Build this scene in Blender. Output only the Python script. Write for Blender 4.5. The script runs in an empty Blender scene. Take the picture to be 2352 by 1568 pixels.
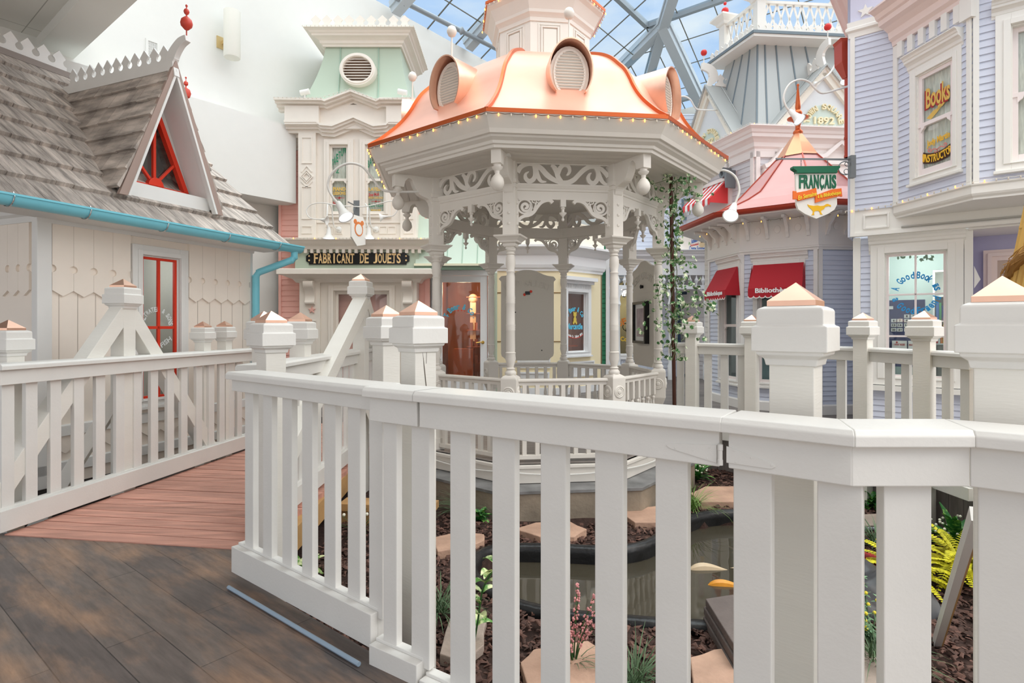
import bpy, math, random
from math import sin, cos, pi, radians, sqrt, atan2, hypot
from mathutils import Vector, Matrix
random.seed(7)
SC = bpy.context.scene
COL = SC.collection
# ---------------------------------------------------------------- camera
EYE, FPX, UC, VH = 1.3, 1320.0, 1176.0, 750.0
cam = bpy.data.objects.new('camera', bpy.data.cameras.new('camera'))
COL.objects.link(cam); SC.camera = cam
cam.data.sensor_width = 36.0
cam.data.lens = FPX / 2352 * 36
cam.data.shift_y = -(784 - VH) / 2352
cam.data.clip_start = 0.05; cam.data.clip_end = 300
cam.location = (0, 0, EYE); cam.rotation_euler = (pi / 2, 0, 0)
# ---------------------------------------------------------------- colour management, sky, daylight
SC.view_settings.view_transform = 'Standard'; SC.view_settings.look = 'None'
SC.view_settings.gamma = 1.0; SC.view_settings.use_curve_mapping = False
SC.view_settings.exposure = 0.64
wd = bpy.data.worlds.new('sky'); SC.world = wd; wd.use_nodes = True
nt = wd.node_tree; nt.nodes.clear()
def wn(t, **k):
    n = nt.nodes.new(t)
    for a, b in k.items(): setattr(n, a, b)
    return n
tc = wn('ShaderNodeTexCoord'); mp = wn('ShaderNodeMapping'); mp.inputs['Scale'].default_value = (3.0, 3.0, 9.0)
nz = wn('ShaderNodeTexNoise'); nz.inputs['Scale'].default_value = 1.6; nz.inputs['Detail'].default_value = 7; nz.inputs['Roughness'].default_value = 0.55
rp = wn('ShaderNodeValToRGB'); rp.color_ramp.elements[0].position = 0.42; rp.color_ramp.elements[1].position = 0.68
sep = wn('ShaderNodeSeparateXYZ')
gr = wn('ShaderNodeValToRGB')
gr.color_ramp.elements[0].position = 0.0; gr.color_ramp.elements[0].color = (0.75, 0.735, 0.715, 1)
gr.color_ramp.elements[1].position = 0.75; gr.color_ramp.elements[1].color = (1.3, 1.23, 1.15, 1)
for ps_, c_ in ((0.17, (0.80, 0.79, 0.78, 1)), (0.25, (0.52, 0.58, 0.66, 1)), (0.40, (0.38, 0.48, 0.63, 1)), (0.55, (0.42, 0.51, 0.65, 1))):
    e = gr.color_ramp.elements.new(ps_); e.color = c_
mx = wn('ShaderNodeMixRGB'); mx.inputs['Color2'].default_value = (0.64, 0.64, 0.64, 1)
bg = wn('ShaderNodeBackground'); bg.inputs['Strength'].default_value = 1.0
out = wn('ShaderNodeOutputWorld')
L = nt.links.new
L(tc.outputs['Generated'], mp.inputs['Vector']); L(mp.outputs['Vector'], nz.inputs['Vector'])
L(nz.outputs['Fac'], rp.inputs['Fac']); L(tc.outputs['Generated'], sep.inputs[0]); L(sep.outputs['Z'], gr.inputs['Fac'])
L(gr.outputs['Color'], mx.inputs['Color1']); cm = wn('ShaderNodeMapRange'); cm.inputs['From Min'].default_value = .62; cm.inputs['From Max'].default_value = .5; L(sep.outputs['Z'], cm.inputs['Value']); cn = wn('ShaderNodeMath', operation='MULTIPLY'); L(cm.outputs[0], cn.inputs[0]); L(rp.outputs['Color'], cn.inputs[1]); cl = wn('ShaderNodeMapRange'); cl.inputs['From Min'].default_value = .12; cl.inputs['From Max'].default_value = .22; L(sep.outputs['Z'], cl.inputs['Value']); cq = wn('ShaderNodeMath', operation='MULTIPLY'); L(cn.outputs[0], cq.inputs[0]); L(cl.outputs[0], cq.inputs[1]); L(cq.outputs[0], mx.inputs['Fac']); L(mx.outputs['Color'], bg.inputs['Color'])
L(bg.outputs['Background'], out.inputs['Surface'])
sun = bpy.data.objects.new('daylight', bpy.data.lights.new('daylight', 'SUN')); COL.objects.link(sun)
sun.data.energy = 2.85; sun.data.angle = radians(100); sun.data.color = (1.0, 0.955, 0.89)
sun.rotation_euler = (radians(6), radians(25), 0)

# ---------------------------------------------------------------- materials
MATS = {}
def srgb(c):
    return tuple(((x / 255) / 12.92 if x / 255 <= .04045 else ((x / 255 + .055) / 1.055) ** 2.4) for x in c)
def mat(name, rgb, rough=.55, metal=0.0, var=0.0, vscale=6.0, bump=0.0, bscale=40.0, emit=0.0, spec=.4, stretch=None, island=0.0, coat=0.0):
    if name in MATS: return MATS[name]
    m = bpy.data.materials.new(name); m.use_nodes = True
    n = m.node_tree; b = n.nodes['Principled BSDF']
    c = (*srgb(rgb), 1)
    b.inputs['Base Color'].default_value = c; b.inputs['Roughness'].default_value = rough
    b.inputs['Metallic'].default_value = metal
    b.inputs['Specular IOR Level'].default_value = spec
    if coat: b.inputs['Coat Weight'].default_value = coat
    if emit:
        b.inputs['Emission Color'].default_value = c; b.inputs['Emission Strength'].default_value = emit
    t = mpn = None
    if var or bump:
        t = n.nodes.new('ShaderNodeTexCoord'); mpn = n.nodes.new('ShaderNodeMapping')
        if stretch: mpn.inputs['Scale'].default_value = stretch
        n.links.new(t.outputs['Object'], mpn.inputs['Vector'])
    last = None
    if var:
        z = n.nodes.new('ShaderNodeTexNoise'); z.inputs['Scale'].default_value = vscale; z.inputs['Detail'].default_value = 5
        n.links.new(mpn.outputs['Vector'], z.inputs['Vector'])
        mr = n.nodes.new('ShaderNodeMapRange'); mr.inputs['From Min'].default_value = .3; mr.inputs['From Max'].default_value = .7
        mr.inputs['To Min'].default_value = 1 - var; mr.inputs['To Max'].default_value = 1 + var * .6
        n.links.new(z.outputs['Fac'], mr.inputs['Value']); last = mr.outputs['Result']
    if island:
        g = n.nodes.new('ShaderNodeNewGeometry'); mr = n.nodes.new('ShaderNodeMapRange')
        mr.inputs['To Min'].default_value = 1 - island; mr.inputs['To Max'].default_value = 1 + island
        n.links.new(g.outputs['Random Per Island'], mr.inputs['Value'])
        if last:
            mm = n.nodes.new('ShaderNodeMath'); mm.operation = 'MULTIPLY'
            n.links.new(last, mm.inputs[0]); n.links.new(mr.outputs['Result'], mm.inputs[1]); last = mm.outputs[0]
        else: last = mr.outputs['Result']
    if last:
        vm = n.nodes.new('ShaderNodeVectorMath'); vm.operation = 'SCALE'; vm.inputs[0].default_value = c[:3]
        n.links.new(last, vm.inputs['Scale']); n.links.new(vm.outputs['Vector'], b.inputs['Base Color'])
    if bump:
        z = n.nodes.new('ShaderNodeTexNoise'); z.inputs['Scale'].default_value = bscale; z.inputs['Detail'].default_value = 3
        n.links.new(mpn.outputs['Vector'], z.inputs['Vector'])
        bp = n.nodes.new('ShaderNodeBump'); bp.inputs['Strength'].default_value = bump; bp.inputs['Distance'].default_value = .01
        n.links.new(z.outputs['Fac'], bp.inputs['Height']); n.links.new(bp.outputs['Normal'], b.inputs['Normal'])
    MATS[name] = m
    return m
def glass(name, tint=(250, 253, 253), base=.05):
    if name in MATS: return MATS[name]
    m = bpy.data.materials.new(name); m.use_nodes = True; n = m.node_tree; n.nodes.clear()
    o = n.nodes.new('ShaderNodeOutputMaterial'); mx = n.nodes.new('ShaderNodeMixShader')
    a = n.nodes.new('ShaderNodeBsdfTransparent'); a.inputs[0].default_value = (*srgb(tint), 1)
    g = n.nodes.new('ShaderNodeBsdfGlossy'); g.inputs['Roughness'].default_value = .02
    f = n.nodes.new('ShaderNodeLayerWeight'); f.inputs[0].default_value = .5
    pw = n.nodes.new('ShaderNodeMath'); pw.operation = 'POWER'; pw.inputs[1].default_value = 4; n.links.new(f.outputs['Facing'], pw.inputs[0])
    ad = n.nodes.new('ShaderNodeMath'); ad.operation = 'ADD'; ad.inputs[1].default_value = base; ad.use_clamp = True
    n.links.new(pw.outputs[0], ad.inputs[0]); n.links.new(ad.outputs[0], mx.inputs[0])
    n.links.new(a.outputs[0], mx.inputs[1]); n.links.new(g.outputs[0], mx.inputs[2]); n.links.new(mx.outputs[0], o.inputs[0])
    MATS[name] = m
    return m
def plank_mat(name, c1, c2, grout, width, length, rotz, rough=.45, patch=.35, streak=True, warm=None):
    m = bpy.data.materials.new(name); m.use_nodes = True; n = m.node_tree; b = n.nodes['Principled BSDF']
    b.inputs['Roughness'].default_value = rough
    t = n.nodes.new('ShaderNodeTexCoord'); mp = n.nodes.new('ShaderNodeMapping'); mp.inputs['Rotation'].default_value = (0, 0, rotz)
    n.links.new(t.outputs['Object'], mp.inputs['Vector'])
    br = n.nodes.new('ShaderNodeTexBrick'); br.inputs['Scale'].default_value = 1.0
    br.inputs['Brick Width'].default_value = length; br.inputs['Row Height'].default_value = width
    br.inputs['Mortar Size'].default_value = .0025 if patch else .006; br.offset = .37
    br.inputs['Color1'].default_value = (*srgb(c1), 1); br.inputs['Color2'].default_value = (*srgb(c2), 1); br.inputs['Mortar'].default_value = (*srgb(grout), 1)
    n.links.new(mp.outputs['Vector'], br.inputs['Vector'])
    col = br.outputs['Color']
    if warm:
        z0 = n.nodes.new('ShaderNodeTexNoise'); z0.inputs['Scale'].default_value = 1.3; z0.inputs['Detail'].default_value = 6; z0.inputs['Roughness'].default_value = .6
        m0 = n.nodes.new('ShaderNodeMapping'); m0.inputs['Scale'].default_value = (1, 3, 1)
        n.links.new(mp.outputs['Vector'], m0.inputs['Vector']); n.links.new(m0.outputs['Vector'], z0.inputs['Vector'])
        r0 = n.nodes.new('ShaderNodeMapRange'); r0.inputs['From Min'].default_value = .48; r0.inputs['From Max'].default_value = .7
        n.links.new(z0.outputs['Fac'], r0.inputs['Value'])
        x0 = n.nodes.new('ShaderNodeMixRGB'); x0.inputs['Color2'].default_value = (*srgb(warm), 1)
        n.links.new(r0.outputs['Result'], x0.inputs['Fac']); n.links.new(col, x0.inputs['Color1']); col = x0.outputs['Color']
    z = n.nodes.new('ShaderNodeTexNoise'); z.inputs['Scale'].default_value = 3; z.inputs['Detail'].default_value = 8; z.inputs['Roughness'].default_value = .65
    m2 = n.nodes.new('ShaderNodeMapping'); m2.inputs['Scale'].default_value = (1.2, 9, 1)
    n.links.new(mp.outputs['Vector'], m2.inputs['Vector']); n.links.new(m2.outputs['Vector'], z.inputs['Vector'])
    mr = n.nodes.new('ShaderNodeMapRange'); mr.inputs['From Min'].default_value = .3; mr.inputs['From Max'].default_value = .7
    mr.inputs['To Min'].default_value = 1 - patch; mr.inputs['To Max'].default_value = 1 + patch
    n.links.new(z.outputs['Fac'], mr.inputs['Value'])
    vm = n.nodes.new('ShaderNodeVectorMath'); vm.operation = 'SCALE'
    n.links.new(col, vm.inputs[0]); n.links.new(mr.outputs['Result'], vm.inputs['Scale']); n.links.new(vm.outputs['Vector'], b.inputs['Base Color'])
    bp = n.nodes.new('ShaderNodeBump'); bp.inputs['Strength'].default_value = .25; bp.inputs['Distance'].default_value = .004
    n.links.new(z.outputs['Fac'], bp.inputs['Height']); n.links.new(bp.outputs['Normal'], b.inputs['Normal'])
    MATS[name] = m
    return m
WHITE = mat('white_paint', (228, 226, 221), .42, var=.03, vscale=5, bump=.08, bscale=60)
ROUGHW = mat('rough_sawn_white_paint', (232, 229, 221), .55, var=.03, vscale=4, bump=.12, bscale=60, stretch=(.3, .3, 2.2))
TRIM = mat('cream_trim', (230, 223, 213), .5, var=.02)
GAZ = mat('gazebo_white', (229, 224, 216), .5, var=.02)
COPPER = mat('copper', (242, 196, 172), .32, .8, var=.12, vscale=5)
COPTRIM = mat('copper_edge', (214, 108, 62), .35, .75)
COPROOF = mat('copper_roof', (230, 176, 154), .38, .4, var=.10, vscale=2.2)
LILAC = mat('lilac_siding', (213, 218, 233), .5)
PINKS = mat('pink_siding', (243, 186, 174), .5)
GREYS = mat('grey_lilac_siding', (214, 210, 212), .5)
PLAIN = mat('wall_white', (226, 225, 220), .75, var=.01)
GREEN = mat('sage_green', (184, 198, 179), .45)
GLASS = glass('window_glass')
DARK = mat('dark_void', (40, 38, 38), .8)
BLACK = mat('black_paint', (16, 16, 17), .3)
METAL = mat('grey_metal', (128, 132, 134), .45, .6)
CHROME = mat('chrome', (200, 200, 200), .2, 1.0)
LACE = mat('lace', (232, 228, 216), .9, var=.22, vscale=14, stretch=(3, 3, .6))
RED = mat('red_paint', (222, 58, 32), .4)
GOLD = mat('gold_letter', (222, 183, 92), .45)

# ---------------------------------------------------------------- frames and meshes
class Fr:
    """A local frame: x along a wall (left to right as seen), y into the wall, z up."""
    def __init__(s, o, d=(1, 0)):
        l = hypot(*d); s.o = (o[0], o[1]); s.d = (d[0] / l, d[1] / l); s.n = (-s.d[1], s.d[0])
        s.rot = atan2(s.d[1], s.d[0])
        s.M = Matrix.Translation((o[0], o[1], 0)) @ Matrix.Rotation(s.rot, 4, 'Z')
    def x(s, u, off=0.0):
        q = (u - UC) / FPX; ox = s.o[0] + s.n[0] * off; oy = s.o[1] + s.n[1] * off
        return (q * oy - ox) / (s.d[0] - q * s.d[1])
    def y(s, x, off=0.0): return s.o[1] + s.n[1] * off + s.d[1] * x
    def z(s, x, v, off=0.0): return EYE + (VH - v) / FPX * s.y(x, off)
    def sub(s, x, y, d=None):
        return Fr(s.pt(x, y), d if d else s.d)
    def pt(s, x, y): return (s.o[0] + s.d[0] * x + s.n[0] * y, s.o[1] + s.d[1] * x + s.n[1] * y)
W0 = Fr((0, 0))
def PX(u, Y): return (u - UC) / FPX * Y
def PZ(v, Y): return EYE + (VH - v) / FPX * Y
def GP(u, v, z):
    Y = (EYE - z) * FPX / (v - VH); return (PX(u, Y), Y)

class MB:
    def __init__(s): s.v = []; s.f = []
    def add(s, vs, fs, M=None):
        b = len(s.v)
        if M is not None: vs = [tuple(M @ Vector(p)) for p in vs]
        s.v += [tuple(p) for p in vs]; s.f += [tuple(i + b for i in f) for f in fs]; return s
    def box(s, x0, x1, y0, y1, z0, z1, M=None):
        return s.add([(x0, y0, z0), (x1, y0, z0), (x1, y1, z0), (x0, y1, z0), (x0, y0, z1), (x1, y0, z1), (x1, y1, z1), (x0, y1, z1)],
                     [(0, 3, 2, 1), (4, 5, 6, 7), (0, 1, 5, 4), (1, 2, 6, 5), (2, 3, 7, 6), (3, 0, 4, 7)], M)
    def beam(s, p0, p1, w, h, up=(0, 0, 1)):
        p0 = Vector(p0); p1 = Vector(p1); d = (p1 - p0); l = d.length; d.normalize()
        up = Vector(up)
        if abs(d.dot(up)) > .98: up = Vector((0, 1, 0))
        a = d.cross(up).normalized(); b = a.cross(d).normalized()
        vs = []
        for q in (p0, p1):
            for (i, j) in ((-1, -1), (1, -1), (1, 1), (-1, 1)): vs.append(q + a * (w / 2 * i) + b * (h / 2 * j))
        return s.add(vs, [(0, 1, 2, 3), (7, 6, 5, 4), (0, 4, 5, 1), (1, 5, 6, 2), (2, 6, 7, 3), (3, 7, 4, 0)])
    def prism(s, pts, a, b, plane='xz', M=None):
        n = len(pts)
        f = {'xz': lambda p, t: (p[0], t, p[1]), 'xy': lambda p, t: (p[0], p[1], t), 'yz': lambda p, t: (t, p[0], p[1])}[plane]
        return s.add([f(p, a) for p in pts] + [f(p, b) for p in pts],
                     [tuple(range(n)), tuple(range(2 * n - 1, n - 1, -1))] + [(i, i + n, (i + 1) % n + n, (i + 1) % n) for i in range(n)], M)
    def ribbon(s, path, widths, y0, y1, M=None, closed=False):
        n = len(path)
        if not isinstance(widths, (list, tuple)): widths = [widths] * n
        if len(widths) != n:
            m = len(widths); widths = [widths[min(m - 2, int(i / (n - 1) * (m - 1)))] * (1 - ((i / (n - 1) * (m - 1)) - min(m - 2, int(i / (n - 1) * (m - 1))))) + widths[min(m - 2, int(i / (n - 1) * (m - 1))) + 1] * ((i / (n - 1) * (m - 1)) - min(m - 2, int(i / (n - 1) * (m - 1)))) for i in range(n)]
        vs = []
        for i, p in enumerate(path):
            a = path[(i - 1) % n] if (i > 0 or closed) else p; c = path[(i + 1) % n] if (i < n - 1 or closed) else p
            dx, dz = c[0] - a[0], c[1] - a[1]; l = hypot(dx, dz) or 1; nx, nz = -dz / l * widths[i] / 2, dx / l * widths[i] / 2
            vs += [(p[0] + nx, y0, p[1] + nz), (p[0] - nx, y0, p[1] - nz), (p[0] + nx, y1, p[1] + nz), (p[0] - nx, y1, p[1] - nz)]
        fs = []
        for i in range(n if closed else n - 1):
            a = 4 * i; b = 4 * ((i + 1) % n)
            fs += [(a, a + 1, b + 1, b), (a + 2, b + 2, b + 3, a + 3), (a, b, b + 2, a + 2), (a + 1, a + 3, b + 3, b + 1)]
        if not closed: fs += [(0, 2, 3, 1), (4 * n - 4, 4 * n - 3, 4 * n - 1, 4 * n - 2)]
        return s.add(vs, fs, M)
    def lathe(s, prof, c=(0, 0), n=16, M=None, z=0.0):
        vs = []; fs = []; k = len(prof)
        for (r, h) in prof:
            for i in range(n):
                a = 2 * pi * i / n; vs.append((c[0] + max(r, 1e-4) * cos(a), c[1] + max(r, 1e-4) * sin(a), z + h))
        for j in range(k - 1):
            for i in range(n): fs.append((j * n + i, j * n + (i + 1) % n, (j + 1) * n + (i + 1) % n, (j + 1) * n + i))
        fs += [tuple(range(n - 1, -1, -1)), tuple(range((k - 1) * n, k * n))]
        return s.add(vs, fs, M)
    def sphere(s, c, r, n=14, sz=1.0):
        return s.lathe([(r * sin(pi * j / n), -r * sz * cos(pi * j / n)) for j in range(n + 1)], (c[0], c[1]), n + 4, z=c[2])
    def tube(s, path, r, n=8, closed=False):
        P = [Vector(p) for p in path]; k = len(P); vs = []; fs = []; pa = None
        rs = r if isinstance(r, (list, tuple)) else [r] * k
        for i, p in enumerate(P):
            d = (P[min(i + 1, k - 1)] - P[max(i - 1, 0)])
            if closed: d = P[(i + 1) % k] - P[i - 1]
            d.normalize()
            if pa is None: pa = Vector((0, 0, 1)) if abs(d.z) < .9 else Vector((1, 0, 0))
            a = (pa - d * pa.dot(d)).normalized(); pa = a; b = d.cross(a)
            for j in range(n):
                t = 2 * pi * j / n; vs.append(p + a * (cos(t) * rs[i]) + b * (sin(t) * rs[i]))
        for i in range(k if closed else k - 1):
            for j in range(n):
                x, y = i * n, ((i + 1) % k) * n
                fs.append((x + j, x + (j + 1) % n, y + (j + 1) % n, y + j))
        if not closed: fs += [tuple(range(n - 1, -1, -1)), tuple(range((k - 1) * n, k * n))]
        return s.add(vs, fs)
    def sweep(s, path, prof, closed=False, z=0.0, cap=True):
        """profile (out, z) along an xy path; out is to the right of travel."""
        n = len(path); k = len(prof); vs = []; fs = []
        def nrm(a, b):
            dx, dy = b[0] - a[0], b[1] - a[1]; l = hypot(dx, dy) or 1; return (dy / l, -dx / l)
        for i, p in enumerate(path):
            n0 = nrm(path[i - 1], p) if (i > 0 or closed) else None; n1 = nrm(p, path[(i + 1) % n]) if (i < n - 1 or closed) else None
            n0 = n0 or n1; n1 = n1 or n0
            dt = 1 + n0[0] * n1[0] + n0[1] * n1[1]; m = ((n0[0] + n1[0]) / dt, (n0[1] + n1[1]) / dt)
            for (o, h) in prof: vs.append((p[0] + m[0] * o, p[1] + m[1] * o, z + h))
        for i in range(n if closed else n - 1):
            for j in range(k):
                a, b = i * k, ((i + 1) % n) * k
                fs.append((a + j, b + j, b + (j + 1) % k, a + (j + 1) % k))
        if not closed and cap: fs += [tuple(range(k)), tuple(range(n * k - 1, (n - 1) * k - 1, -1))]
        return s.add(vs, fs)

WM = {}
def _props(o, label, cat, group, kind):
    if label: o['label'] = label
    if cat: o['category'] = cat
    if group: o['group'] = group
    if kind: o['kind'] = kind
    return o
def thing(name, label, cat, loc=(0, 0, 0), rot=0.0, group=None, kind=None, fr=None):
    o = bpy.data.objects.new(name, None); COL.objects.link(o); o.empty_display_size = .1
    if fr is not None:
        p = fr.pt(loc[0], loc[1]); loc = (p[0], p[1], loc[2] if len(loc) > 2 else 0); rot += fr.rot
    o.location = loc; o.rotation_euler = (0, 0, rot)
    WM[o.name] = Matrix.Translation(loc) @ Matrix.Rotation(rot, 4, 'Z')
    return _props(o, label, cat, group, kind)
def obj(name, mb, m, parent=None, fr=None, smooth=False, bevel=0.0, label=None, cat=None, group=None, kind=None, local=False, sharp=35):
    """Link ONE mesh; vertices are given in frame fr (or the world) and stored relative to the thing."""
    me = bpy.data.meshes.new(name)
    M = fr.M if fr is not None else Matrix.Identity(4)
    if parent is not None and not local: M = WM[parent.name].inverted() @ M
    if local: M = Matrix.Identity(4)
    org = None
    vs = [M @ Vector(p) for p in mb.v]
    o = bpy.data.objects.new(name, me); COL.objects.link(o)
    if parent is None:
        c = Vector((sum(p.x for p in vs) / len(vs), sum(p.y for p in vs) / len(vs), min(p.z for p in vs)))
        vs = [p - c for p in vs]; o.location = c; WM[o.name] = Matrix.Translation(c)
    else:
        o.parent = parent; WM[o.name] = WM[parent.name]
    me.from_pydata([tuple(p) for p in vs], [], mb.f); me.validate()
    me.materials.append(m)
    import bmesh
    bm = bmesh.new(); bm.from_mesh(me); bmesh.ops.recalc_face_normals(bm, faces=bm.faces); bm.to_mesh(me); bm.free()
    if smooth:
        me.shade_smooth()
        try: me.set_sharp_from_angle(angle=radians(sharp))
        except Exception: pass
    if bevel:
        b = o.modifiers.new('bevel', 'BEVEL'); b.width = bevel; b.segments = 2; b.limit_method = 'ANGLE'
    return _props(o, label, cat, group, kind)
def struct(name, mb, m, fr=None, **k): return obj(name, mb, m, None, fr, kind='structure', **k)
def kid(o, parent, loc=(0, 0, 0), rot=0.0):
    """copy a part under its thing"""
    c = o.copy(); COL.objects.link(c); c.parent = parent; c.location = loc; c.rotation_euler = (0, 0, rot); WM[c.name] = WM[parent.name]
    for ch in list(o.children):
        d = ch.copy(); COL.objects.link(d); d.parent = c
    return c
def dup(root, loc, rot=0.0, label=None, group=None, scale=None):
    r = root.copy(); COL.objects.link(r); r.location = loc; r.rotation_euler = (0, 0, rot); WM[r.name] = Matrix.Translation(loc) @ Matrix.Rotation(rot, 4, 'Z')
    if scale: r.scale = (scale,) * 3 if not isinstance(scale, tuple) else scale
    if label: r['label'] = label
    if group: r['group'] = group
    for ch in list(root.children):
        c = ch.copy(); COL.objects.link(c); c.parent = r
        for g in list(ch.children):
            d = g.copy(); COL.objects.link(d); d.parent = c
    return r
def bez(pts, n=8):
    """Catmull-Rom through points (any dimension)."""
    out = []; P = [pts[0]] + list(pts) + [pts[-1]]
    for i in range(1, len(P) - 2):
        for k in range(n):
            t = k / n
            out.append(tuple(.5 * ((2 * b) + (-a + c) * t + (2 * a - 5 * b + 4 * c - d) * t * t + (-a + 3 * b - 3 * c + d) * t ** 3) for a, b, c, d in zip(P[i - 1], P[i], P[i + 1], P[i + 2])))
    out.append(tuple(pts[-1])); return out
_TC = {}
def _text_raw(s, bold):
    k = (s, bold)
    if k in _TC: return _TC[k]
    cu = bpy.data.curves.new('t', 'FONT'); cu.body = s; cu.size = 1; cu.offset = bold; cu.resolution_u = 3; cu.extrude = .5
    o = bpy.data.objects.new('t', cu); COL.objects.link(o); bpy.context.view_layer.update()
    me = o.evaluated_get(bpy.context.evaluated_depsgraph_get()).to_mesh()
    vs = [tuple(v.co) for v in me.vertices]; fs = [tuple(p.vertices) for p in me.polygons]
    o.evaluated_get(bpy.context.evaluated_depsgraph_get()).to_mesh_clear()
    COL.objects.unlink(o); bpy.data.objects.remove(o); bpy.data.curves.remove(cu)
    _TC[k] = (vs, fs); return _TC[k]
def text(mb, s, x0, x1, z0, z1, y, depth=.004, bold=.02, slant=0.0, rise=0.0, ang=0.0, serif=0.0):
    vs, fs = _text_raw(s, bold)
    if not vs: return
    ax, bx = min(v[0] for v in vs), max(v[0] for v in vs); az, bz = min(v[1] for v in vs), max(v[1] for v in vs)
    out = []; cx, cz = (x0 + x1) / 2, (z0 + z1) / 2
    for v in vs:
        tx = (v[0] - ax) / (bx - ax or 1); tz = (v[1] - az) / (bz - az or 1)
        X = x0 + tx * (x1 - x0) + slant * (tz - .5) * (z1 - z0); Z = z0 + tz * (z1 - z0) + rise * (tx - .5)
        if ang:
            dx, dz = X - cx, Z - cz; X = cx + dx * cos(ang) - dz * sin(ang); Z = cz + dx * sin(ang) + dz * cos(ang)
        out.append((X, y - (v[2] + .5) * depth, Z))
    mb.add(out, fs)
def arctext(mb, s, cx, cz, r, a0, a1, h, w, y, depth=.004, bold=.02, under=False):
    """characters along an arc from angle a0 to a1 (degrees, 90 = top)."""
    n = len(s)
    for i, ch in enumerate(s):
        if ch == ' ': continue
        a = radians(a0 + (a1 - a0) * (i / (n - 1) if n > 1 else .5)); x = cx + r * cos(a); z = cz + r * sin(a)
        if ch == '.':
            text(mb, ch, x - w * .18, x + w * .18, z - h / 2, z - h / 2 + w * .36, y, depth, 0); continue
        hh = h if ch.isupper() or ch in '&1234567890dklbtf' else h * .74
        text(mb, ch, x - w / 2, x + w / 2, z - h / 2, z - h / 2 + hh, y, depth, bold, ang=(a + pi / 2) if under else (a - pi / 2))
def spiral(cx, cz, r0, r1, a0, a1, n=22):
    return [(cx + (r0 + (r1 - r0) * i / n) * cos(radians(a0 + (a1 - a0) * i / n)), cz + (r0 + (r1 - r0) * i / n) * sin(radians(a0 + (a1 - a0) * i / n))) for i in range(n + 1)]
def star(cx, cz, r): return [(cx + (r if i % 2 == 0 else r * .42) * cos(pi / 2 + i * pi / 5), cz + (r if i % 2 == 0 else r * .42) * sin(pi / 2 + i * pi / 5)) for i in range(10)]
def siding(mb, x0, x1, z0, z1, pitch=.073, holes=(), y=0.0, t=.014):
    z = z0
    while z < z1 - 1e-6:
        zt = min(z + pitch, z1); segs = [(x0, x1)]
        for (a, b, c, d) in holes:
            if c < zt - 1e-4 and d > z + 1e-4:
                ns = []
                for (p, q) in segs:
                    if b <= p or a >= q: ns.append((p, q)); continue
                    if a > p: ns.append((p, a))
                    if b < q: ns.append((b, q))
                segs = ns
        for (p, q) in segs:
            mb.add([(p, y - t, z), (q, y - t, z), (q, y - .002, zt), (p, y - .002, zt), (p, y + .02, z), (q, y + .02, z), (q, y + .02, zt), (p, y + .02, zt)],
                   [(0, 1, 2, 3), (5, 4, 7, 6), (0, 4, 5, 1), (2, 6, 7, 3), (1, 5, 6, 2), (4, 0, 3, 7)])
        z = zt
def wallholes(mb, x0, x1, z0, z1, holes=(), y0=0.0, y1=.03):
    xs = sorted({x0, x1, *[h[0] for h in holes], *[h[1] for h in holes]}); zs = sorted({z0, z1, *[h[2] for h in holes], *[h[3] for h in holes]})
    for a, b in zip(xs, xs[1:]):
        for c, d in zip(zs, zs[1:]):
            mx_, mz = (a + b) / 2, (c + d) / 2
            if a < x0 - 1e-9 or b > x1 + 1e-9 or c < z0 - 1e-9 or d > z1 + 1e-9: continue
            if any(h[0] < mx_ < h[1] and h[2] < mz < h[3] for h in holes): continue
            mb.box(a, b, y0, y1, c, d)
def crest(mb, x0, x1, z, h, pitch, y0, y1, lean=0.0, M=None):
    """sawtooth cresting with round keyholes between the teeth"""
    n = max(1, round((x1 - x0) / pitch)); p = (x1 - x0) / n; r = p * .25
    for i in range(n):
        a = x0 + i * p; zc = z + h * .44; pts = [(a, z), (a + p, z)]
        pts += [(a + p + r * cos(radians(t)), zc + r * sin(radians(t))) for t in (270, 245, 215, 180, 145, 115)]
        pts += [(a + p - p * .07, z + h * .66), (a + p * .5, z + h), (a + p * .07, z + h * .66)]
        pts += [(a + r * cos(radians(t)), zc + r * sin(radians(t))) for t in (65, 35, 0, -35, -65, -90)]
        mb.prism([(q[0], q[1]) for q in pts], y0, y1, 'xz', M)
def frame_rect(mb, x0, x1, z0, z1, w, y0, y1, wt=None, wb=None):
    wt = w if wt is None else wt; wb = w if wb is None else wb
    mb.box(x0, x0 + w, y0, y1, z0, z1); mb.box(x1 - w, x1, y0, y1, z0, z1)
    if wt: mb.box(x0 + w, x1 - w, y0, y1, z1 - wt, z1)
    if wb: mb.box(x0 + w, x1 - w, y0, y1, z0, z0 + wb)
def panel(mb, x0, x1, z0, z1, w=.012, y=0.0, t=.012):
    frame_rect(mb, x0, x1, z0, z1, w, y - t, y)
def interior(parent, fr, x0, x1, z0, z1, m, depth=1.0, y=.05, name='interior'):
    b = MB(); b.box(x0, x1, y + depth, y + depth + .02, z0, z1); b.box(x0 - .02, x0, y, y + depth, z0, z1); b.box(x1, x1 + .02, y, y + depth, z0, z1)
    b.box(x0, x1, y, y + depth, z1, z1 + .02); b.box(x0, x1, y, y + depth, z0 - .02, z0)
    return obj(name, b, m, parent, fr)
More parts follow.
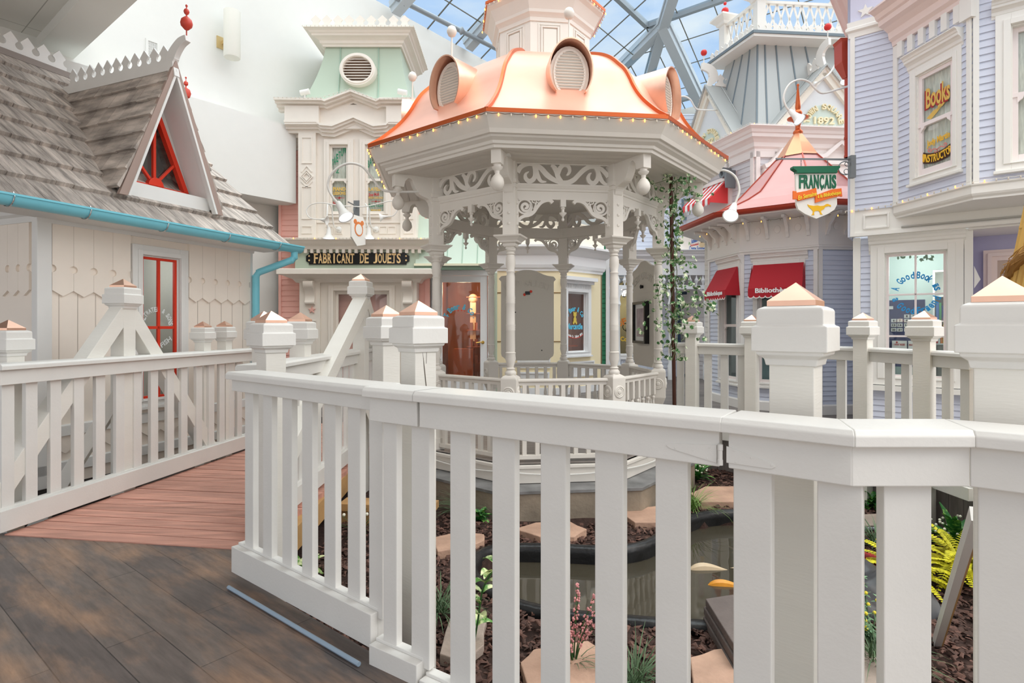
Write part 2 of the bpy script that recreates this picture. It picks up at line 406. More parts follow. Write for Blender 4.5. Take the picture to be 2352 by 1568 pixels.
def window(parent, fr, x0, x1, z0, z1, m=None, casing=.08, depth=.04, rows=1, cols=1, sash=.03, sashm=None, rec=.05, y=0.0, bars=.014, hung=False, lace=False, gm=None, sill=True, ctop=None):
    """casing outside the opening x0..x1; sash and pane recessed behind the wall face"""
    m = m or TRIM; sashm = sashm or m
    w = MB()
    frame_rect(w, x0 - casing, x1 + casing, z0 - casing * .6, z1 + (ctop or casing), casing, y - depth, y + .01, ctop or casing, casing * .6)
    frame_rect(w, x0 - casing * .5, x1 + casing * .5, z0 - .01, z1 + casing * .5, casing * .5 - .004, y - depth - .012, y - depth, casing * .5 - .004, .01)
    frame_rect(w, x0, x1, z0, z1, .012, y - .01, y + rec, .012, .012)
    if sill: w.box(x0 - casing - .015, x1 + casing + .015, y - depth - .03, y, z0 - casing * .6 - .03, z0 - casing * .6)
    o = obj('window', w, m, parent, fr, bevel=.003)
    s = MB(); frame_rect(s, x0 + .008, x1 - .008, z0 + .008, z1 - .008, sash, y + rec - .02, y + rec + .01, sash, sash * (1.6 if hung else 1))
    for i in range(1, cols): s.box(x0 + (x1 - x0) * i / cols - bars / 2, x0 + (x1 - x0) * i / cols + bars / 2, y + rec - .012, y + rec + .01, z0 + sash, z1 - sash)
    for i in range(1, rows): s.box(x0 + sash, x1 - sash, y + rec - .012, y + rec + .01, z0 + (z1 - z0) * i / rows - bars / 2, z0 + (z1 - z0) * i / rows + bars / 2)
    if hung:
        zm = (z0 + z1) / 2; s.box(x0 + .01, x1 - .01, y + rec - .03, y + rec + .01, zm - .022, zm + .022)
        for sx, d in ((x0 + sash, 1), (x1 - sash, -1)): s.prism([(sx, zm - .02), (sx + d * .05, zm - .02), (sx + d * .04, zm - .045), (sx + d * .018, zm - .06), (sx, zm - .085)], y + rec - .03, y + rec, 'xz')
    obj('sash', s, sashm, o, fr, bevel=.002)
    g = MB(); g.box(x0 + sash * .6, x1 - sash * .6, y + rec, y + rec + .004, z0 + sash * .6, z1 - sash * .6); obj('pane', g, gm or GLASS, o, fr)
    if lace:
        c = MB(); n = 40; vs = []; k = 0
        for i in range(n + 1):
            t = i / n; xx = x0 + t * (x1 - x0); yy = y + rec + .035 + .012 * sin(t * 55) + .006 * sin(t * 23 + 1)
            vs += [(xx, yy, z0), (xx, yy, z1)]
        c.add(vs, [(2 * i, 2 * i + 2, 2 * i + 3, 2 * i + 1) for i in range(n)]); obj('curtain', c, LACE, o, fr, smooth=True)
    return o
def cornice_prof(d, h, kind=0):
    """classical cornice profile: projection d, height h, z from -h to 0"""
    return [(0, -h), (d * .12, -h), (d * .14, -h * .88), (d * .25, -h * .8), (d * .28, -h * .62), (d * .45, -h * .5), (d * .62, -h * .44), (d * .64, -h * .3), (d * .72, -h * .26), (d * .78, -h * .14), (d * .92, -h * .07), (d, -h * .05), (d, 0), (0, 0)]
# ================================================================ FOREGROUND PLATFORM, FENCES, GARDEN
FZ = -.08
PD = (.784, -.62)
floor_m = plank_mat('dark_plank_floor', (112, 101, 94), (90, 82, 79), (50, 44, 42), .19, 1.25, radians(-38.3) * -1, .42, .3, warm=(156, 124, 100))
b = MB(); poly = [(-9, -4), (-9, 3.95), (-3.32, 3.84), (-1.42, 3.74), (-1.47, 3.16), (-.60, 2.44), (-.55, 2.41), (.57, 1.63), (.80, 1.45), (1.13, 1.45), (2.6, .3), (6, -2), (6, -4)]
b.prism(poly, FZ - .35, FZ, 'xy'); struct('floor', b, floor_m)
deck_m = mat('red_stained_deck', (206, 152, 134), .6, var=.28, vscale=3, bump=.5, bscale=30, stretch=(.8, 6, 1), island=.13)
b = MB(); dv = (.1483, .9889); dn = (.9889, -.1483); k = 0; t = 0.0
while t < 4.6:
    o = (-3.34 + dv[0] * t + dn[0] * -.02, 3.80 + dv[1] * t)
    L1 = 1.78 - .15 * t
    M = Matrix.Translation((o[0], o[1], 0)) @ Matrix.Rotation(atan2(dn[1], dn[0]), 4, 'Z')
    b.box(0, L1 + .03 * random.random(), 0.004, .131, FZ - .03, FZ + .006 + .004 * random.random(), M); t += .137
struct('floor_bridge', b, deck_m)
b = MB(); b.prism([(-3.4, 3.9), (-1.5, 3.75), (-1.7, 8.3), (-2.7, 8.3)], -.28, FZ - .03, 'xy'); struct('floor_bridge_frame', b, mat('raw_timber', (190, 150, 100), .7, var=.2))
# ground
dirt = mat('dark_soil', (58, 47, 42), .95, var=.3, vscale=20, bump=.8, bscale=50)
b = MB(); b.box(-14, 16, -6, 34, -.9, -.75); struct('ground', b, dirt)
GZ = -.45
POND = [GP(u, v, GZ) for (u, v) in ((1083, 1312), (1098, 1284), (1135, 1268), (1200, 1264), (1290, 1266), (1400, 1270), (1480, 1258), (1545, 1222), (1590, 1195), (1660, 1184), (1760, 1186), (1850, 1205), (1925, 1245), (1950, 1300), (1900, 1365), (1790, 1420), (1680, 1448), (1560, 1444), (1440, 1436), (1320, 1424), (1210, 1404), (1130, 1368), (1092, 1335))]
def inpoly(x, y, P):
    c = False
    for i in range(len(P)):
        (x1, y1), (x2, y2) = P[i], P[i - 1]
        if (y1 > y) != (y2 > y) and x < (x2 - x1) * (y - y1) / (y2 - y1) + x1: c = not c
    return c
b = MB(); nx, ny = 80, 80; X0, X1, Y0, Y1 = -1.75, 4.6, 1.1, 8.1
pc = (sum(p[0] for p in POND) / len(POND), sum(p[1] for p in POND) / len(POND))
P_in = [(pc[0] + (p[0] - pc[0]) * .93, pc[1] + (p[1] - pc[1]) * .93) for p in POND]
vs = []
for j in range(ny + 1):
    for i in range(nx + 1):
        x = X0 + (X1 - X0) * i / nx; y = Y0 + (Y1 - Y0) * j / ny
        vs.append((x, y, GZ + .012 * sin(x * 7 + y * 3) + .012 * sin(y * 9 - x * 4) if not inpoly(x, y, P_in) else GZ - .25))
b.add(vs, [(j * (nx + 1) + i, j * (nx + 1) + i + 1, (j + 1) * (nx + 1) + i + 1, (j + 1) * (nx + 1) + i) for j in range(ny) for i in range(nx)])
struct('ground_bed', b, mat('mulch_base', (62, 44, 38), .95, var=.4, vscale=30, bump=1, bscale=60), smooth=True)
# bark chips
b = MB(); rnd = random.Random(3); k = 0
while k < 15000:
    y = 1.9 + 5.6 * rnd.random() ** 1.25; x = -1.5 + (y * .98 + 1.3) * rnd.random()
    if x > 3.9 or inpoly(x, y, POND) or hypot(x - .355, y - 6.78) < 1.75: continue
    if x < -.5 and y < 2.5: continue
    if y < 2.35 - .66 * (x + .6): continue
    s = .011 + .017 * rnd.random(); q = s * (.4 + .5 * rnd.random()); h = .003 + .006 * rnd.random()
    M = Matrix.Translation((x, y, GZ + .012 + .018 * rnd.random())) @ Matrix.Rotation(rnd.random() * 6.3, 4, 'Z') @ Matrix.Rotation(rnd.uniform(-.7, .7), 4, 'X') @ Matrix.Rotation(rnd.uniform(-.5, .5), 4, 'Y')
    b.add([(-s, -q, 0), (s * .8, -q * .6, 0), (s, q * .7, 0), (-s * .7, q, 0), (-s * .7, -q * .5, h), (s * .6, -q * .3, h), (s * .7, q * .4, h), (-s * .4, q * .6, h)], [(0, 3, 2, 1), (4, 5, 6, 7), (0, 1, 5, 4), (1, 2, 6, 5), (2, 3, 7, 6), (3, 0, 4, 7)], M); k += 1
obj('bark_mulch', b, mat('bark', (92, 66, 57), .75, island=.55), kind='stuff', label='dark brown bark chips covering the garden bed', cat='mulch')

# ---------------------------------------------------------------- pond
pt = thing('garden_pond', 'kidney shaped pond with moulded black rim behind the gate', 'pond', (pc[0], pc[1], GZ))
ring = bez([(*p, GZ + .03) for p in POND + [POND[0]]], 4)[:-1]
BLKP = mat('pond_liner', (34, 34, 35), .32, var=.35, vscale=6, bump=.3, bscale=30)
b = MB(); b.sweep([(p[0], p[1]) for p in ring][::-1], [(.05, -.02), (.045, .03), (.02, .045), (-.02, .045), (-.045, .02), (-.05, -.03), (-.035, -.1), (-.04, -.2), (-.02, -.2), (.02, -.05)], closed=True, z=GZ + .01)
obj('rim', b, BLKP, pt, smooth=True, sharp=60)
wm = bpy.data.materials.new('pond_water'); wm.use_nodes = True; q = wm.node_tree.nodes['Principled BSDF']
q.inputs['Base Color'].default_value = (.06, .052, .036, 1); q.inputs['Roughness'].default_value = .03; q.inputs['IOR'].default_value = 1.33; q.inputs['Specular IOR Level'].default_value = .9
z = wm.node_tree.nodes.new('ShaderNodeTexNoise'); z.inputs['Scale'].default_value = 5; bp = wm.node_tree.nodes.new('ShaderNodeBump'); bp.inputs['Strength'].default_value = .12; bp.inputs['Distance'].default_value = .02
wm.node_tree.links.new(z.outputs['Fac'], bp.inputs['Height']); wm.node_tree.links.new(bp.outputs['Normal'], q.inputs['Normal'])
b = MB(); b.add([(p[0], p[1], GZ - .075) for p in ring], [tuple(range(len(ring)))]); obj('water', b, wm, pt)
b = MB(); b.add([(p[0], p[1], GZ - .24) for p in ring], [tuple(range(len(ring)))]); obj('pond_bed', b, BLKP, pt)
def koi(u, v, ln, ang, m, label):
    x, y = GP(u, v, GZ - .07); b = MB(); c, s = cos(ang), sin(ang); vs = []; n = 14; m2 = 8
    for i in range(n + 1):
        t = i / n; r = .16 * sin(pi * min(1, t * 1.15) ** .7) * (1 if t < .87 else 0) + (.02 if t < .9 else .01)
        for j in range(m2):
            a = 2 * pi * j / m2; yy = r * ln * .75 * cos(a) + .06 * ln * sin(t * 5); zz = r * ln * .8 * sin(a)
            xx = t * ln; vs.append((x + c * xx - s * yy, y + s * xx + c * yy, GZ - .082 + zz))
    b.add(vs, [(i * m2 + j, i * m2 + (j + 1) % m2, (i + 1) * m2 + (j + 1) % m2, (i + 1) * m2 + j) for i in range(n) for j in range(m2)] + [tuple(range(m2))[::-1], tuple(n * m2 + j for j in range(m2))])
    f = obj('koi_fish', b, m, smooth=True, label=label, cat='fish')
    t = MB(); t.add([(x + c * ln * .93, y + s * ln * .93, GZ - .07), (x + c * ln * 1.2 - s * .09 * ln, y + s * ln * 1.2 + c * .09 * ln, GZ - .068), (x + c * ln * 1.1, y + s * ln * 1.1, GZ - .07), (x + c * ln * 1.2 + s * .09 * ln, y + s * ln * 1.2 - c * .09 * ln, GZ - .068)], [(0, 1, 2, 3)]); obj('tail_fin', t, m, f)
koi(1582, 1306, .34, .05, mat('koi_white', (212, 190, 158), .3, var=.2), 'pale cream koi swimming nearer the pond back')
koi(1625, 1341, .3, -.1, mat('koi_orange', (238, 160, 50), .3, var=.3), 'orange and white koi swimming by the dark slabs')
# flagstones
FS = mat('flagstone', (196, 160, 138), .8, var=.22, vscale=5, bump=.5, bscale=40)
FSG = mat('flagstone_grey', (176, 160, 148), .8, var=.2, vscale=5, bump=.5, bscale=40)
def stone(pts, label, m=FS, h=.062):
    P = [GP(u, v, GZ + h) for u, v in pts]; b = MB(); n = len(P); c = (sum(p[0] for p in P) / n, sum(p[1] for p in P) / n)
    Q = []
    for i in range(n):
        a, d = P[i], P[(i + 1) % n]; Q += [a, ((a[0] + d[0]) / 2 + random.uniform(-.012, .012), (a[1] + d[1]) / 2 + random.uniform(-.012, .012))]
    b.prism(Q, GZ - .02, GZ + h, 'xy'); obj('flagstone', b, m, bevel=.006, label=label, cat='stone', group='flagstones in the garden bed')
stone([(1000, 1232), (1060, 1220), (1112, 1226), (1112, 1240), (1075, 1254), (1005, 1266)], 'tan flagstone left of the pond behind the first gate baluster')
stone([(1180, 1214), (1230, 1199), (1310, 1197), (1348, 1214), (1320, 1232), (1240, 1232)], 'wide tan flagstone above the pond centre')
stone([(1428, 1176), (1462, 1166), (1520, 1160), (1560, 1168), (1552, 1198), (1458, 1199)], 'rusty flagstone with a wood chip beside the green leafy plant')
stone([(1585, 1132), (1620, 1116), (1690, 1116), (1720, 1130), (1690, 1152), (1610, 1152)], 'pale flagstone farthest back near the gazebo base')
stone([(1195, 1520), (1225, 1490), (1350, 1470), (1400, 1500), (1410, 1640), (1240, 1640)], 'large rosy flagstone under the pink flower spikes')
stone([(1040, 1400), (1085, 1392), (1118, 1420), (1112, 1480), (1080, 1520), (1010, 1500)], 'grey flagstone beside the variegated plant at the gate', FSG)
stone([(1585, 1508), (1640, 1490), (1730, 1486), (1770, 1560), (1740, 1640), (1590, 1640)], 'speckled pinkish flagstone in front of the dark slabs')
stone([(1960, 1470), (2010, 1478), (2046, 1510), (2062, 1580), (2050, 1660), (1955, 1650)], 'flagstone under yellow flowering shrub at the right', FSG)
stone([(1960, 1182), (2040, 1178), (2075, 1196), (2040, 1206), (1965, 1208)], 'sandy flagstone behind the blue hydrangea', FSG)
b = MB()
for i in range(3):
    z0 = GZ + .02 + i * .05; P = [GP(u, v, GZ + .17) for (u, v) in ((1617, 1372), (1760, 1350), (1830, 1400), (1690, 1490))]
    b.prism([(p[0] + .008 * ((i * 7) % 3 - 1), p[1] + .008 * ((i * 5) % 3 - 1)) for p in P], z0, z0 + .045, 'xy')
obj('paver_stack', b, mat('dark_paver', (110, 100, 96), .8, var=.15, bump=.5), bevel=.005, label='stack of three dark square pavers at the pond edge', cat='pavers')

# ---------------------------------------------------------------- posts
def post(u_or_x, Y, ztop, rot, w, label, x=None, zb=-.6, group='white fence posts with copper caps', name='fence_post'):
    X = x if x is not None else (u_or_x - UC) / FPX * Y
    t = thing(name, label, 'post', (X, Y, zb), radians(rot), group)
    k = w / .125; h = ztop - zb
    b = MB(); b.box(-w / 2, w / 2, -w / 2, w / 2, 0, h - .1 * k); obj('shaft', b, ROUGHW, t, bevel=.003, local=True)
    b = MB(); pr = [(0, -.255), (.008, -.255), (.012, -.235), (.03, -.222), (.03, -.212), (.042, -.212), (.042, -.137), (.03, -.132), (.03, -.088), (.026, -.082), (.012, -.075), (0, -.075)]
    pr = [(o * k, z_ * k) for o, z_ in pr]; q = w / 2
    b.sweep([(-q, -q), (q, -q), (q, q), (-q, q)], pr, closed=True, z=h); b.box(-q - .01 * k, q + .01 * k, -q - .01 * k, q + .01 * k, h - .12 * k, h - .075 * k)
    cp = obj('cap_block', b, WHITE, t, bevel=.003, local=True)
    b = MB(); c = q * 1.08; e = h - .074 * k
    b.add([(-c, -c, e), (c, -c, e), (c, c, e), (-c, c, e), (-c, -c, e + .016 * k), (c, -c, e + .016 * k), (c, c, e + .016 * k), (-c, c, e + .016 * k), (0, 0, h)], [(0, 1, 5, 4), (1, 2, 6, 5), (2, 3, 7, 6), (3, 0, 4, 7), (4, 5, 8), (5, 6, 8), (6, 7, 8), (7, 4, 8), (3, 2, 1, 0)])
    obj('copper_cap', b, COPPER, cp, local=True, label='bright copper pyramid cap')
    return t
post(1828, 1.78, 1.437, -38.3, .125, 'large foreground post right of the gate hinge')
post(2302, 1.59, 1.441, -38.3, .125, 'large foreground post cut by the right picture edge')
t = post(961, 2.85, 1.43, -45.8, .125, 'cracked foreground post at the left end of the gate')
b = MB(); b.prism([(-.02, 1.79), (-.012, 1.70), (.006, 1.55), (.012, 1.2), (.02, .9), (.017, 1.2), (.011, 1.56), (-.008, 1.71)], .0622, .063, 'yz'); b.prism([(.004, 1.79), (.001, 1.72), (.0035, 1.72), (.006, 1.79)], .0622, .063, 'yz'); obj('crack', b, mat('crack_shadow', (96, 88, 78), .9), t, local=True)
post(887, 3.65, 1.437, -45, .125, 'post just behind and left of the cracked gate post')
post(623, 3.5, 1.397, -41, .125, 'front post at the left end of the angled short fence')
post(606, 4.1, 1.412, -41, .12, 'hidden post peeking out behind the front left bridge post')
post(690, 4.75, 1.42, -3, .13, 'post on the right side of the bridge before the brace')
post(19, 4.02, 1.349, -8, .125, 'post at the far left picture edge')
post(466, 5.85, 1.355, -8, .105, 'small post behind the left fence below the red window')
post(516, 6.15, 1.362, -8, .105, 'small post beside the cyan downspout')
def brace(t, p0, p1, w=.12, h=.12, m=ROUGHW):
    b = MB(); b.beam(p0, p1, w, h); obj('brace', b, m, t, bevel=.003)
t = post(283, 4.86, 1.705, -8, .125, 'tall king post with two braces behind the left fence')
X, Y = (283 - UC) / FPX * 4.86, 4.86
brace(t, (X, Y, 1.46), (X - .165, 3.70, .05)); brace(t, (X, Y, 1.46), (X + .17, 6.0, -.05)); brace(t, (X - .02, Y, .75), (X - .62, Y - .2, -.4), .1, .1)
t = post(829, 6.1, 1.86, -6, .13, 'tall king post with heavy slanted braces right of the bridge')
X, Y = (829 - UC) / FPX * 6.1, 6.1
brace(t, (X + .01, Y - .02, 1.56), (X - .03, 3.95, .28), .14, .14); brace(t, (X + .01, Y + .02, 1.56), (X - .02, 7.8, .3), .14, .14); brace(t, (X, Y, .7), (X + .5, Y - .1, -.45), .1, .1)

# ---------------------------------------------------------------- fences
def fence(name, label, cat, fr, x0, x1, bal, ztop=1.055, zf=.915, zb=(-.02, .09), capw=.19, cutL=0, cutR=0, wb=.095, group=None, m=WHITE, cont=0.0):
    mx_, my = fr.pt((x0 + x1) / 2, .03)
    t = thing(name, label, cat, (mx_, my, zb[0]), fr.rot, group)
    b = MB(); pr = [(-.03, ztop - .04), (-.03, ztop - .014), (-.018, ztop), (capw - .042, ztop), (capw - .03, ztop - .014), (capw - .03, ztop - .04)]
    pts = []
    e0, e1 = x0 - (.012 if not cutL else 0), x1 + (.012 if not cutR else 0)
    vs = [];
    for (xx, cut) in ((e0, cutL), (e1, cutR)):
        for (y, z_) in pr: vs.append((xx + cut * y, y, z_))
    n = len(pr); b.add(vs, [tuple(range(n))[::-1], tuple(range(n, 2 * n))] + [(i, (i + 1) % n, (i + 1) % n + n, i + n) for i in range(n)])
    obj('handrail', b, m, t, fr, bevel=.003)
    b = MB(); b.box(x0, x1, 0, .036, zf, ztop - .04); obj('top_board', b, m, t, fr, bevel=.003)
    b = MB(); b.box(x0 - cont, x1 + cont, -.002, .036, zb[0], zb[1]); b.box(x0, x1, .036, .075, zb[0] + .03, zb[1] + .012); obj('bottom_board', b, m, t, fr, bevel=.003)
    for (u, w) in bal:
        b = MB(); b.box(u - w / 2, u + w / 2, .037, .07, zb[1] - .03, ztop - .045); obj('baluster', b, m, t, fr, bevel=.003)
    return t
fl = Fr((-3.34, 3.75), (.15, 1))
fence('fence', 'white slatted fence panel on the left side of the bridge', 'fence', fl, 0.0, 2.95, [(fl.x(u), .085) for u in (30, 84, 139, 192, 241, 286, 326, 364, 401, 432, 466, 494, 518, 540, 558)], zb=(FZ + .03, .09), group='white slatted fence panels')
f1 = Fr((-1.53, 3.14), PD)
fence('fence', 'short white fence panel running towards the gate post', 'fence', f1, f1.x(532), f1.x(852), [(f1.x(u), .088) for u in (556, 598, 643, 689, 741, 796, 846)], zf=.95, zb=(FZ + .04, .10), group='white slatted fence panels')
fg = Fr((-.356, 2.2), (.923, -.62))
fence('fence', 'narrow white fence piece with two balusters left of the gate', 'fence', fg, fg.x(848), fg.x(957), [(fg.x(880), .075), (fg.x(955) - .012, .095)], zb=(-.10, .0), group='white slatted fence panels')
g0, g1 = fg.x(963), fg.x(1652)
gate = fence('garden_gate', 'wide white slatted gate with strap hinge across the foreground', 'gate', fg, g0, g1, [(fg.x(u), .097) for u in (1042, 1142, 1257, 1387, 1532)], zb=(-.14, -.05))
f3 = Fr(fg.pt(g1 + .012, 0), PD)
xe = f3.x(1957)
r1 = fence('fence', 'white fence piece holding the hinge right of the gate', 'fence', f3, .012, xe, [(f3.x(1718), .1), (f3.x(1922), .1)], zb=(-.14, -.05), cutR=-.347, group='white slatted fence panels')
f4 = Fr(f3.pt(xe, 0), (1, 0)); xr = f4.x(2228)
fence('fence', 'white fence piece facing the camera with one baluster', 'fence', f4, .0, xr, [(f4.x(2110), .118)], zb=(-.14, -.05), cutL=.347, cutR=.347, group='white slatted fence panels')
f5 = Fr(f4.pt(xr, 0), PD)
fence('fence', 'white fence piece running off the right picture edge', 'fence', f5, .0, 1.2, [(f5.x(2310), .1), (.5, .1), (.75, .1)], zb=(-.14, -.05), cutL=-.347, group='white slatted fence panels')
# strap hinge (one leaf on each side of the knuckle)
def leaf(parent, fr, s, x, name='hinge'):
    b = MB(); b.prism([(x, .975), (x + s * .13, .965), (x + s * .142, .958), (x + s * .13, .95), (x, .925)] if s < 0 else [(x, .975), (x + s * .115, .945), (x + s * .125, .937), (x + s * .115, .93), (x, .93)], -.0035, 0, 'xz')
    for (dx, dz) in ((.02, .965), (.025, .935), (.065, .953), (.115, .953 if s < 0 else .94)):
        M = Matrix.Translation((x + s * dx, -.0035, dz)) @ Matrix.Rotation(pi / 2, 4, 'X'); b.lathe([(.003, 0), (.003, .0012), (.001, .0014)], n=8, M=M)
    return obj(name, b, WHITE, parent, fr, bevel=.001)
leaf(gate, fg, -1, g1 - .006)
leaf(r1, f3, 1, .008)
b = MB(); b.lathe([(.0075, .922), (.0075, .936), (.0065, .937), (.0065, .962), (.0075, .963), (.0075, .978), (.004, .98)], (g1 + .004, -.006), 12)
obj('hinge_knuckle', b, WHITE, gate, fg, smooth=True)
fb = Fr((-1.62, 3.7), (0, 1))
fence('fence', 'white fence panel along the right side of the bridge', 'fence', fb, 0, 4.4, [(.2 + i * .21, .09) for i in range(20)], zb=(FZ + .03, .09), group='white slatted fence panels')
b = MB(); b.tube([(-1.49, 3.02, FZ + .012), (-.62, 2.33, FZ + .012)], .01); obj('conduit_pipe', b, mat('blue_grey_conduit', (150, 170, 188), .3), label='thin blue grey conduit along the floor under the short fence', cat='pipe', smooth=True)
# back fence on the right, from point to point
BP = [(1528, 7.3), (1590, 7.1), (1727, 6.6), (1982, 5.6), (2123, 4.9), (2235, 4.4), (2420, 3.8)]
BW = [PX(u, Y) for u, Y in BP]
bals = {1: (1622, 1660, 1700), 2: (1790, 1850, 1927), 3: (2032, 2070, 2100), 4: (2162, 2205), 0: (1560,), 5: (2300, 2360)}
lb = ['behind the ivy pole', 'below the small red awning', 'behind the large foreground post', 'below the calendar window', 'beside the right foreground post', 'at the right picture edge behind the foreground post']
for i in range(len(BP) - 1):
    a, c = (BW[i], BP[i][1]), (BW[i + 1], BP[i + 1][1]); fr = Fr(a, (c[0] - a[0], c[1] - a[1])); l = hypot(c[0] - a[0], c[1] - a[1])
    fence('fence', 'white far fence panel ' + lb[i], 'fence', fr, .04, l - .04, [(fr.x(u), .088) for u in bals[i]], ztop=1.1, zf=.965, zb=(-.05, .05), capw=.15, group='far white fence panels')
for i, lbl in ((1, 'far post beside the ivy pole'), (2, 'far post mostly hidden behind the big foreground post'), (3, 'far post right of the foreground post under the window'), (4, 'far post in front of the calendar window')):
    post(BP[i][0], BP[i][1] - .03, 1.437, -40 if i < 3 else -55, .128, lbl, zb=-.5)
# ================================================================ GAZEBO
GC = (.355, 6.78); GR = 1.33
gz = Fr(GC, (.9937, .1118))
G = thing('gazebo', 'octagonal white gazebo with bell shaped copper roof and scrollwork', 'gazebo', (0, 0, -.45), 0, fr=gz)
gb = gz   # geometry in this frame: centre at origin, front face towards -y
def oct_pts(r, a0=-112.5): return [(r * cos(radians(a0 + 45 * i)), r * sin(radians(a0 + 45 * i))) for i in range(8)]
def rotM(k): return Matrix.Rotation(radians(45 * k), 4, 'Z')
DZ = .45
def gpart(name, mb, m, parent=None, **k): return obj(name, mb, m, parent or G, gb, **k)
def ring8(part, ks, withkids=False):
    """copies of a face or corner part turned round the centre"""
    for k in ks: kid(part, G, (0, 0, 0), radians(45 * k))
# base
CONC = mat('weathered_concrete', (150, 138, 122), .85, var=.3, vscale=4, bump=.5, bscale=30)
b = MB(); b.prism(oct_pts(1.72), -.5, -.19, 'xy'); gpart('concrete_base', b, CONC, bevel=.01)
b = MB(); b.prism(oct_pts(1.735), -.20, -.175, 'xy'); gpart('base_flashing', b, mat('bluish_flashing', (134, 134, 134), .6, .1, var=.35))
b = MB(); b.sweep(oct_pts(1.47), [(0, -.17), (.0, 0), (-.05, .0), (-.05, -.17)], closed=True); b.sweep(oct_pts(1.47), [(-.01, -.03), (.02, -.03), (.02, 0), (-.01, 0)], closed=True); gpart('base_skirt', b, GAZ, bevel=.004)
b = MB(); b.prism(oct_pts(1.45), -.04, 0.0, 'xy'); gpart('gazebo_floor', b, plank_mat('grey_plank_floor', (150, 143, 138), (128, 120, 116), (90, 84, 80), .12, 1.4, .1, .5, .3))
# one corner: pedestal, turned column, upper post, eave bracket with ball
cx, cy = GR * cos(radians(-112.5)), GR * sin(radians(-112.5)); CM = Matrix.Translation((cx, cy, 0)) @ Matrix.Rotation(radians(-22.5), 4, 'Z')
b = MB(); b.box(-.05, .05, -.05, .05, 0, .52, CM); b.box(-.078, .078, -.078, .078, .52, .80, CM); b.box(-.07, .07, -.07, .07, 0, .12, CM)
b.sweep([(-.05, -.05), (.05, -.05), (.05, .05), (-.05, .05)], [(0, .44), (.03, .52), (0, .52)], closed=True)
nb = len(b.v) - 4 * 3
b.v[nb:] = [tuple(CM @ Vector(p)) for p in b.v[nb:]]
pq = [(-.078, -.078), (.078, -.078), (.078, .078), (-.078, .078)]; nb = len(b.v)
b.sweep(pq, [(0, .80), (-.008, .82), (-.03, .835), (-.045, .845), (-.06, .845), (-.06, .80)], closed=True); b.v[nb:] = [tuple(CM @ Vector(p)) for p in b.v[nb:]]
ped = gpart('pedestal', b, GAZ, bevel=.003)
b = MB()
for (dx, dy, rz) in ((0, -.078, 0), (.078, 0, 90), (-.078, 0, -90)):
    M = CM @ Matrix.Translation((dx, dy, .67)) @ Matrix.Rotation(radians(rz), 4, 'Z') @ Matrix.Rotation(pi / 2, 4, 'X')
    b.lathe([(.062, -.002), (.062, .004), (.052, .01), (.045, .004), (.036, .009), (.026, .004), (.02, .012), (.0, .016)], n=24, M=M)
gpart('rosette', b, GAZ, ped, smooth=True)
b = MB()
pr = [(.05, .84), (.056, .855), (.05, .87), (.036, .885), (.045, .90), (.03, .91), (.034, .93), (.05, .99), (.045, 1.04), (.05, 1.05), (.04, 1.06), (.044, 1.075), (.042, 1.26), (.046, 1.27), (.042, 1.28), (.046, 1.29), (.042, 1.30), (.046, 1.31), (.042, 1.33), (.041, 1.52), (.045, 1.53), (.041, 1.54), (.045, 1.55), (.041, 1.56), (.045, 1.57), (.041, 1.60), (.041, 1.78), (.036, 1.81), (.044, 1.825), (.034, 1.84), (.047, 1.90), (.045, 1.96), (.036, 1.985), (.046, 1.995), (.034, 2.01), (.05, 2.03), (.036, 2.05), (.034, 2.07)]
b.lathe(pr, (0, 0), 20, M=CM)
col_ = gpart('column', b, GAZ, smooth=True, sharp=50)
b = MB(); b.sweep([(-.04, -.04), (.04, -.04), (.04, .04), (-.04, .04)], [(-.01, 2.06), (.012, 2.06), (.02, 2.075), (.022, 2.09), (.045, 2.10), (.05, 2.115), (.075, 2.14), (.09, 2.15), (.095, 2.165), (-.03, 2.165), (-.03, 2.06)], closed=True)
b.v = [tuple(CM @ Vector(p)) for p in b.v]; b.box(-.062, .062, -.062, .062, 2.16, 2.90, CM); b.box(-.04, .04, -.04, .04, 2.04, 2.16, CM)
b.box(-.075, .075, -.075, .075, 2.66, 2.70, CM); b.box(-.068, .068, -.068, .068, 2.62, 2.66, CM)
for zz in (2.28, 2.38, 2.48):
    for M2 in (Matrix.Identity(4), Matrix.Rotation(pi / 2, 4, 'Z'), Matrix.Rotation(-pi / 2, 4, 'Z')):
        b.lathe([(.016, 0), (.014, .006), (.004, .01)], n=12, M=CM @ M2 @ Matrix.Translation((0, -.062, zz)) @ Matrix.Rotation(pi / 2, 4, 'X'))
cap_ = gpart('capital_post', b, GAZ, bevel=.003)
# eave bracket: plate in the radial plane (x' outward), hanging block and ball
BM = Matrix.Translation((cx, cy, 0)) @ Matrix.Rotation(radians(-112.5), 4, 'Z')
pts = [(.05, 2.55), (.05, 2.88), (.47, 2.88), (.47, 2.74), (.37, 2.74)] + [(x, z) for x, z in bez([(.355, 2.80), (.32, 2.835), (.28, 2.82), (.255, 2.76), (.20, 2.68), (.10, 2.64), (.07, 2.58)], 4)]
b = MB(); b.prism(pts, -.045, .045, 'xz', BM); brk = gpart('eave_bracket', b, GAZ, bevel=.003)
b = MB(); BM2 = BM @ Matrix.Translation((.42, 0, 0))
b.lathe([(.0, 2.50), (.035, 2.515), (.058, 2.55), (.062, 2.575), (.055, 2.61), (.035, 2.64), (.02, 2.655), (.022, 2.68), (.045, 2.70), (.05, 2.715), (.035, 2.72), (.035, 2.74)], n=18, M=BM2); gpart('ball_pendant', b, GAZ, brk, smooth=True)
for p in (ped, cap_, brk): ring8(p, range(1, 8))
ring8(col_, range(1, 8))
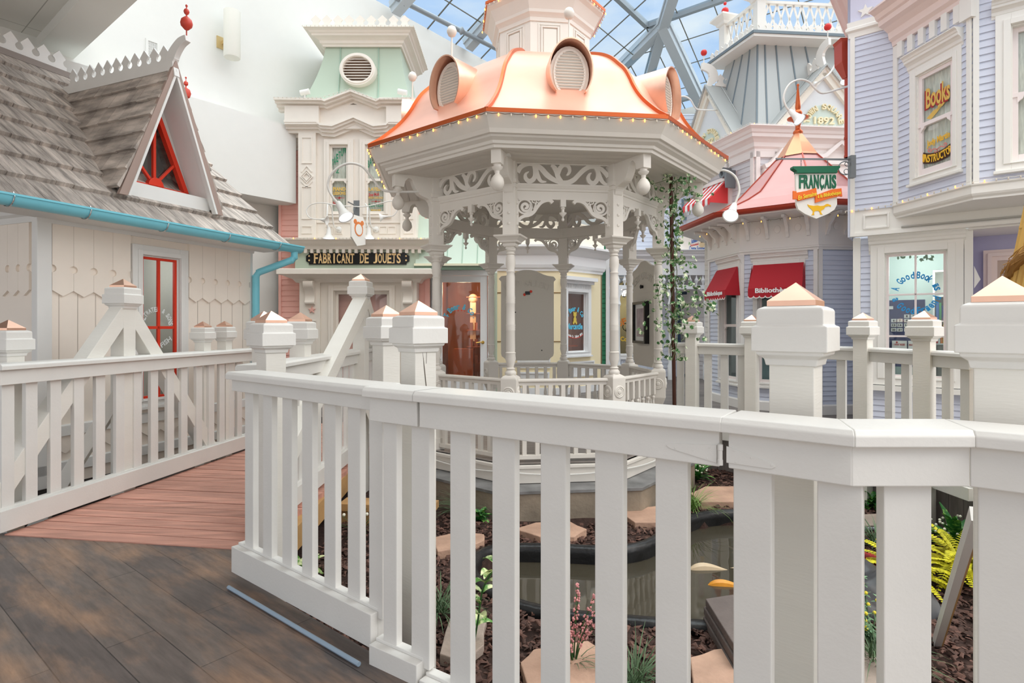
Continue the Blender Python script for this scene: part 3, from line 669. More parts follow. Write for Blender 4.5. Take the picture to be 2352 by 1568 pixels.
# one face
A8 = GR * cos(pi / 8); H8 = GR * sin(pi / 8)    # apothem, half width
FM = Matrix.Translation((0, -A8, 0))
# entablature band
b = MB(); b.sweep(oct_pts(GR - .03), [(0, 2.525), (.035, 2.525), (.035, 2.60), (.045, 2.605), (.045, 2.625), (.05, 2.63), (.062, 2.655), (.065, 2.668), (0, 2.668)], closed=True)
b.sweep(oct_pts(GR - .03), [(-.05, 2.53), (-.05, 2.66), (.0, 2.66), (0, 2.53)], closed=True)
b.sweep(oct_pts(GR), [(-.02, 2.86), (.02, 2.86), (.02, 2.90), (-.02, 2.90)], closed=True)
gpart('entablature', b, GAZ)
# scroll frieze panel 0.90 wide, 0.21 high; px units of the detail picture
S = .90 / 1245
def q(pts): return [((x - 727) * S, 2.668 + (500 - y) * S) for x, y in pts]
b = MB()
RBK = [0]
def rb(pts, w, n=6, y0=-.012, y1=.012):
    RBK[0] += .0007; b.ribbon(bez(q(pts), n), [x * S for x in w], y0 - RBK[0], y1 + RBK[0], FM)
rb([(112, 350), (150, 285), (215, 245), (290, 232), (370, 252), (440, 300), (510, 375), (600, 435), (700, 468), (790, 468), (870, 430), (930, 370), (1000, 300), (1080, 252), (1160, 245), (1240, 270), (1300, 320), (1345, 375)], [70, 62, 55, 60, 70, 75, 60, 62, 66, 60, 62, 60, 55, 60, 66])
rb([(345, 250), (350, 330), (345, 400), (310, 450), (262, 462), (222, 425), (222, 370), (268, 335)], [70, 60, 60, 62, 62, 55, 35, 6])
rb([(370, 300), (385, 390), (430, 460), (500, 465)], [40, 60, 45, 10])
rb([(700, 455), (660, 400), (640, 330), (600, 265), (560, 250)], [60, 64, 70, 60, 20])
rb([(650, 360), (690, 270), (745, 235), (800, 255), (815, 315), (790, 360), (768, 372)], [66, 60, 52, 50, 44, 30, 8])
rb([(1180, 250), (1205, 330), (1195, 410), (1150, 465), (1095, 455), (1068, 405), (1085, 350), (1115, 330)], [70, 60, 60, 60, 60, 52, 34, 6])
rb([(1215, 320), (1240, 410), (1290, 468), (1345, 480)], [40, 60, 45, 10])
scr = gpart('scroll_panel', b, GAZ); ring8(scr, range(1, 8))
# spandrel brackets: spiral fretwork
def spandrel(s):
    b = MB(); X0 = -H8 + .058
    def q2(pts): return [(s * (X0 + (x - 128) * S), 2.525 - (y - 690) * S) for x, y in pts]
    b.ribbon(bez(q2([(150, 1000), (165, 960), (215, 925), (290, 905), (350, 870), (400, 800), (450, 740), (510, 708), (575, 705), (610, 735)]), 5), [x * S for x in (45, 40, 42, 46, 44, 42, 44, 46, 44, 50)], -.018, .018, FM)
    b.ribbon(q2(spiral(235, 792, 95, 92, 0, 360, 30)), 24 * S, -.012, .012, FM)
    b.ribbon(q2([(p[0] + 10, p[1]) for p in spiral(235, 795, 72, 14, -30, 480, 36)]), [30 * S, 34 * S, 40 * S, 30 * S], -.012, .012, FM)
    b.ribbon(q2([(140, 690), (140, 1040)]), 26 * S, -.015, .015, FM)
    b.ribbon(q2([(140, 700), (600, 700)]), 22 * S, -.015, .015, FM)
    for xx in (355, 410): b.ribbon(q2(spiral(xx, 716, 24, 10, 60, 380, 12)), 16 * S, -.01, .01, FM)
    b.ribbon(q2([(310, 850), (350, 880)]), 40 * S, -.01, .01, FM)
    b.ribbon(q2([(382, 735), (382, 770), (350, 830)]), [30 * S, 20 * S, 14 * S], -.01, .01, FM)
    return gpart('spandrel_bracket', b, GAZ)
for s in (1, -1): ring8(spandrel(s), range(1, 8))
b = MB(); b.box(-.026, .026, -.026, .026, 2.455, 2.53, FM)
b.lathe([(.0, 2.315), (.012, 2.325), (.014, 2.34), (.006, 2.35), (.01, 2.365), (.034, 2.39), (.036, 2.40), (.016, 2.405), (.014, 2.43), (.022, 2.44), (.018, 2.455)], n=14, M=FM); ring8(gpart('drop_finial', b, GAZ, smooth=True, sharp=40), range(1, 8))
# balustrades: faces 0 front, 7 left-front ... leave the back entrance open
def balustrade():
    b = MB(); b.prism([(-.035, .775), (-.035, .79), (-.02, .80), (.02, .80), (.035, .79), (.035, .775), (.02, .765), (-.02, .765)], -H8 + .07, H8 - .07, 'yz', FM); b.box(-H8 + .07, H8 - .07, -.015, .015, .735, .768, FM); 
    r = gpart('balustrade', b, GAZ, bevel=.002); b = MB(); b.box(-H8 + .07, H8 - .07, -.025, .025, .03, .07, FM); gpart('bottom_rail', b, GAZ, r, bevel=.002)
    for i in range(7):
        x = -H8 + .07 + (2 * H8 - .14) * (i + .5) / 7; M = FM @ Matrix.Translation((x, 0, 0)); b = MB()
        b.box(-.02, .02, -.02, .02, .07, .28, M); b.box(-.02, .02, -.02, .02, .56, .74, M)
        b.lathe([(.012, .27), (.022, .29), (.012, .305), (.018, .33), (.025, .38), (.016, .44), (.012, .50), (.02, .53), (.012, .545), (.018, .57)], n=10, M=M); gpart('baluster', b, GAZ, r)
    return r
br_ = balustrade()
for k in (1, 2, 4, 6, 7, 3): kid(br_, G, (0, 0, 0), radians(45 * k))
# eave cornice, soffit
b = MB(); b.sweep(oct_pts(1.80), [(0, 2.86), (.05, 2.86), (.055, 2.885), (.075, 2.89), (.08, 2.915), (.12, 2.935), (.13, 2.95), (.155, 2.955), (.17, 2.99), (.215, 3.06), (.235, 3.09), (.235, 3.115), (0, 3.115)], closed=True)
gpart('eave_cornice', b, GAZ, bevel=.002)
SOF = mat('boarded_soffit', (222, 217, 209), .55)
b = MB(); po, pi_ = oct_pts(1.82), oct_pts(1.2)
n = 14
for j in range(n):
    r0, r1 = 1.82 - (1.82 - .1) * j / n, 1.82 - (1.82 - .1) * (j + 1) / n
    b.sweep(oct_pts(r1 + .004), [(0, 2.868), (r0 - r1 - .006, 2.868), (r0 - r1 - .006, 2.885), (0, 2.885)], closed=True)
gpart('soffit', b, SOF)
b = MB(); b.box(-.06, .06, -1.63, -1.57, 2.845, 2.868); b.v = [tuple(Matrix.Rotation(radians(-22), 4, 'Z') @ Vector(p)) for p in b.v]; gpart('downlight', b, WHITE)
# bell roof
PROF = [(2.05, 3.115), (2.0, 3.15), (1.93, 3.20), (1.81, 3.305), (1.73, 3.385), (1.66, 3.47), (1.60, 3.56), (1.556, 3.64), (1.49, 3.74), (1.40, 3.83), (1.29, 3.93), (1.17, 4.01), (1.05, 4.07), (.93, 4.12), (.78, 4.15), (.5, 4.15)]
RP = bez(PROF, 4)
b = MB(); vs = []
for (r, z) in RP:
    for (x, y) in oct_pts(r): vs.append((x, y, z))
fs = [(i * 8 + j, i * 8 + (j + 1) % 8, (i + 1) * 8 + (j + 1) % 8, (i + 1) * 8 + j) for i in range(len(RP) - 1) for j in range(8)]
b.add(vs, fs); roof = gpart('copper_roof', b, COPROOF, smooth=True, sharp=25)
b = MB(); b.sweep(oct_pts(2.05), [(-.02, 3.10), (.012, 3.10), (.014, 3.135), (-.02, 3.135)], closed=True); gpart('roof_edge', b, COPTRIM)
b = MB(); M = Matrix.Rotation(radians(-112.5), 4, 'Z')
b.ribbon([(r + .008, z + .008) for r, z in RP], .03, -.014, .014, M); ring8(gpart('hip_rib', b, COPTRIM), range(1, 8))
# oval dormers
a = 1.53; zc = 3.615
def dormer(k):
    RM = rotM(k); b = MB()
    def ov(rx, ry, n=28, c=zc): return [(rx * cos(2 * pi * i / n), c + ry * sin(2 * pi * i / n)) for i in range(n)]
    b.prism(ov(.182, .25, c=zc), -a - .0, -a + .5, 'xz', RM)
    d = gpart('dormer', b, GAZ, smooth=True, bevel=0)
    b = MB(); b.ribbon(ov(.142, .212), .02, -a - .012, -a, RM, closed=True)
    n = 15
    for i in range(n):
        z = zc - .2 + .4 * (i + .5) / n; hw = .13 * sqrt(max(0, 1 - ((z - zc) / .205) ** 2)) + .01
        b.add([(-hw, -a - .003, z - .011), (hw, -a - .003, z - .011), (hw, -a - .016, z - .002), (-hw, -a - .016, z - .002), (hw, -a - .002, z + .008), (-hw, -a - .002, z + .008)], [(0, 1, 2, 3), (3, 2, 4, 5), (0, 3, 5), (1, 4, 2)], RM)
    gpart('louver', b, GAZ, d)
    b = MB(); P = []
    for i in range(31):
        t = radians(-48 + 276 * i / 30); P.append((.198 * cos(t), zc + .01 + .275 * sin(t)))
    b.ribbon(P, .012, -a - .09, -a + .62, RM); gpart('hood', b, COPTRIM if False else COPPER, d, smooth=True, sharp=60)
    if k == 1: return
    b = MB(); b.lathe([(.008, 3.9), (.008, 4.13)], n=8, M=RM @ Matrix.Translation((0, -a + .02, 0))); b.lathe([(.012, 4.12), (.035, 4.135), (.048, 4.165), (.048, 4.185), (.035, 4.215), (.012, 4.23)], n=16, M=RM @ Matrix.Translation((0, -a + .02, 0)))
    gpart('ball_finial', b, GAZ, d, smooth=True)
for k in (0, 1, -1, -2): dormer(k)
# cupola
b = MB(); b.prism(oct_pts(.56), 4.0, 4.75, 'xy')
gpart('cupola_drum', b, GAZ)
b = MB(); ca = .56 * cos(pi / 8)
for (x0, x1, z0, z1, t) in ((-.13, .13, 4.14, 4.60, .008), (-.10, .10, 4.17, 4.57, .018)):
    frame_rect(b, x0, x1, z0, z1, .018, -ca - t, -ca)
b.box(-.07, .07, -ca - .012, -ca, 4.2, 4.54); ring8(gpart('cupola_panel', b, GAZ, bevel=.003), range(1, 8))
b = MB(); b.sweep(oct_pts(.54), [(0, 4.62), (.03, 4.62), (.035, 4.66), (.05, 4.68), (.07, 4.70), (.075, 4.73), (.10, 4.78), (.13, 4.84), (.165, 4.87), (.17, 4.91), (0, 4.91)], closed=True); gpart('cupola_cornice', b, GAZ, bevel=.002)
b = MB(); RP2 = bez([(.73, 4.91), (.66, 4.95), (.55, 5.05), (.42, 5.25), (.3, 5.4), (.12, 5.5), (.02, 5.8)], 4); vs = []
for (r, z) in RP2:
    for (x, y) in oct_pts(r): vs.append((x, y, z))
b.add(vs, [(i * 8 + j, i * 8 + (j + 1) % 8, (i + 1) * 8 + (j + 1) % 8, (i + 1) * 8 + j) for i in range(len(RP2) - 1) for j in range(8)]); b.sweep(oct_pts(.73), [(-.02, 4.90), (.012, 4.90), (.014, 4.93), (-.02, 4.93)], closed=True)
gpart('cupola_roof', b, COPTRIM)
# gallery boards hung between the rear posts
def board(k, w=.74):
    RM = rotM(k) @ FM; b = MB(); hw = w / 2
    pts = [(-hw + .07, .83), (hw - .07, .83), (hw - .05, .86), (hw - .01, .89), (hw, .93), (hw, 1.93), (hw + .03, 1.96), (hw, 2.0), (hw - .08, 2.01)] + bez([(hw - .15, 2.03), (.1, 2.08), (0, 2.09), (-.1, 2.08), (-hw + .15, 2.03)], 4) + [(-hw + .08, 2.01), (-hw, 2.0), (-hw - .03, 1.96), (-hw, 1.93), (-hw, .93), (-hw + .01, .89), (-hw + .05, .86)]
    b.prism(pts, -.03, .0, 'xz', RM); o = gpart('notice_board', b, mat('board_grey', (208, 203, 193), .6), bevel=.003)
    nb = len(b.v)
    t = MB(); arctext(t, 'LEGO GALLERY', 0, 1.15, .76, 113, 67, .085, .052, -.001, .006, .01)
    t.box(-hw + .03, hw - .03, -.004, .0, 1.70, 1.706)
    t.v = [tuple(RM @ Matrix.Rotation(pi, 4, 'Z') @ Vector(p)) for p in t.v]
    # the side turned to the courtyard centre faces the camera across the gazebo: mirror to inner side
    gpart('raised_lettering', t, mat('board_grey', (0, 0, 0)), o)
    return o
bo = board(4)
b = MB(); IM = rotM(4) @ FM @ Matrix.Rotation(pi, 4, 'Z')
for (x, z) in ((-.17, 1.50), (-.18, .98), (.2, .97)): b.lathe([(.009, 0), (.007, .003)], n=10, M=IM @ Matrix.Translation((x, -.0, z)) @ Matrix.Rotation(pi / 2, 4, 'X'))
gpart('screw_hole', b, BLACK, bo)
b = MB()
for (x, z) in ((-.045, 1.745), (.045, 1.79)): b.lathe([(.02, 0), (.02, .012), (.012, .014)], n=6, M=IM @ Matrix.Translation((x, -.0, z)) @ Matrix.Rotation(pi / 2, 4, 'X'))
gpart('red_bow_tie', b, RED, bo)
b = MB(); b.box(-.035, .03, -.018, 0, 1.745, 1.79, IM @ Matrix.Translation((0, 0, 0))); gpart('bow_tie_centre', b, BLACK, bo)
bo = board(2)
b = MB(); IM = rotM(2) @ FM @ Matrix.Rotation(pi, 4, 'Z'); b.lathe([(.02, 0), (.02, .02), (.03, .03), (.01, .04)], n=6, M=IM @ Matrix.Translation((0, 0, 1.78)) @ Matrix.Rotation(pi / 2, 4, 'X')); gpart('knob_ornament', b, BLACK, bo)
# framed picture on the right-hand board
P = thing('framed_picture', 'black framed pale artwork hanging on the right gazebo board', 'picture', (0, 0, 1), fr=gb)
b = MB(); frame_rect(b, -.22, .22, 1.10, 1.60, .03, -.06, -.001); b.v = [tuple(IM @ Vector(p)) for p in b.v]; obj('frame', b, BLACK, P, gb)
b = MB(); b.box(-.19, .19, -.03, -.02, 1.13, 1.57, IM); obj('mat_board', b, mat('picture_mount', (235, 235, 232), .8), P, gb)
b = MB(); b.box(-.13, .13, -.034, -.03, 1.18, 1.52, IM); obj('artwork', b, mat('artwork_wash', (190, 175, 178), .8, var=.3, vscale=9), P, gb)
# string of warm bulbs round the eave
WARM = mat('warm_bulb', (255, 176, 84), .3, emit=2.2); CLEAR = mat('unlit_bulb', (215, 205, 190), .2); CORD = mat('brown_cord', (96, 70, 56), .6)
def light_string(label, fr, path, step, zoff=0, lit=(1, 1, 0), size=.85, group='strings of small lamps', cordm=None, droop=.006):
    P0 = fr.pt(path[0][0], path[0][1]); t = thing('string_light', label, 'string lights', (P0[0], P0[1], path[0][2]), fr.rot, group)
    cp = []; bl = []; k = 0; acc = 0
    for a, c in zip(path, path[1:]):
        l = (Vector(c) - Vector(a)).length; n = max(2, int(l / step))
        for i in range(n):
            t0 = Vector(a).lerp(Vector(c), i / n); cp.append(tuple(t0)); t1 = Vector(a).lerp(Vector(c), (i + .5) / n) + Vector((0, 0, -droop)); cp.append(tuple(t1)); bl.append(tuple(t0 + Vector((0, 0, -.012 * size))))
    cp.append(tuple(path[-1]))
    b = MB(); b.tube(cp, .0032 * size, 5); obj('cord', b, cordm or CORD, t, fr)
    b = MB(); b.lathe([(.001, -.022 * size), (.006 * size, -.016 * size), (.0085 * size, -.006 * size), (.006 * size, .006 * size), (.005 * size, .01 * size)], n=8)
    pr = {}
    for i, p in enumerate(bl[:98]):
        on = lit[i % len(lit)]
        if on not in pr:
            o = obj('bulb', b, WARM if on else CLEAR, t, local=True); pr[on] = o
        else: o = pr[on].copy(); COL.objects.link(o); o.parent = t
        o.location = WM[t.name].inverted() @ (fr.M @ Vector(p))
    return t
pts = [(x * 1.0, y * 1.0, 3.088) for (x, y) in oct_pts(2.065)]
light_string('string of glowing amber bulbs along the gazebo copper eave', gz, [pts[6], pts[7], pts[0], pts[1], pts[2], pts[3]], .10, lit=(1, 1, 0, 1, 0, 0, 1))
cp_ = [(x, y, 4.89) for (x, y) in oct_pts(.745)]
light_string('string of tiny lamps around the gazebo cupola cornice', gz, [cp_[6], cp_[7], cp_[0], cp_[1], cp_[2], cp_[3]], .06, lit=(1, 0, 0, 0), cordm=WHITE)
# gooseneck lamps
def gooseneck(label, path, shade_at, shade_dir, scale=1.0, group='white gooseneck lamps', r=.013, lit=True, name='gooseneck_lamp', canopy=None, shape='bell', rim=.72):
    t = thing(name, label, 'lamp', path[0], 0, group)
    b = MB(); b.tube(bez(path, 8), r, 10); obj('arm', b, WHITE, t, smooth=True)
    d = Vector(shade_dir).normalized(); M = Matrix.Translation(shade_at) @ d.to_track_quat('Z', 'Y').to_matrix().to_4x4(); s = scale
    b = MB()
    if shape == 'bell': b.lathe([(.028 * s, -.02 * s), (.032 * s, 0), (.036 * s, .03 * s), (.04 * s, .035 * s), (.04 * s, .085 * s), (.045 * s, .09 * s), (.048 * s, .11 * s), (.075 * s * (.4 + .6 * rim), .15 * s), (.115 * s * rim, .19 * s), (.12 * s * rim, .195 * s), (.112 * s * rim, .192 * s), (.03 * s, .12 * s)], n=28, M=M)
    else: b.lathe([(.006, -.03), (.012, 0), (.03, .07 * s), (.055 * s, .12 * s), (.085 * s, .14 * s), (.075 * s, .135 * s), (.02, .06 * s)], n=16, M=M)
    obj('lamp_shade', b, WHITE, t, smooth=True, sharp=60)
    if lit:
        b = MB(); b.lathe([(.0, .118 * s), (.02 * s, .12 * s), (.03 * s, .14 * s), (.108 * s * rim, .186 * s), (.0, .187 * s)], n=20, M=M); obj('lamp_lens', b, mat('lamp_glow', (245, 248, 255), .3, emit=.75), t)
    if canopy:
        c, n_ = canopy; M = Matrix.Translation(c) @ Vector(n_).normalized().to_track_quat('Z', 'Y').to_matrix().to_4x4(); b = MB(); b.lathe([(.055, 0), (.055, .008), (.045, .02), (.02, .028)], n=20, M=M); obj('wall_canopy', b, WHITE, t, smooth=True)
    return t
Y = 5.9
def pp(u, v, Y): return (PX(u, Y), Y, PZ(v, Y))
gooseneck('big white gooseneck lamp reaching left from the gazebo over the sign', [pp(962, 440, 6.0), pp(900, 440, Y), pp(873, 432, Y), pp(850, 402, Y), pp(828, 380, Y), pp(796, 376, Y), pp(765, 395, Y), pp(753, 425, Y), pp(764, 452, Y), pp(778, 468, Y)], pp(778, 468, Y), (.5, -.28, -.83), .95, r=.0125)
Y = 6.35
gooseneck('big white gooseneck lamp looping right from the gazebo eave', [pp(1590, 455, 6.45), pp(1602, 447, Y), pp(1616, 425, Y), pp(1634, 400, Y), pp(1662, 391, Y), pp(1688, 405, Y), pp(1698, 435, Y), pp(1692, 458, Y), pp(1686, 472, Y)], pp(1686, 472, Y), (-.45, -.62, -.75), 1.0, r=.0125)
# ================================================================ SHELL: floor of the court, white hall walls, ceiling, glass roof
court_m = plank_mat('grey_court_planks', (122, 114, 110), (98, 92, 90), (70, 66, 64), .14, 1.3, radians(5), .5, .35)
b = MB(); b.prism([(-2.0, 8.25), (-.9, 8.25), (-.8, 8.6), (1.6, 8.75), (2.25, 7.28), (2.32, 7.14), (2.8, 6.66), (3.48, 5.66), (3.6, 4.95), (3.65, 4.4), (3.7, 3.0), (12, 3.0), (18, 26), (-5, 26), (-4.2, 9.2), (-3.0, 8.3)], -.7, -.001, 'xy'); struct('floor_court', b, court_m)
fw = Fr((-3.97, 11.0), (.791, 1))        # white hall wall
ZE = 8.3
b = MB(); b.box(-9, 11.75, 0, .2, -.7, ZE); struct('wall_left', b, PLAIN, fw)
cor = fw.pt(11.75, 0)
fend = Fr(cor, PD)                        # far end wall
b = MB(); b.box(-.2, 14, 0, .2, -.7, ZE); struct('wall_back', b, PLAIN, fend)
t = MB(); text(t, 'PUBLIC', fend.x(1556), fend.x(1640), fend.z(2.5, 322), fend.z(2.5, 288), -.02, .05, .03); struct('trim_1', t, mat('pale_teal_letter', (196, 214, 208), .5), fend)
# bulkhead along the hall wall
x0, x1 = fw.x(300, -.55), fw.x(672, -.55)
b = MB(); zt = 3.80; zbm = 2.46
b.box(x0 - 1.5, fw.x(668, -.55) + .1, -.55, .0, fw.z(fw.x(668, -.55), 465, -.55), fw.z(fw.x(668, -.55), 290, -.55)); struct('trim_2', b, PLAIN, fw)
# low ceiling over the near left corner with a dropped edge beam
CZ = 5.1
ed = fw.x(170)
e0 = fw.pt(ed, 0); fe = Fr(e0, (.784, -.62))
ceil_m = bpy.data.materials.new('ceiling_tile'); ceil_m.use_nodes = True
n_ = ceil_m.node_tree; bb = n_.nodes['Principled BSDF']; bb.inputs['Roughness'].default_value = .9
t_ = n_.nodes.new('ShaderNodeTexCoord'); mp_ = n_.nodes.new('ShaderNodeMapping'); mp_.inputs['Rotation'].default_value = (0, 0, radians(38.3)); br = n_.nodes.new('ShaderNodeTexBrick'); br.inputs['Scale'].default_value = 1; br.offset = 0
br.inputs['Brick Width'].default_value = 1.2; br.inputs['Row Height'].default_value = .6; br.inputs['Mortar Size'].default_value = .006
br.inputs['Color1'].default_value = br.inputs['Color2'].default_value = (*srgb((238, 236, 230)), 1); br.inputs['Mortar'].default_value = (*srgb((186, 184, 178)), 1)
n_.links.new(t_.outputs['Object'], mp_.inputs[0]); n_.links.new(mp_.outputs[0], br.inputs['Vector']); n_.links.new(br.outputs['Color'], bb.inputs['Base Color'])
b = MB(); b.box(0, 12.5, -8, -.35, CZ + .14, CZ + .2); struct('ceiling', b, ceil_m, fe)  # ceiling and beam run on out of view, extended to shade the foreground
b = MB(); b.box(0, 12.5, -.42, 0, CZ - .0, CZ + .55); struct('trim_3', b, mat('beam_grey', (232, 231, 226), .8), fe)
b = MB(); c = fe.pt(fe.x(167, -.9), -.9); b.lathe([(.055, CZ + .128), (.055, CZ + .14)], c, 16); b.lathe([(.035, CZ + .12), (.035, CZ + .13)], c, 14); obj('ceiling_sprinkler', b, PLAIN, label='small round sprinkler cover set in the tiled ceiling', cat='sprinkler')
# cylinder wall light and vents on the hall wall
t = thing('cylinder_wall_light', 'tall white cylinder light on a brass plate high on the hall wall', 'wall light', (fw.x(533, -.3), -.3, fw.z(fw.x(533, -.3), 135, -.3)), fr=fw)
xx = fw.x(533, -.3); z0, z1 = fw.z(xx, 133, -.3), fw.z(xx, 26, -.3)
b = MB(); b.lathe([(.12, z0), (.125, z0), (.13, z0 + .01), (.13, z1), (.12, z1 + .004), (0, z1 + .004)], (xx, -.3), 32); obj('body', b, mat('light_body', (232, 230, 220), .5), t, fw, smooth=True)
b = MB(); b.lathe([(.118, z0 + .002), (.095, z0 + .05), (.05, z0 + .08), (0, z0 + .08)], (xx, -.3), 28); obj('reflector', b, CHROME, t, fw, smooth=True)
b = MB(); b.box(xx - .12, xx + .02, -.02, -.0, z0 + .22, z0 + .42); b.box(xx - .04, xx + .04, -.2, 0, z0 + .3, z0 + .36); obj('mounting_plate', b, mat('brass', (214, 190, 140), .4, .5), t, fw)
VM = mat('vent_slat', (60, 60, 60), .6)
for (ua, va, ub, vb, l) in ((334, 98, 365, 150, 'left square air vent behind the cottage cresting'), (389, 120, 411, 156, 'right air vent grille next to the cottage finial')):
    xa, xb = fw.x(ua), fw.x(ub); za, zb_ = fw.z(xa, vb), fw.z(xb, va)
    t = thing('air_vent', l, 'vent', ((xa + xb) / 2, 0, za), fr=fw, group='air vents on the hall wall'); b = MB(); frame_rect(b, xa, xb, za, zb_, .03, -.02, 0); obj('frame', b, PLAIN, t, fw)
    b = MB(); b.box(xa + .02, xb - .02, -.004, -.001, za + .02, zb_ - .02); obj('backing', b, VM, t, fw); b = MB(); n = 9
    for i in range(n):
        x = xa + .03 + (xb - xa - .06) * (i + .5) / n; b.box(x - .005, x + .005, -.012, -.006, za + .03, zb_ - .03)
        z = za + .03 + (zb_ - za - .06) * (i + .5) / n; b.box(xa + .03, xb - .03, -.012, -.006, z - .005, z + .005)
    obj('grille', b, PLAIN, t, fw)
# glass roof: two planes rising from the eaves of hall wall and end wall, meeting in a hip
SL = .5
rg = glass('roof_glass', (225, 240, 250), .0)
STEEL = mat('roof_steel', (150, 158, 164), .5, .3); BAR = mat('glazing_bar', (110, 108, 98), .5)
R_ = 12.0
def zl(x, y): return ZE + SL * (-y)
A = [fw.pt(11.75, 0), fw.pt(-6, 0), fw.pt(-6, -R_), fw.pt(11.75 - R_, -R_)]
za = [ZE, ZE, ZE + SL * R_, ZE + SL * R_]
b = MB(); b.add([(*p, z) for p, z in zip(A, za)], [(0, 1, 2, 3)]); struct('window_1', b, rg)
Bp = [fend.pt(0, 0), fend.pt(R_, -R_), fend.pt(16, -R_), fend.pt(16, 0)]
b = MB(); b.add([(*p, z) for p, z in zip(Bp, (ZE, ZE + SL * R_, ZE + SL * R_, ZE))], [(0, 1, 2, 3)]); struct('window_2', b, rg)
b = MB(); step = .95
def wl(x, y): p = fw.pt(x, y); return (p[0], p[1], ZE + SL * -y)
def we(x, y): p = fend.pt(x, y); return (p[0], p[1], ZE + SL * -y)
for i in range(20):
    x = 11.75 - i * step; b.beam(wl(x, 0), wl(x, -R_), .024, .024) if i * step > R_ else b.beam(wl(x, 0), wl(x, -i * step - .01), .024, .024)
for i in range(1, 17):
    y = i * .72; b.beam(wl(-6, -y), wl(11.75 - y, -y), .02, .02)
struct('trim_4', b, BAR)
b = MB()
for i in range(1, 17):
    x = i * step; b.beam(we(x, 0), we(x, -min(x, R_)), .024, .024)
for i in range(1, 17):
    y = i * .72; b.beam(we(y, -y), we(16, -y), .02, .02)
struct('trim_5', b, BAR)
b = MB()
for y in (2.9, 5.8, 8.7): b.beam(wl(-6, -y), wl(11.75 - y, -y), .12, .16); b.beam(we(y, -y), we(16, -y), .12, .16)
for y in (.35,): b.beam(we(y, -y), we(16, -y), .16, .12)
struct('trim_6', b, STEEL)
# branching steel beams under the hip
ST2 = mat('painted_steel', (188, 196, 202), .5, .1)
def beam(name, p0, p1, w=.26, h=.34):
    b = MB(); b.beam(p0, p1, w, h); b.beam(Vector(p0), Vector(p1), w * 1.25, .03); struct(name, b, ST2)
def q3(u, v, Y): return (PX(u, Y), Y, PZ(v, Y))
N = q3(1524, 55, 15.8)
beam('trim_7', N, q3(1560, -60, 13.6)); beam('trim_8', N, q3(1408, 172, 18.5)); beam('trim_9', N, q3(1490, 175, 18.0)); beam('trim_10', N, q3(1622, 262, 17.5), .28, .36); beam('trim_11', N, q3(1408, 165, 18.4), .1, .1)
b = MB(); b.tube([q3(870, -25, 11.8), q3(1140, 112, 14.6), q3(1240, 160, 15.8)], .055, 12)
for u, v, Y in ((930, 5, 12.3), (1060, 71, 13.6)): b.lathe([(.075, -.06), (.075, .06)], n=14, M=Matrix.Translation(q3(u, v, Y)) @ Matrix.Rotation(radians(60), 4, 'Y'))
struct('trim_12', b, STEEL, smooth=True)
for u, v, Y, i in ((918, 12, 12.5, 13), (1085, 95, 14.4, 14)): beam('trim_%d' % i, q3(u - 12, v + 10, Y), q3(u + 75, v - 90, Y - .8), .24, .3)

# ================================================================ COTTAGE
ca_ = (.3714, .9285); fc = Fr((-4.066, 4.94), ca_)
Cg = thing('cottage', 'cream board cottage with weathered shingle roof and red windows', 'building', (1.1, .8, 0), fr=fc)
CREAM = mat('cottage_cream', (247, 236, 224), .6, var=.02)
CW = mat('cottage_white', (232, 231, 228), .5, var=.02)
def cp(name, mb, m, parent=None, **k): return obj(name, mb, m, parent or Cg, fc, **k)
LC = fc.x(575)
wx0, wx1 = fc.x(322), fc.x(408); wz0, wz1 = .56, fc.z(wx0, 585)
holes = [(wx0, wx1, wz0, wz1)]
b = MB(); wallholes(b, 0, LC, -.1, 2.25, holes, 0, .04); b.box(0, .04, .04, 2.6, -.1, 2.25); b.box(LC - .04, LC, .04, 2.6, -.1, 2.25); cp('wall', b, CREAM)
# upper boards with pointed ends, round holes
def points(x0, x1, name='pointed_boards', y=0, fr=fc, M=None):
    b = MB(); n = round((x1 - x0) / .155); p = (x1 - x0) / n; zb, zc_ = 1.57, 1.81
    for i in range(n):
        a = x0 + i * p
        for h in (0, 1):
            # half board with half a keyhole cut out of its inner edge
            xm = a + p / 2; pts = [(a + .001, 2.24)] if h == 0 else [(a + p - .001, 2.24)]
            s = 1 if h == 0 else -1; xo = a + .001 if h == 0 else a + p - .001; q_ = p / 2
            pts = [(xm, 2.24), (xm, zb), (xo, zb + .05)] + [(xo + s * .034 * cos(radians(t)), zc_ + .034 * sin(radians(t))) for t in (-90, -60, -30, 0, 30, 60, 90)] + [(xo, 2.24)]
            b.prism(pts, y - .022, y, 'xz')
    return b
cp('pointed_board_band', points(.09, wx0 - .11), CREAM); cp('pointed_board_band', points(wx1 + .12, LC - .02), CREAM)
b = MB()
x = .155
while x < LC:
    if not (wx0 - .1 < x < wx1 + .1): b.box(x - .003, x + .003, -.003, .0, .35, 1.6)
    x += .155
cp('board_joint', b, mat('joint_shadow', (205, 194, 182), .8))
b = MB(); b.box(-.03, .085, -.03, .05, -.1, 2.25); cp('corner_board', b, CW, bevel=.004); b = MB(); b.box(LC - .02, LC + .02, -.02, .05, -.1, 2.25); cp('corner_board', b, CW, bevel=.004)
b = MB(); b.sweep([(-.0, 2.2), (0, 0), (LC, 0), (LC, 2.2)], [(0, 2.20), (.03, 2.20), (.035, 2.25), (.06, 2.27), (.06, 2.42), (0, 2.42)]); cp('frieze_board', b, CW)
for z_, d in ((.42, .035), (.1, .03)):
    b = MB(); b.sweep([(-.0, 2.2), (0, 0), (LC, 0), (LC, 2.2)], [(0, z_ - .09), (d, z_ - .09), (d, z_), (0, z_ + .01)]); cp('skirt_rail', b, CW, bevel=.003)
b = MB(); x = .1
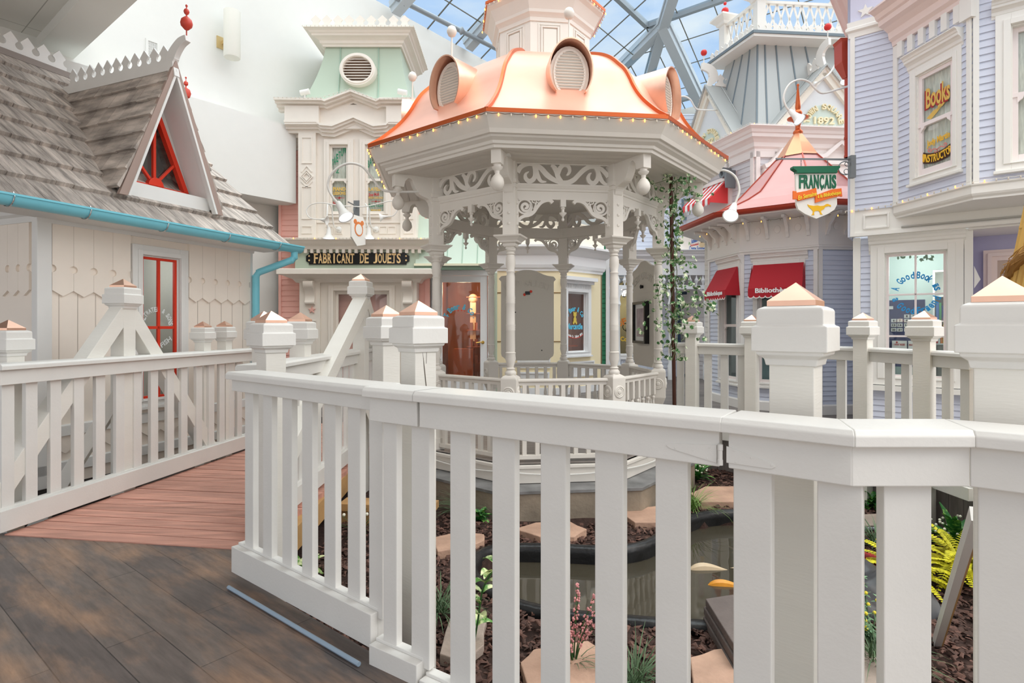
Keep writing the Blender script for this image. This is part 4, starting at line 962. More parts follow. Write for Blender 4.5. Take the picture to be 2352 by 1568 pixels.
while x < LC - .1:
    b.prism([(x, .34), (x + .2, .34), (x + .2, .24), (x + .1, .17), (x, .24)], -.018, 0, 'xz'); x += .2
cp('skirt_shingle', b, CREAM)
# near end wall (perpendicular, seen at the very left)
fn = Fr(fc.pt(0, 2.3), (-fc.n[0], -fc.n[1]))
b = MB(); b.box(.0, 2.25, -.001, .03, -.1, 2.25); obj('end_wall', b, CREAM, Cg, fn)
bb_ = points(.2, 2.2, y=0)
obj('pointed_board_band', bb_, CREAM, Cg, fn)
w = window(Cg, fc, wx0, wx1, wz0, wz1, CW, casing=.10, rows=2, cols=2, sash=.028, sashm=RED, rec=.02, bars=.03)
interior(Cg, fc, wx0 - .3, wx1 + .5, .3, 2.2, mat('cottage_room', (176, 174, 166), .8), 1.6, .06)
l = bpy.data.lights.new('cottage_fill', 'POINT'); l.energy = 9; l.shadow_soft_size = .2; o = bpy.data.objects.new('cottage_fill', l); COL.objects.link(o); p = fc.pt(wx0 + .3, .8); o.location = (p[0], p[1], 2.0)  # unseen point light added to brighten the cottage interior
t = MB(); zc = fc.z(wx0 + .2, 738); cxw = (wx0 + wx1) / 2 + .0
arctext(t, 'SALTWATER & SONS', cxw - .02, zc - .03, .155, 178, 2, .05, .028, .014, .002, .02); text(t, 'FISH', cxw + .01, cxw + .15, zc - .24, zc - .19, .014, .002, .02, ang=.6)
obj('lettering', t, mat('white_letter', (226, 232, 232), .5), w, fc)
# inside: a pair of pale cabinets to be seen through the pane
b = MB(); frame_rect(b, wx0 + .0, wx0 + .28, .3, 1.85, .04, .5, .56); b.box(wx1 - .1, wx1 + .2, .6, .9, .3, .95); obj('shop_cabinet', b, CW, Cg, fc)
# roof
SHK = mat('cedar_shake', (192, 181, 172), .85, var=.5, vscale=7, bump=1.0, bscale=50, stretch=(3.2, .45, .45), island=.16)
SP = .86; ZR0 = 2.30; XE = fc.x(662, -.35); RY = 2.02
def rz(y): return ZR0 + SP * (.35 + y)
def shakes(b, x0, x1, y0, y1, f, courses, rn, thick=.02, lean=0.0, clip=None):
    """f(x,s)->(x,y,z) point at fraction s up the slope; overlapping random-width shakes"""
    for c in range(courses):
        s0 = c / courses; s1 = (c + 1.12) / courses; x = x0 - rn.random() * .1
        while x < x1:
            w = rn.uniform(.10, .24); a, bb2 = max(x, x0), min(x + w - .004, x1)
            if bb2 - a > .02:
                if clip: lim = clip(s0); a2 = max(a, lim[0]); b3 = min(bb2, lim[1])
                else: a2, b3 = a, bb2
                if b3 - a2 > .015:
                    j = rn.uniform(-.01, .01) / courses * 4; P0, P1 = f(a2, s0 + j), f(b3, s0 + j); P2, P3 = f(b3, min(s1, 1.0)), f(a2, min(s1, 1.0)); N = f.n
                    T = [Vector(p) + N * thick for p in (P0, P1)] + [Vector(p) + N * .002 for p in (P2, P3)]
                    Bm = [Vector(p) - N * .004 for p in (P0, P1, P2, P3)]
                    b.add(T + Bm, [(0, 1, 2, 3), (7, 6, 5, 4), (0, 4, 5, 1), (1, 5, 6, 2), (2, 6, 7, 3), (3, 7, 4, 0)])
            x += w
class Slope:
    def __init__(s, y0, y1, zf): s.y0, s.y1, s.zf = y0, y1, zf; dz = zf(y1) - zf(y0); dy = y1 - y0; l = hypot(dy, dz); s.n = Vector((0, -dz / l, dy / l))
    def __call__(s, x, t): y = s.y0 + (s.y1 - s.y0) * t; return (x, y, s.zf(y))
rn = random.Random(11); b = MB(); shakes(b, -1.9, XE, 0, 0, Slope(-.36, RY, rz), 9, rn, .045); cp('shingle_roof', b, SHK)
b = MB(); b.prism([(-.34, rz(-.34) - .03), (-.34, rz(-.34)), (RY, rz(RY)), (RY, rz(RY) - .06)], -1.9, XE - .005, 'yz'); b.prism([(RY, rz(RY)), (RY, rz(RY) - .06), (RY + 1.2, rz(RY) - 1.1), (RY + 1.2, rz(RY) - 1.03)], -1.9, XE - .005, 'yz'); cp('roof_deck', b, mat('roof_board', (120, 105, 92), .8))
b = MB(); b.box(-1.9, XE - .05, -.33, .0, 2.235, 2.26); cp('eave_soffit', b, CW)
# gable closing under the roof, ridge cap, cresting
b = MB(); b.prism([(0.0, 2.25), (2.6, 2.25), (2.6, rz(RY) - .5), (RY, rz(RY) - .06), (0, rz(0) - .06)], LC - .04, LC, 'yz'); cp('gable_wall', b, CREAM)
b = MB(); b.box(-1.9, fc.x(158, RY) + .0, RY - .04, RY + .04, rz(RY) - .02, rz(RY) + .05); cp('ridge_cap', b, mat('ridge_board', (150, 140, 134), .7))
b = MB(); crest(b, -1.9, fc.x(152, RY), rz(RY) + .04, .24, .165, RY - .012, RY + .012); cp('ridge_cresting', b, CW)
# dormer
gy = -.02; dl, dr = fc.x(262, gy), fc.x(482, gy); dm = (dl + dr) / 2; dz0 = rz(gy) + .02; dzt = 3.98
GH = (dzt - dz0)
hw = (dr - dl) / 2
def dface(side):
    # slope plane of the dormer: from ridge (dm, z=dzt) down to its eave at dm +- hw
    class F_: pass
    def f(y, t): # here "x" runs along y (depth), t up the slope
        return (dm + side * hw * (1 - t) * 1.08, y, dz0 - .02 + (dzt - dz0) * t + .03)
    l = hypot(hw * 1.08, dzt - dz0); f_n = Vector((side * (dzt - dz0) / l, 0, hw * 1.08 / l))
    class G_:
        n = f_n
        def __call__(s, a, t): return f(a, t)
    return G_()
rn = random.Random(5)
for side, nm in ((-1, 'dormer_shingle'), (1, 'dormer_shingle')):
    b = MB()
    def clip(t):
        z = dz0 + (dzt - dz0) * t; yb = (z - ZR0) / SP - .35; return (gy - .14, yb + .22)
    shakes(b, gy - .14, 2.0, 0, 0, dface(side), 7, rn, .032, clip=clip)
    cp(nm, b, SHK)
b = MB()
RK = mat('rake_board', (168, 146, 136), .6)
for s in (-1, 1):
    b.prism([(dm + s * (hw + .05), dz0 - .05), (dm + s * (hw - .03), dz0 - .05), (dm, dzt - .02), (dm, dzt + .09)], gy - .15, gy - .11, 'xz')
cp('rake_board', b, RK)
b = MB()
for s in (-1, 1):
    b.prism([(dm + s * (hw - .03), dz0 - .05), (dm + s * (hw - .055), dz0 - .05), (dm, dzt - .09), (dm, dzt - .02)], gy - .16, gy - .10, 'xz')
cp('rake_trim', b, CW)
# gable face with triangular red window
zw0, zw1 = dz0 + .17, dzt - .50; tw = hw * (1 - (zw0 - dz0) / GH) - .10; zw1 = dzt - .36
b = MB()
fy = gy + .2
for s in (-1, 1): b.prism([(dm + s * (hw - .05), dz0), (dm + s * tw, dz0 + .1), (dm + s * tw, zw0), (dm, zw1), (dm, dzt - .05)], fy - .02, fy, 'xz')
for s in (-1, 1): b.prism([(dm + s * (hw - .02), dz0), (dm + s * (hw - .05), dz0), (dm, dzt - .09), (dm, dzt - .05)], gy - .1, fy, 'xz')
b.prism([(dm - hw + .05, dz0 - .03), (dm + hw - .05, dz0 - .03), (dm + hw - .09, zw0 - .05), (dm - hw + .09, zw0 - .05)], gy - .06, fy - .02, 'xz'); dg = cp('dormer_front', b, CW)
b = MB()
def seg(a, c, w, y0, y1): b.ribbon([a, c], w, y0, y1)
seg((dm - tw, zw0), (dm, zw1), .05, fy - .05, fy + .01); seg((dm + tw, zw0), (dm, zw1), .05, fy - .05, fy + .01); seg((dm - tw, zw0), (dm + tw, zw0), .03, fy - .05, fy + .01)
seg((dm, zw0), (dm, zw1), .03, fy - .035, fy); seg((dm, zw0 + .02), (dm - tw * .62, zw0 + (zw1 - zw0) * .34), .025, fy - .035, fy); seg((dm, zw0 + .02), (dm + tw * .62, zw0 + (zw1 - zw0) * .34), .025, fy - .035, fy)
b.prism([(dm + .085 * cos(radians(t)), zw0 + .01 + .085 * sin(radians(t))) for t in range(0, 181, 15)], fy - .06, fy, 'xz'); cp('dormer_sash', b, RED, dg, bevel=.002)
b = MB(); b.prism([(dm - tw, zw0), (dm + tw, zw0), (dm, zw1)], fy + .01, fy + .014, 'xz'); cp('dormer_pane', b, GLASS, dg)
b = MB(); b.prism([(dm - tw - .05, zw0 - .05), (dm + tw + .05, zw0 - .05), (dm, zw1 + .1)], fy + .2, fy + .21, 'xz'); cp('dormer_backing', b, mat('dim_attic', (110, 108, 106), .8), dg)
# dormer ridge cresting runs along y
MR = Matrix.Translation((dm, 0, 0)) @ Matrix.Rotation(pi / 2, 4, 'Z')
b = MB(); crest(b, gy - .05, 1.55, dzt + .04, .22, .145, -.009, .009, M=MR); b.box(gy - .14, 1.6, -.035, .035, dzt - .03, dzt + .06, MR); cp('dormer_cresting', b, CW)
b = MB(); pr = bez([(0, -.10), (.01, -.03), (.03, .04), (.02, .11), (-.03, .18), (-.11, .245), (-.20, .27)], 5)
b.ribbon([(p[0] + gy - .12, dzt + p[1]) for p in pr], [.10, .09, .10, .13, .11, .09, .06], -.03, .03, MR)
b.v = b.v; cp('crest_horn', b, CW, bevel=.004)
b = MB(); fx = gy - .30; fz = dzt + .31
b.lathe([(.006, -.03), (.006, .05), (.02, .055), (.052, .09), (.058, .12), (.05, .155), (.02, .185), (.007, .19), (.007, .205), (.022, .22), (.028, .24), (.022, .26), (.006, .272), (.005, .285), (.011, .295), (.011, .305), (.003, .315)], (dm, fx), 18, z=fz); cp('red_finial', b, mat('finial_red', (206, 74, 58), .4), smooth=True, sharp=80)
# far end finial beyond the roof
FE = thing('roof_finial', 'small red ball finial on the far end of the cottage roof', 'finial', (XE - .5, RY, rz(RY)), fr=fc)
fq = (XE - .3, RY - .3); fpx = fc.pt(*fq)
Yf = 7.9; b = MB(); b.lathe([(.03, -.02), (.03, .02), (.006, .03), (.006, .05), (.05, .08), (.065, .13), (.05, .18), (.008, .21), (.008, .23), (.028, .25), (.028, .28), (.006, .3), (.004, .33), (.012, .34), (.012, .35), (.002, .36)], (PX(427, Yf), Yf), 16, z=PZ(236, Yf)); obj('finial_balls', b, mat('finial_red', (206, 74, 58)), FE, smooth=True)
b = MB(); b.box(PX(427, Yf) - .04, PX(427, Yf) + .04, Yf - .04, Yf + .04, rz(RY) - 1.2, PZ(236, Yf)); obj('finial_base', b, CW, FE)
# gutter and downspout
CY = mat('cyan_enamel', (132, 214, 232), .35, var=.03)
gt = thing('rain_gutter', 'bright cyan half round gutter along the cottage eave with downspout', 'gutter', (XE, -.42, 0), fr=fc)
b = MB(); gy0 = -.42; gzc = 2.30; ri = .078
pr = [(gy0 + ri * cos(radians(t)), gzc + ri * sin(radians(t))) for t in range(180, 361, 15)] + [(gy0 + (ri - .006) * cos(radians(t)), gzc + (ri - .006) * sin(radians(t))) for t in range(360, 179, -15)]
b.prism(pr, -1.9, XE + .12, 'yz'); b.prism([(gy0 + ri * cos(radians(t)), gzc + ri * sin(radians(t))) for t in range(180, 361, 15)], XE + .115, XE + .12, 'yz'); b.box(-1.9, XE + .12, gy0 - ri - .01, gy0 - ri + .004, gzc - .008, gzc + .008); obj('trough', b, CY, gt, fc, smooth=True)
for u in (18, 195, 373, 516, 633):
    x = fc.x(u, gy0); b = MB(); b.tube([(x, gy0 - ri + .01, gzc + .02)] + [(x, gy0 + (ri + .008) * cos(radians(t)), gzc + (ri + .008) * sin(radians(t))) for t in range(190, 351, 20)] + [(x, gy0 + ri, gzc + .04)], .005, 6); obj('bracket', b, CHROME, gt, fc, smooth=True)
dx = XE + .03
path = [(dx, gy0, gzc - .05), (dx, gy0, gzc - .13), (dx - .02, gy0 + .02, gzc - .17), (LC + .04, -.10, gzc - .33), (LC + .02, -.07, gzc - .38), (LC + .02, -.07, .1)]
b = MB(); b.tube(path, .042, 14); obj('downspout', b, CY, gt, fc, smooth=True, sharp=80)
b = MB()
for i in (1, 2, 3, 4):
    p = Vector(path[i]); q_ = Vector(path[i + 1]); d = (q_ - p).normalized(); b.tube([p - d * .008, p + d * .008], .0455, 14)
obj('collar', b, CY, gt, fc, smooth=True)
# ================================================================ TOY SHOP
ft = Fr((0, 10.2)); TC = TRIM
tx = lambda u, off=0: ft.x(u, off)
tz = lambda v, off=0: EYE + (VH - v) / FPX * (10.2 + off)
T = thing('toy_shop', 'narrow cream and sage facade with oval vent tower and black signboard', 'building', (tx(825), 0, 0), fr=ft)
def tp(name, mb, m, parent=None, **k): return obj(name, mb, m, parent or T, ft, **k)
CRM = mat('shop_cream', (236, 228, 217), .55, var=.02)
X0, X1 = tx(689), tx(958)
wl0, wl1, wr0, wr1 = tx(758), tx(800), tx(840), tx(886)
wz = (tz(492), tz(334)); door = (tx(768), tx(895), .15, tz(668))
b = MB(); wallholes(b, X0, X1, -.1, tz(232), [(wl0, wl1, *wz), (wr0, wr1, *wz), door], 0, .05); b.box(X0, X0 + .05, .05, 1.6, -.1, tz(232)); b.box(X1 - .05, X1, .05, 1.6, -.1, tz(232)); tp('wall', b, CRM)
# mansard tower
zb, zt = tz(236), tz(102, .2); bx0, bx1 = tx(694), tx(944); ux0, ux1 = tx(739), tx(914)
b = MB(); n = 8; vs = []
for i in range(n + 1):
    t = i / n; e = (1 - t) ** 1.5; dx0 = ux0 + (bx0 - ux0) * e; dx1 = ux1 + (bx1 - ux1) * e; dy = .22 - .22 * e; z = zb + (zt - zb) * t
    vs += [(dx0, dy, z), (dx1, dy, z), (dx1, 1.7 - dy, z), (dx0, 1.7 - dy, z)]
b.add(vs, [(4 * i + j, 4 * i + (j + 1) % 4, 4 * i + 4 + (j + 1) % 4, 4 * i + 4 + j) for i in range(n) for j in range(4)]); tw = tp('mansard_tower', b, GREEN, smooth=True, sharp=30)
b = MB()
for (ut, ub) in ((782, 776), (869, 868)):
    P = []
    for i in range(n + 1): t = i / n; e = (1 - t) ** 1.5; P.append((tx(ub) + (tx(ut, .2) - tx(ub)) * t, .22 - .22 * e - .012, zb + (zt - zb) * t))
    b.tube(P, .01, 5)
tp('standing_seam', b, mat('sage_seam', (160, 186, 168), .5), tw)
ox, oz = tx(825, .1), tz(166, .1); rx, rz_ = .285, .255
b = MB(); b.ribbon([(ox + rx * cos(t * pi / 20), oz + rz_ * sin(t * pi / 20)) for t in range(40)], .06, -.04, .25, closed=True); b.ribbon([(ox + (rx - .01) * cos(t * pi / 20), oz + (rz_ - .01) * sin(t * pi / 20)) for t in range(40)], .025, -.055, -.04, closed=True)
ov = tp('oval_vent', b, CRM, smooth=True, sharp=40)
b = MB(); b.prism([(ox + rx * cos(t * pi / 20), oz + rz_ * sin(t * pi / 20)) for t in range(40)], .06, .1, 'xz'); tp('vent_backing', b, mat('vent_shade', (150, 128, 112), .8), ov)
b = MB()
for i in range(9):
    z = oz - .22 + .44 * (i + .5) / 9; hw = rx * sqrt(max(0, 1 - ((z - oz) / rz_) ** 2)) - .02
    if hw > 0: b.add([(ox - hw, -.02, z - .02), (ox + hw, -.02, z - .02), (ox + hw, .03, z + .018), (ox - hw, .03, z + .018), (ox - hw, -.02, z - .008), (ox + hw, -.02, z - .008)], [(0, 1, 2, 3), (4, 5, 2, 3), (0, 1, 5, 4)])
tp('louver', b, CRM, ov)
# top cornice with cresting
b = MB(); zc = tz(60, -.1); hh = zc - tz(109, .2); b.sweep([(ux0, 1.6), (ux0, .2), (ux1, .2), (ux1, 1.6)], cornice_prof(.30, hh), z=zc); tp('top_cornice', b, CRM)
b = MB(); crest(b, ux0 - .2, ux1 + .22, zc, .24, .19, -.02, .01); tp('cresting', b, CRM)
b = MB(); b.box(ux0, ux1, .2, 1.5, zc - .1, zc - .02); tp('cornice_deck', b, CRM)
# lower entablature with peaked centre
za, zbb = tz(239), tz(300)
pk = [(tx(644), za), (tx(750), za - .01), (tx(757), za - .03), (tx(815), za + .14), (tx(872), za - .03), (tx(880), za), (tx(962), za)]
b = MB()
def molding(b, pts, h, d, y=0):
    """stepped moulding following a polyline in the facade plane"""
    for (a, c, dd) in ((0, .22, d), (.22, .45, d * .8), (.45, .7, d * .55), (.7, 1, d * .3)):
        P = [(p[0], p[1] - h * (a + c) / 2) for p in pts]
        for p, q_ in zip(P, P[1:]): 
            hh_ = h * (c - a) / 2; b.prism([(p[0], p[1] - hh_), (q_[0], q_[1] - hh_), (q_[0], q_[1] + hh_), (p[0], p[1] + hh_)], y - dd, y, 'xz')
molding(b, pk, .16, .30); tp('upper_cornice', b, CRM)
z2 = tz(287); pk2 = [(tx(662), z2 + .02), (tx(735), z2 + .02), (tx(742), z2 - .03), (tx(770), z2 - .05), (tx(818), z2 + .10), (tx(862), z2 - .05), (tx(892), z2 - .03), (tx(898), z2 + .02), (tx(962), z2 + .02)]
b = MB(); molding(b, pk2, .18, .2); tp('lower_cornice', b, CRM)
b = MB(); b.box(tx(663), tx(740), -.19, 0, z2 - .05, za - .1); b.box(tx(892), tx(960), -.19, 0, z2 - .05, za - .1); b.box(tx(740), tx(892), -.10, 0, z2 - .1, za - .05); tp('frieze_block', b, CRM)
b = MB(); b.box(tx(663), X0 + .01, .0, 1.2, za - .5, za - .06); tp('cornice_return', b, CRM)
# pilasters with raised panels
for (u0, u1) in ((688, 728), (921, 958)):
    a, c = tx(u0), tx(u1); b = MB(); b.box(a, c, -.07, 0, tz(548), tz(308)); pl = tp('pilaster', b, CRM, bevel=.004); m_ = (a + c) / 2; w_ = (c - a) * .3
    b = MB(); frame_rect(b, m_ - w_, m_ + w_, tz(378), tz(318), .015, -.085, -.07); frame_rect(b, m_ - w_, m_ + w_, tz(505), tz(430), .015, -.085, -.07); frame_rect(b, m_ - w_, m_ + w_, tz(538), tz(520), .015, -.085, -.07)
    zm = tz(408)
    for r in (.11, .07): b.ribbon([(m_, zm + r), (m_ + r * .95, zm), (m_, zm - r), (m_ - r * .95, zm)], .02, -.09, -.07, closed=True)
    b.ribbon([(m_ - w_, zm + .08), (m_, zm + .19), (m_ + w_, zm + .08)], .022, -.085, -.07); b.ribbon([(m_ - w_, zm - .08), (m_, zm - .19), (m_ + w_, zm - .08)], .022, -.085, -.07); tp('raised_panel', b, CRM, pl)
for (a, c, nm) in ((wl0, wl1, 'l'), (wr0, wr1, 'r')):
    w = window(T, ft, a, c, wz[0], wz[1], CRM, casing=.10, hung=True, lace=True, sash=.03, rec=.02, sill=False)
    t = MB(); G1 = MB(); R1 = MB(); zz = (wz[1] - wz[0]); cxx = (a + c) / 2; hw = (c - a) / 2 - .05; yy = .014
    if nm == 'l':
        for i, ch in enumerate('ZAETUNS'): text(t, ch, a + .02 + i * .043, a + .058 + i * .043, tz(385) + i * .052 - (.10 if i == 0 else 0), tz(385) + .16 + i * .045, yy, .003, .02)
        text(t, 'Z', a + .10, a + .16, tz(397), tz(386), yy, .003, .02)
        text(G1, 'PIANO', cxx - hw, cxx + hw, tz(438), tz(429), yy, .003, .04); text(G1, 'LESSONS', cxx - hw, cxx + hw, tz(447), tz(439.5), yy, .003, .04)
        R1.prism(star(cxx, tz(454), .03), yy, yy + .002, 'xz'); R1.box(cxx - .09, cxx + .09, yy, yy + .002, tz(454.5), tz(453.5))
        text(R1, 'Notes', cxx - hw, cxx + .02, tz(470), tz(462), yy, .003, .02)
    else:
        for i, ch in enumerate('BAETUNS'): text(t, ch, a + .02 + i * .045, a + .06 + i * .045, tz(385) + i * .04, tz(385) + .14 + i * .04, yy, .003, .02)
        text(G1, 'LATEST', cxx - hw, cxx + hw, tz(438), tz(430), yy, .003, .04); text(G1, 'FROM CHICAGO', cxx - hw, cxx + hw, tz(456), tz(451), yy, .003, .03); text(G1, 'MANAGER', cxx - .09, cxx + .09, tz(484), tz(480), yy, .003, .04)
        text(R1, 'Sheet Music', cxx - hw, cxx + .06, tz(450), tz(442), yy, .003, .02, rise=.02); R1.prism(star(cxx, tz(462), .025), yy, yy + .002, 'xz'); R1.box(cxx - .08, cxx + .08, yy, yy + .002, tz(462.5), tz(461.5))
        text(t, 'Dave Young', cxx - hw, cxx + hw, tz(477), tz(468), yy, .003, .02)
    tp('green_lettering', t, mat('letter_green', (38, 132, 92), .5), w); tp('gold_lettering', G1, GOLD, w); tp('red_lettering', R1, mat('letter_red', (190, 48, 48), .5), w)
b = MB(); b.box(tx(742), tx(890), .3, .32, tz(500), tz(330)); tp('room_backing', b, mat('pale_room', (196, 194, 186), .8))
# small raised panels
for u in (756, 777, 824, 848, 880, 900):
    b = MB(); frame_rect(b, tx(u - 9), tx(u + 9), tz(537), tz(519), .014, -.015, 0); tp('raised_panel', b, CRM)
b = MB(); b.box(X0 + .25, X1 - .25, -.02, 0, tz(512), tz(509)); tp('belt_course', b, CRM)
# sign storey
b = MB(); za2 = tz(546, -.35); b.sweep([(X0, .6), (X0, -.0), (X1, 0), (X1, .6)], [(0, -.17), (.16, -.17), (.18, -.12), (.24, -.08), (.28, -.03), (.30, -.02), (.30, 0), (0, 0)], z=za2); tp('sign_cornice', b, CRM)
b = MB(); n = 21; xa, xb = X0 - .12, X1 + .12
for i in range(n): x = xa + (xb - xa) * (i + .5) / n; b.box(x - .026, x + .026, -.17, -.10, za2 - .235, za2 - .17)
tp('dentil_row', b, CRM)
b = MB(); b.box(X0 - .05, X1 + .05, -.10, 0, tz(617, -.1), za2 - .16); b.box(X0 - .05, X0, 0, .5, tz(617, -.1), za2 - .16); b.box(X1, X1 + .05, 0, .5, tz(617, -.1), za2 - .16); tp('sign_fascia', b, GREEN)
b = MB(); sx0, sx1, sz0, sz1 = tx(703, -.12), tx(940, -.12), tz(607.5, -.12), tz(579.5, -.12); k = .05
b.prism([(sx0 + k, sz0), (sx1 - k, sz0), (sx1 - k, sz0 + .03), (sx1, sz0 + .06), (sx1, sz1 - .06), (sx1 - k, sz1 - .03), (sx1 - k, sz1), (sx0 + k, sz1), (sx0 + k, sz1 - .03), (sx0, sz1 - .06), (sx0, sz0 + .06), (sx0 + k, sz0 + .03)], -.125, -.10, 'xz')
sg = tp('signboard', b, BLACK, bevel=.002)
t = MB(); zl0, zl1 = sz0 + .022, sz1 - .02
for s, ua, ub in (('FABRICANT', 721, 815), ('DE', 826.5, 848), ('JOUETS', 857, 921.5)):
    x0_, x1_ = tx(ua, -.12), tx(ub, -.12); n = len(s); wch = (x1_ - x0_) / n
    for i, ch in enumerate(s):
        w_ = wch * (.3 if ch == 'I' else .86); cxx = x0_ + wch * (i + .5); text(t, ch, cxx - w_ / 2, cxx + w_ / 2, zl0, zl1, -.127, .008, .02)
        if ch in 'FBRNTDE': 
            for zz in (zl0, zl1 - .014): t.box(cxx - w_ / 2 - .008, cxx - w_ / 2 + .03, -.131, -.126, zz, zz + .014)
for x in (sx0 + .055, sx1 - .055):
    for z in ((sz0 * .65 + sz1 * .35), (sz0 * .3 + sz1 * .7)): t.lathe([(.016, 0), (.012, .006)], n=10, M=Matrix.Translation((x, -.126, z)) @ Matrix.Rotation(pi / 2, 4, 'X'))
tp('gilded_lettering', t, mat('gilt', (240, 206, 150), .45), sg)
b = MB(); zl_ = tz(617, -.3); b.sweep([(X0, .6), (X0, 0), (X1, 0), (X1, .6)], [(0, -.22), (.05, -.22), (.10, -.16), (.24, -.10), (.30, -.09), (.30, -.0), (.27, .01), (0, .01)], z=zl_); tp('shop_ledge', b, CRM, bevel=.004)
# shop front below: consoles, side pilasters, window surround
for u0 in (700, 925):
    a = tx(u0, -.1); c = a + .17; b = MB()
    P = bez([(-.0, tz(645)), (-.19, tz(645) - .01), (-.20, tz(655) - .02), (-.13, tz(668)), (-.09, tz(680)), (-.10, tz(690)), (-.12, tz(694)), (-.10, tz(699)), (-.0, tz(700))], 4)
    b.prism(P, a, c, 'yz'); tp('scroll_console', b, CRM, bevel=.004, smooth=True)
for (u0, u1) in ((690, 737), (922, 958)):
    b = MB(); b.box(tx(u0), tx(u1), -.05, 0, 0, tz(640)); b.box(tx(u0), tx(u1), -.08, 0, 0, .25); frame_rect(b, tx(u0 + 9), tx(u1 - 7), .4, tz(735), .02, -.062, -.05); tp('shopfront_pilaster', b, CRM, bevel=.003)
b = MB(); b.prism(star(tx(717, -.05), tz(711.5, -.05), .065), -.075, -.05, 'xz'); tp('pink_star', b, mat('star_pink', (233, 178, 166), .5))
w = window(T, ft, door[0], door[1], door[2], door[3], CRM, casing=.10, rows=3, cols=2, sash=.05, rec=.06, sill=False, bars=.02)
b = MB(); xm = (door[0] + door[1]) / 2; b.box(xm - .07, xm + .07, .03, .08, door[2], door[3]); tp('mullion', b, CRM, w)
b = MB(); text(b, 'Finale', tx(780), tx(812), tz(765), tz(735), .05, .003, .03, rise=.1); tp('lettering', b, mat('orange_letter', (226, 120, 70), .5), w)
WOOD = mat('warm_wood_room', (168, 98, 56), .6, var=.35, vscale=3, stretch=(1, 1, .3))
interior(T, ft, door[0] - .3, door[1] + .3, 0, tz(655), WOOD, 1.3, .1)
b = MB()
for i in range(3): b.box(door[0] + .05, door[1] - .1, 1.0, 1.3, .5 + i * .45, .53 + i * .45)
for i in range(9): x = door[0] + .15 + i * .1; z = .53 + .45 * (i % 3); b.lathe([(.04, z), (.05, z + .1), (.02, z + .2), (.01, z + .24)], (x, 1.1), 8)
tp('toy_shelf', b, mat('dark_wood', (120, 66, 44), .5))
def fill_light(x, y, z, e, fr, c=(1, .72, .45)):  # unseen point light added to brighten a room behind glass
    l = bpy.data.lights.new('room_fill', 'POINT'); l.energy = e; l.color = c; l.shadow_soft_size = .15; o = bpy.data.objects.new('room_fill', l); COL.objects.link(o); p = fr.pt(x, y); o.location = (p[0], p[1], z)
fill_light(xm, .6, 1.7, 16, ft)
# spot lights on the ledge
for u, s_, l in ((705, 1, 'small white spotlight on the left of the toy shop tower ledge'), (927, -1, 'small white spotlight on the right of the toy shop tower ledge')):
    t = thing('spotlight', l, 'spotlight', (tx(u), -.1, tz(232)), fr=ft, group='spotlights on the tower ledge')
    b = MB(); b.box(tx(u) - .008, tx(u) + .008, -.11, -.09, tz(236), tz(222)); obj('stand', b, WHITE, t, ft); b = MB(); M = Matrix.Translation((tx(u), -.1, tz(217))) @ Matrix.Rotation(radians(80 * s_), 4, 'Y'); b.lathe([(.045, -.08), (.05, .08), (.04, .085)], n=14, M=M); obj('head', b, WHITE, t, ft, smooth=True)
light_string('string of tiny clear lamps along the toy shop sign cornice', ft, [(X0 - .3, -.32, za2 + .01), (X1 + .3, -.32, za2 + .01)], .06, lit=(0, 0, 0, 0, 0, 1), cordm=WHITE)
light_string('string of tiny clear lamps along the toy shop top cornice', ft, [(ux0 - .3, -.12, zc + .01), (ux1 + .3, -.12, zc + .01), (ux1 + .3, 1.5, zc + .01)], .07, lit=(0,), cordm=WHITE)
light_string('string of tiny clear lamps along the toy shop peaked ledge', ft, [(tx(646), -.31, za + .01), (tx(750), -.31, za), (tx(815), -.31, za + .15), (tx(872), -.31, za - .02), (tx(960), -.31, za + .01)], .07, lit=(0,), cordm=WHITE)
# pink side wall behind the shop
fpk = Fr((0, 10.42)); px0, px1 = fpk.x(641), fpk.x(988)
K = thing('pink_house', 'pink clapboard house wall behind the cream toy shop', 'building', ((px0 + px1) / 2, 0, 0), fr=fpk)
b = MB(); siding(b, px0, px1, 0, fpk.z(0, 335), .098); obj('siding', b, PINKS, K, fpk)

for a_, c_ in ((px0, px0 + .05), (px1 - .09, px1)): b = MB(); b.box(a_, c_, -.03, .02, 0, fpk.z(0, 335)); obj('corner_board', b, PINKS, K, fpk)
b = MB(); b.sweep([(px0, .3), (px0, 0), (px1, 0)], cornice_prof(.25, .32), z=fpk.z(0, 305)); obj('side_cornice', b, CRM, K, fpk)
# lamps over the sign
def tl(u, v, off): return (*ft.pt(tx(u, off), off), tz(v, off))
for (uc, ul, l) in ((779, 755, 'left white gooseneck lamp hanging over the black signboard'), (864, 847, 'right white gooseneck lamp hanging over the black signboard')):
    gooseneck(l, [tl(uc, 527, -.03), tl(uc - 12, 518, -.12), tl(uc - 17, 480, -.2), tl(uc - 25, 468, -.3), tl(ul - 3, 478, -.42), tl(ul - 4, 510, -.5), tl(ul - 1, 524, -.5)], tl(ul, 524, -.5), (0, 0, -1), .92, canopy=(tl(uc, 527, -.0), (0, -1, 0)), r=.012, rim=.95)
for (u_, pts, l) in ((716, [(806, 474), (780, 472), (740, 466), (715, 470), (704, 484), (712, 500), (735, 504)], 'left trumpet shaped lamp on a thin looped arm from the sign bracket'), (905, [(812, 474), (840, 474), (880, 465), (903, 462), (913, 478), (905, 494), (890, 497)], 'right trumpet shaped lamp on a thin looped arm from the sign bracket')):
    s_ = -1 if u_ < 800 else 1
    gooseneck(l, [tl(u, v, -.55) for u, v in pts], tl(pts[-1][0], pts[-1][1], -.55), (-s_ * 1, -.1, -.15), .9, lit=False, r=.009, shape='trumpet')
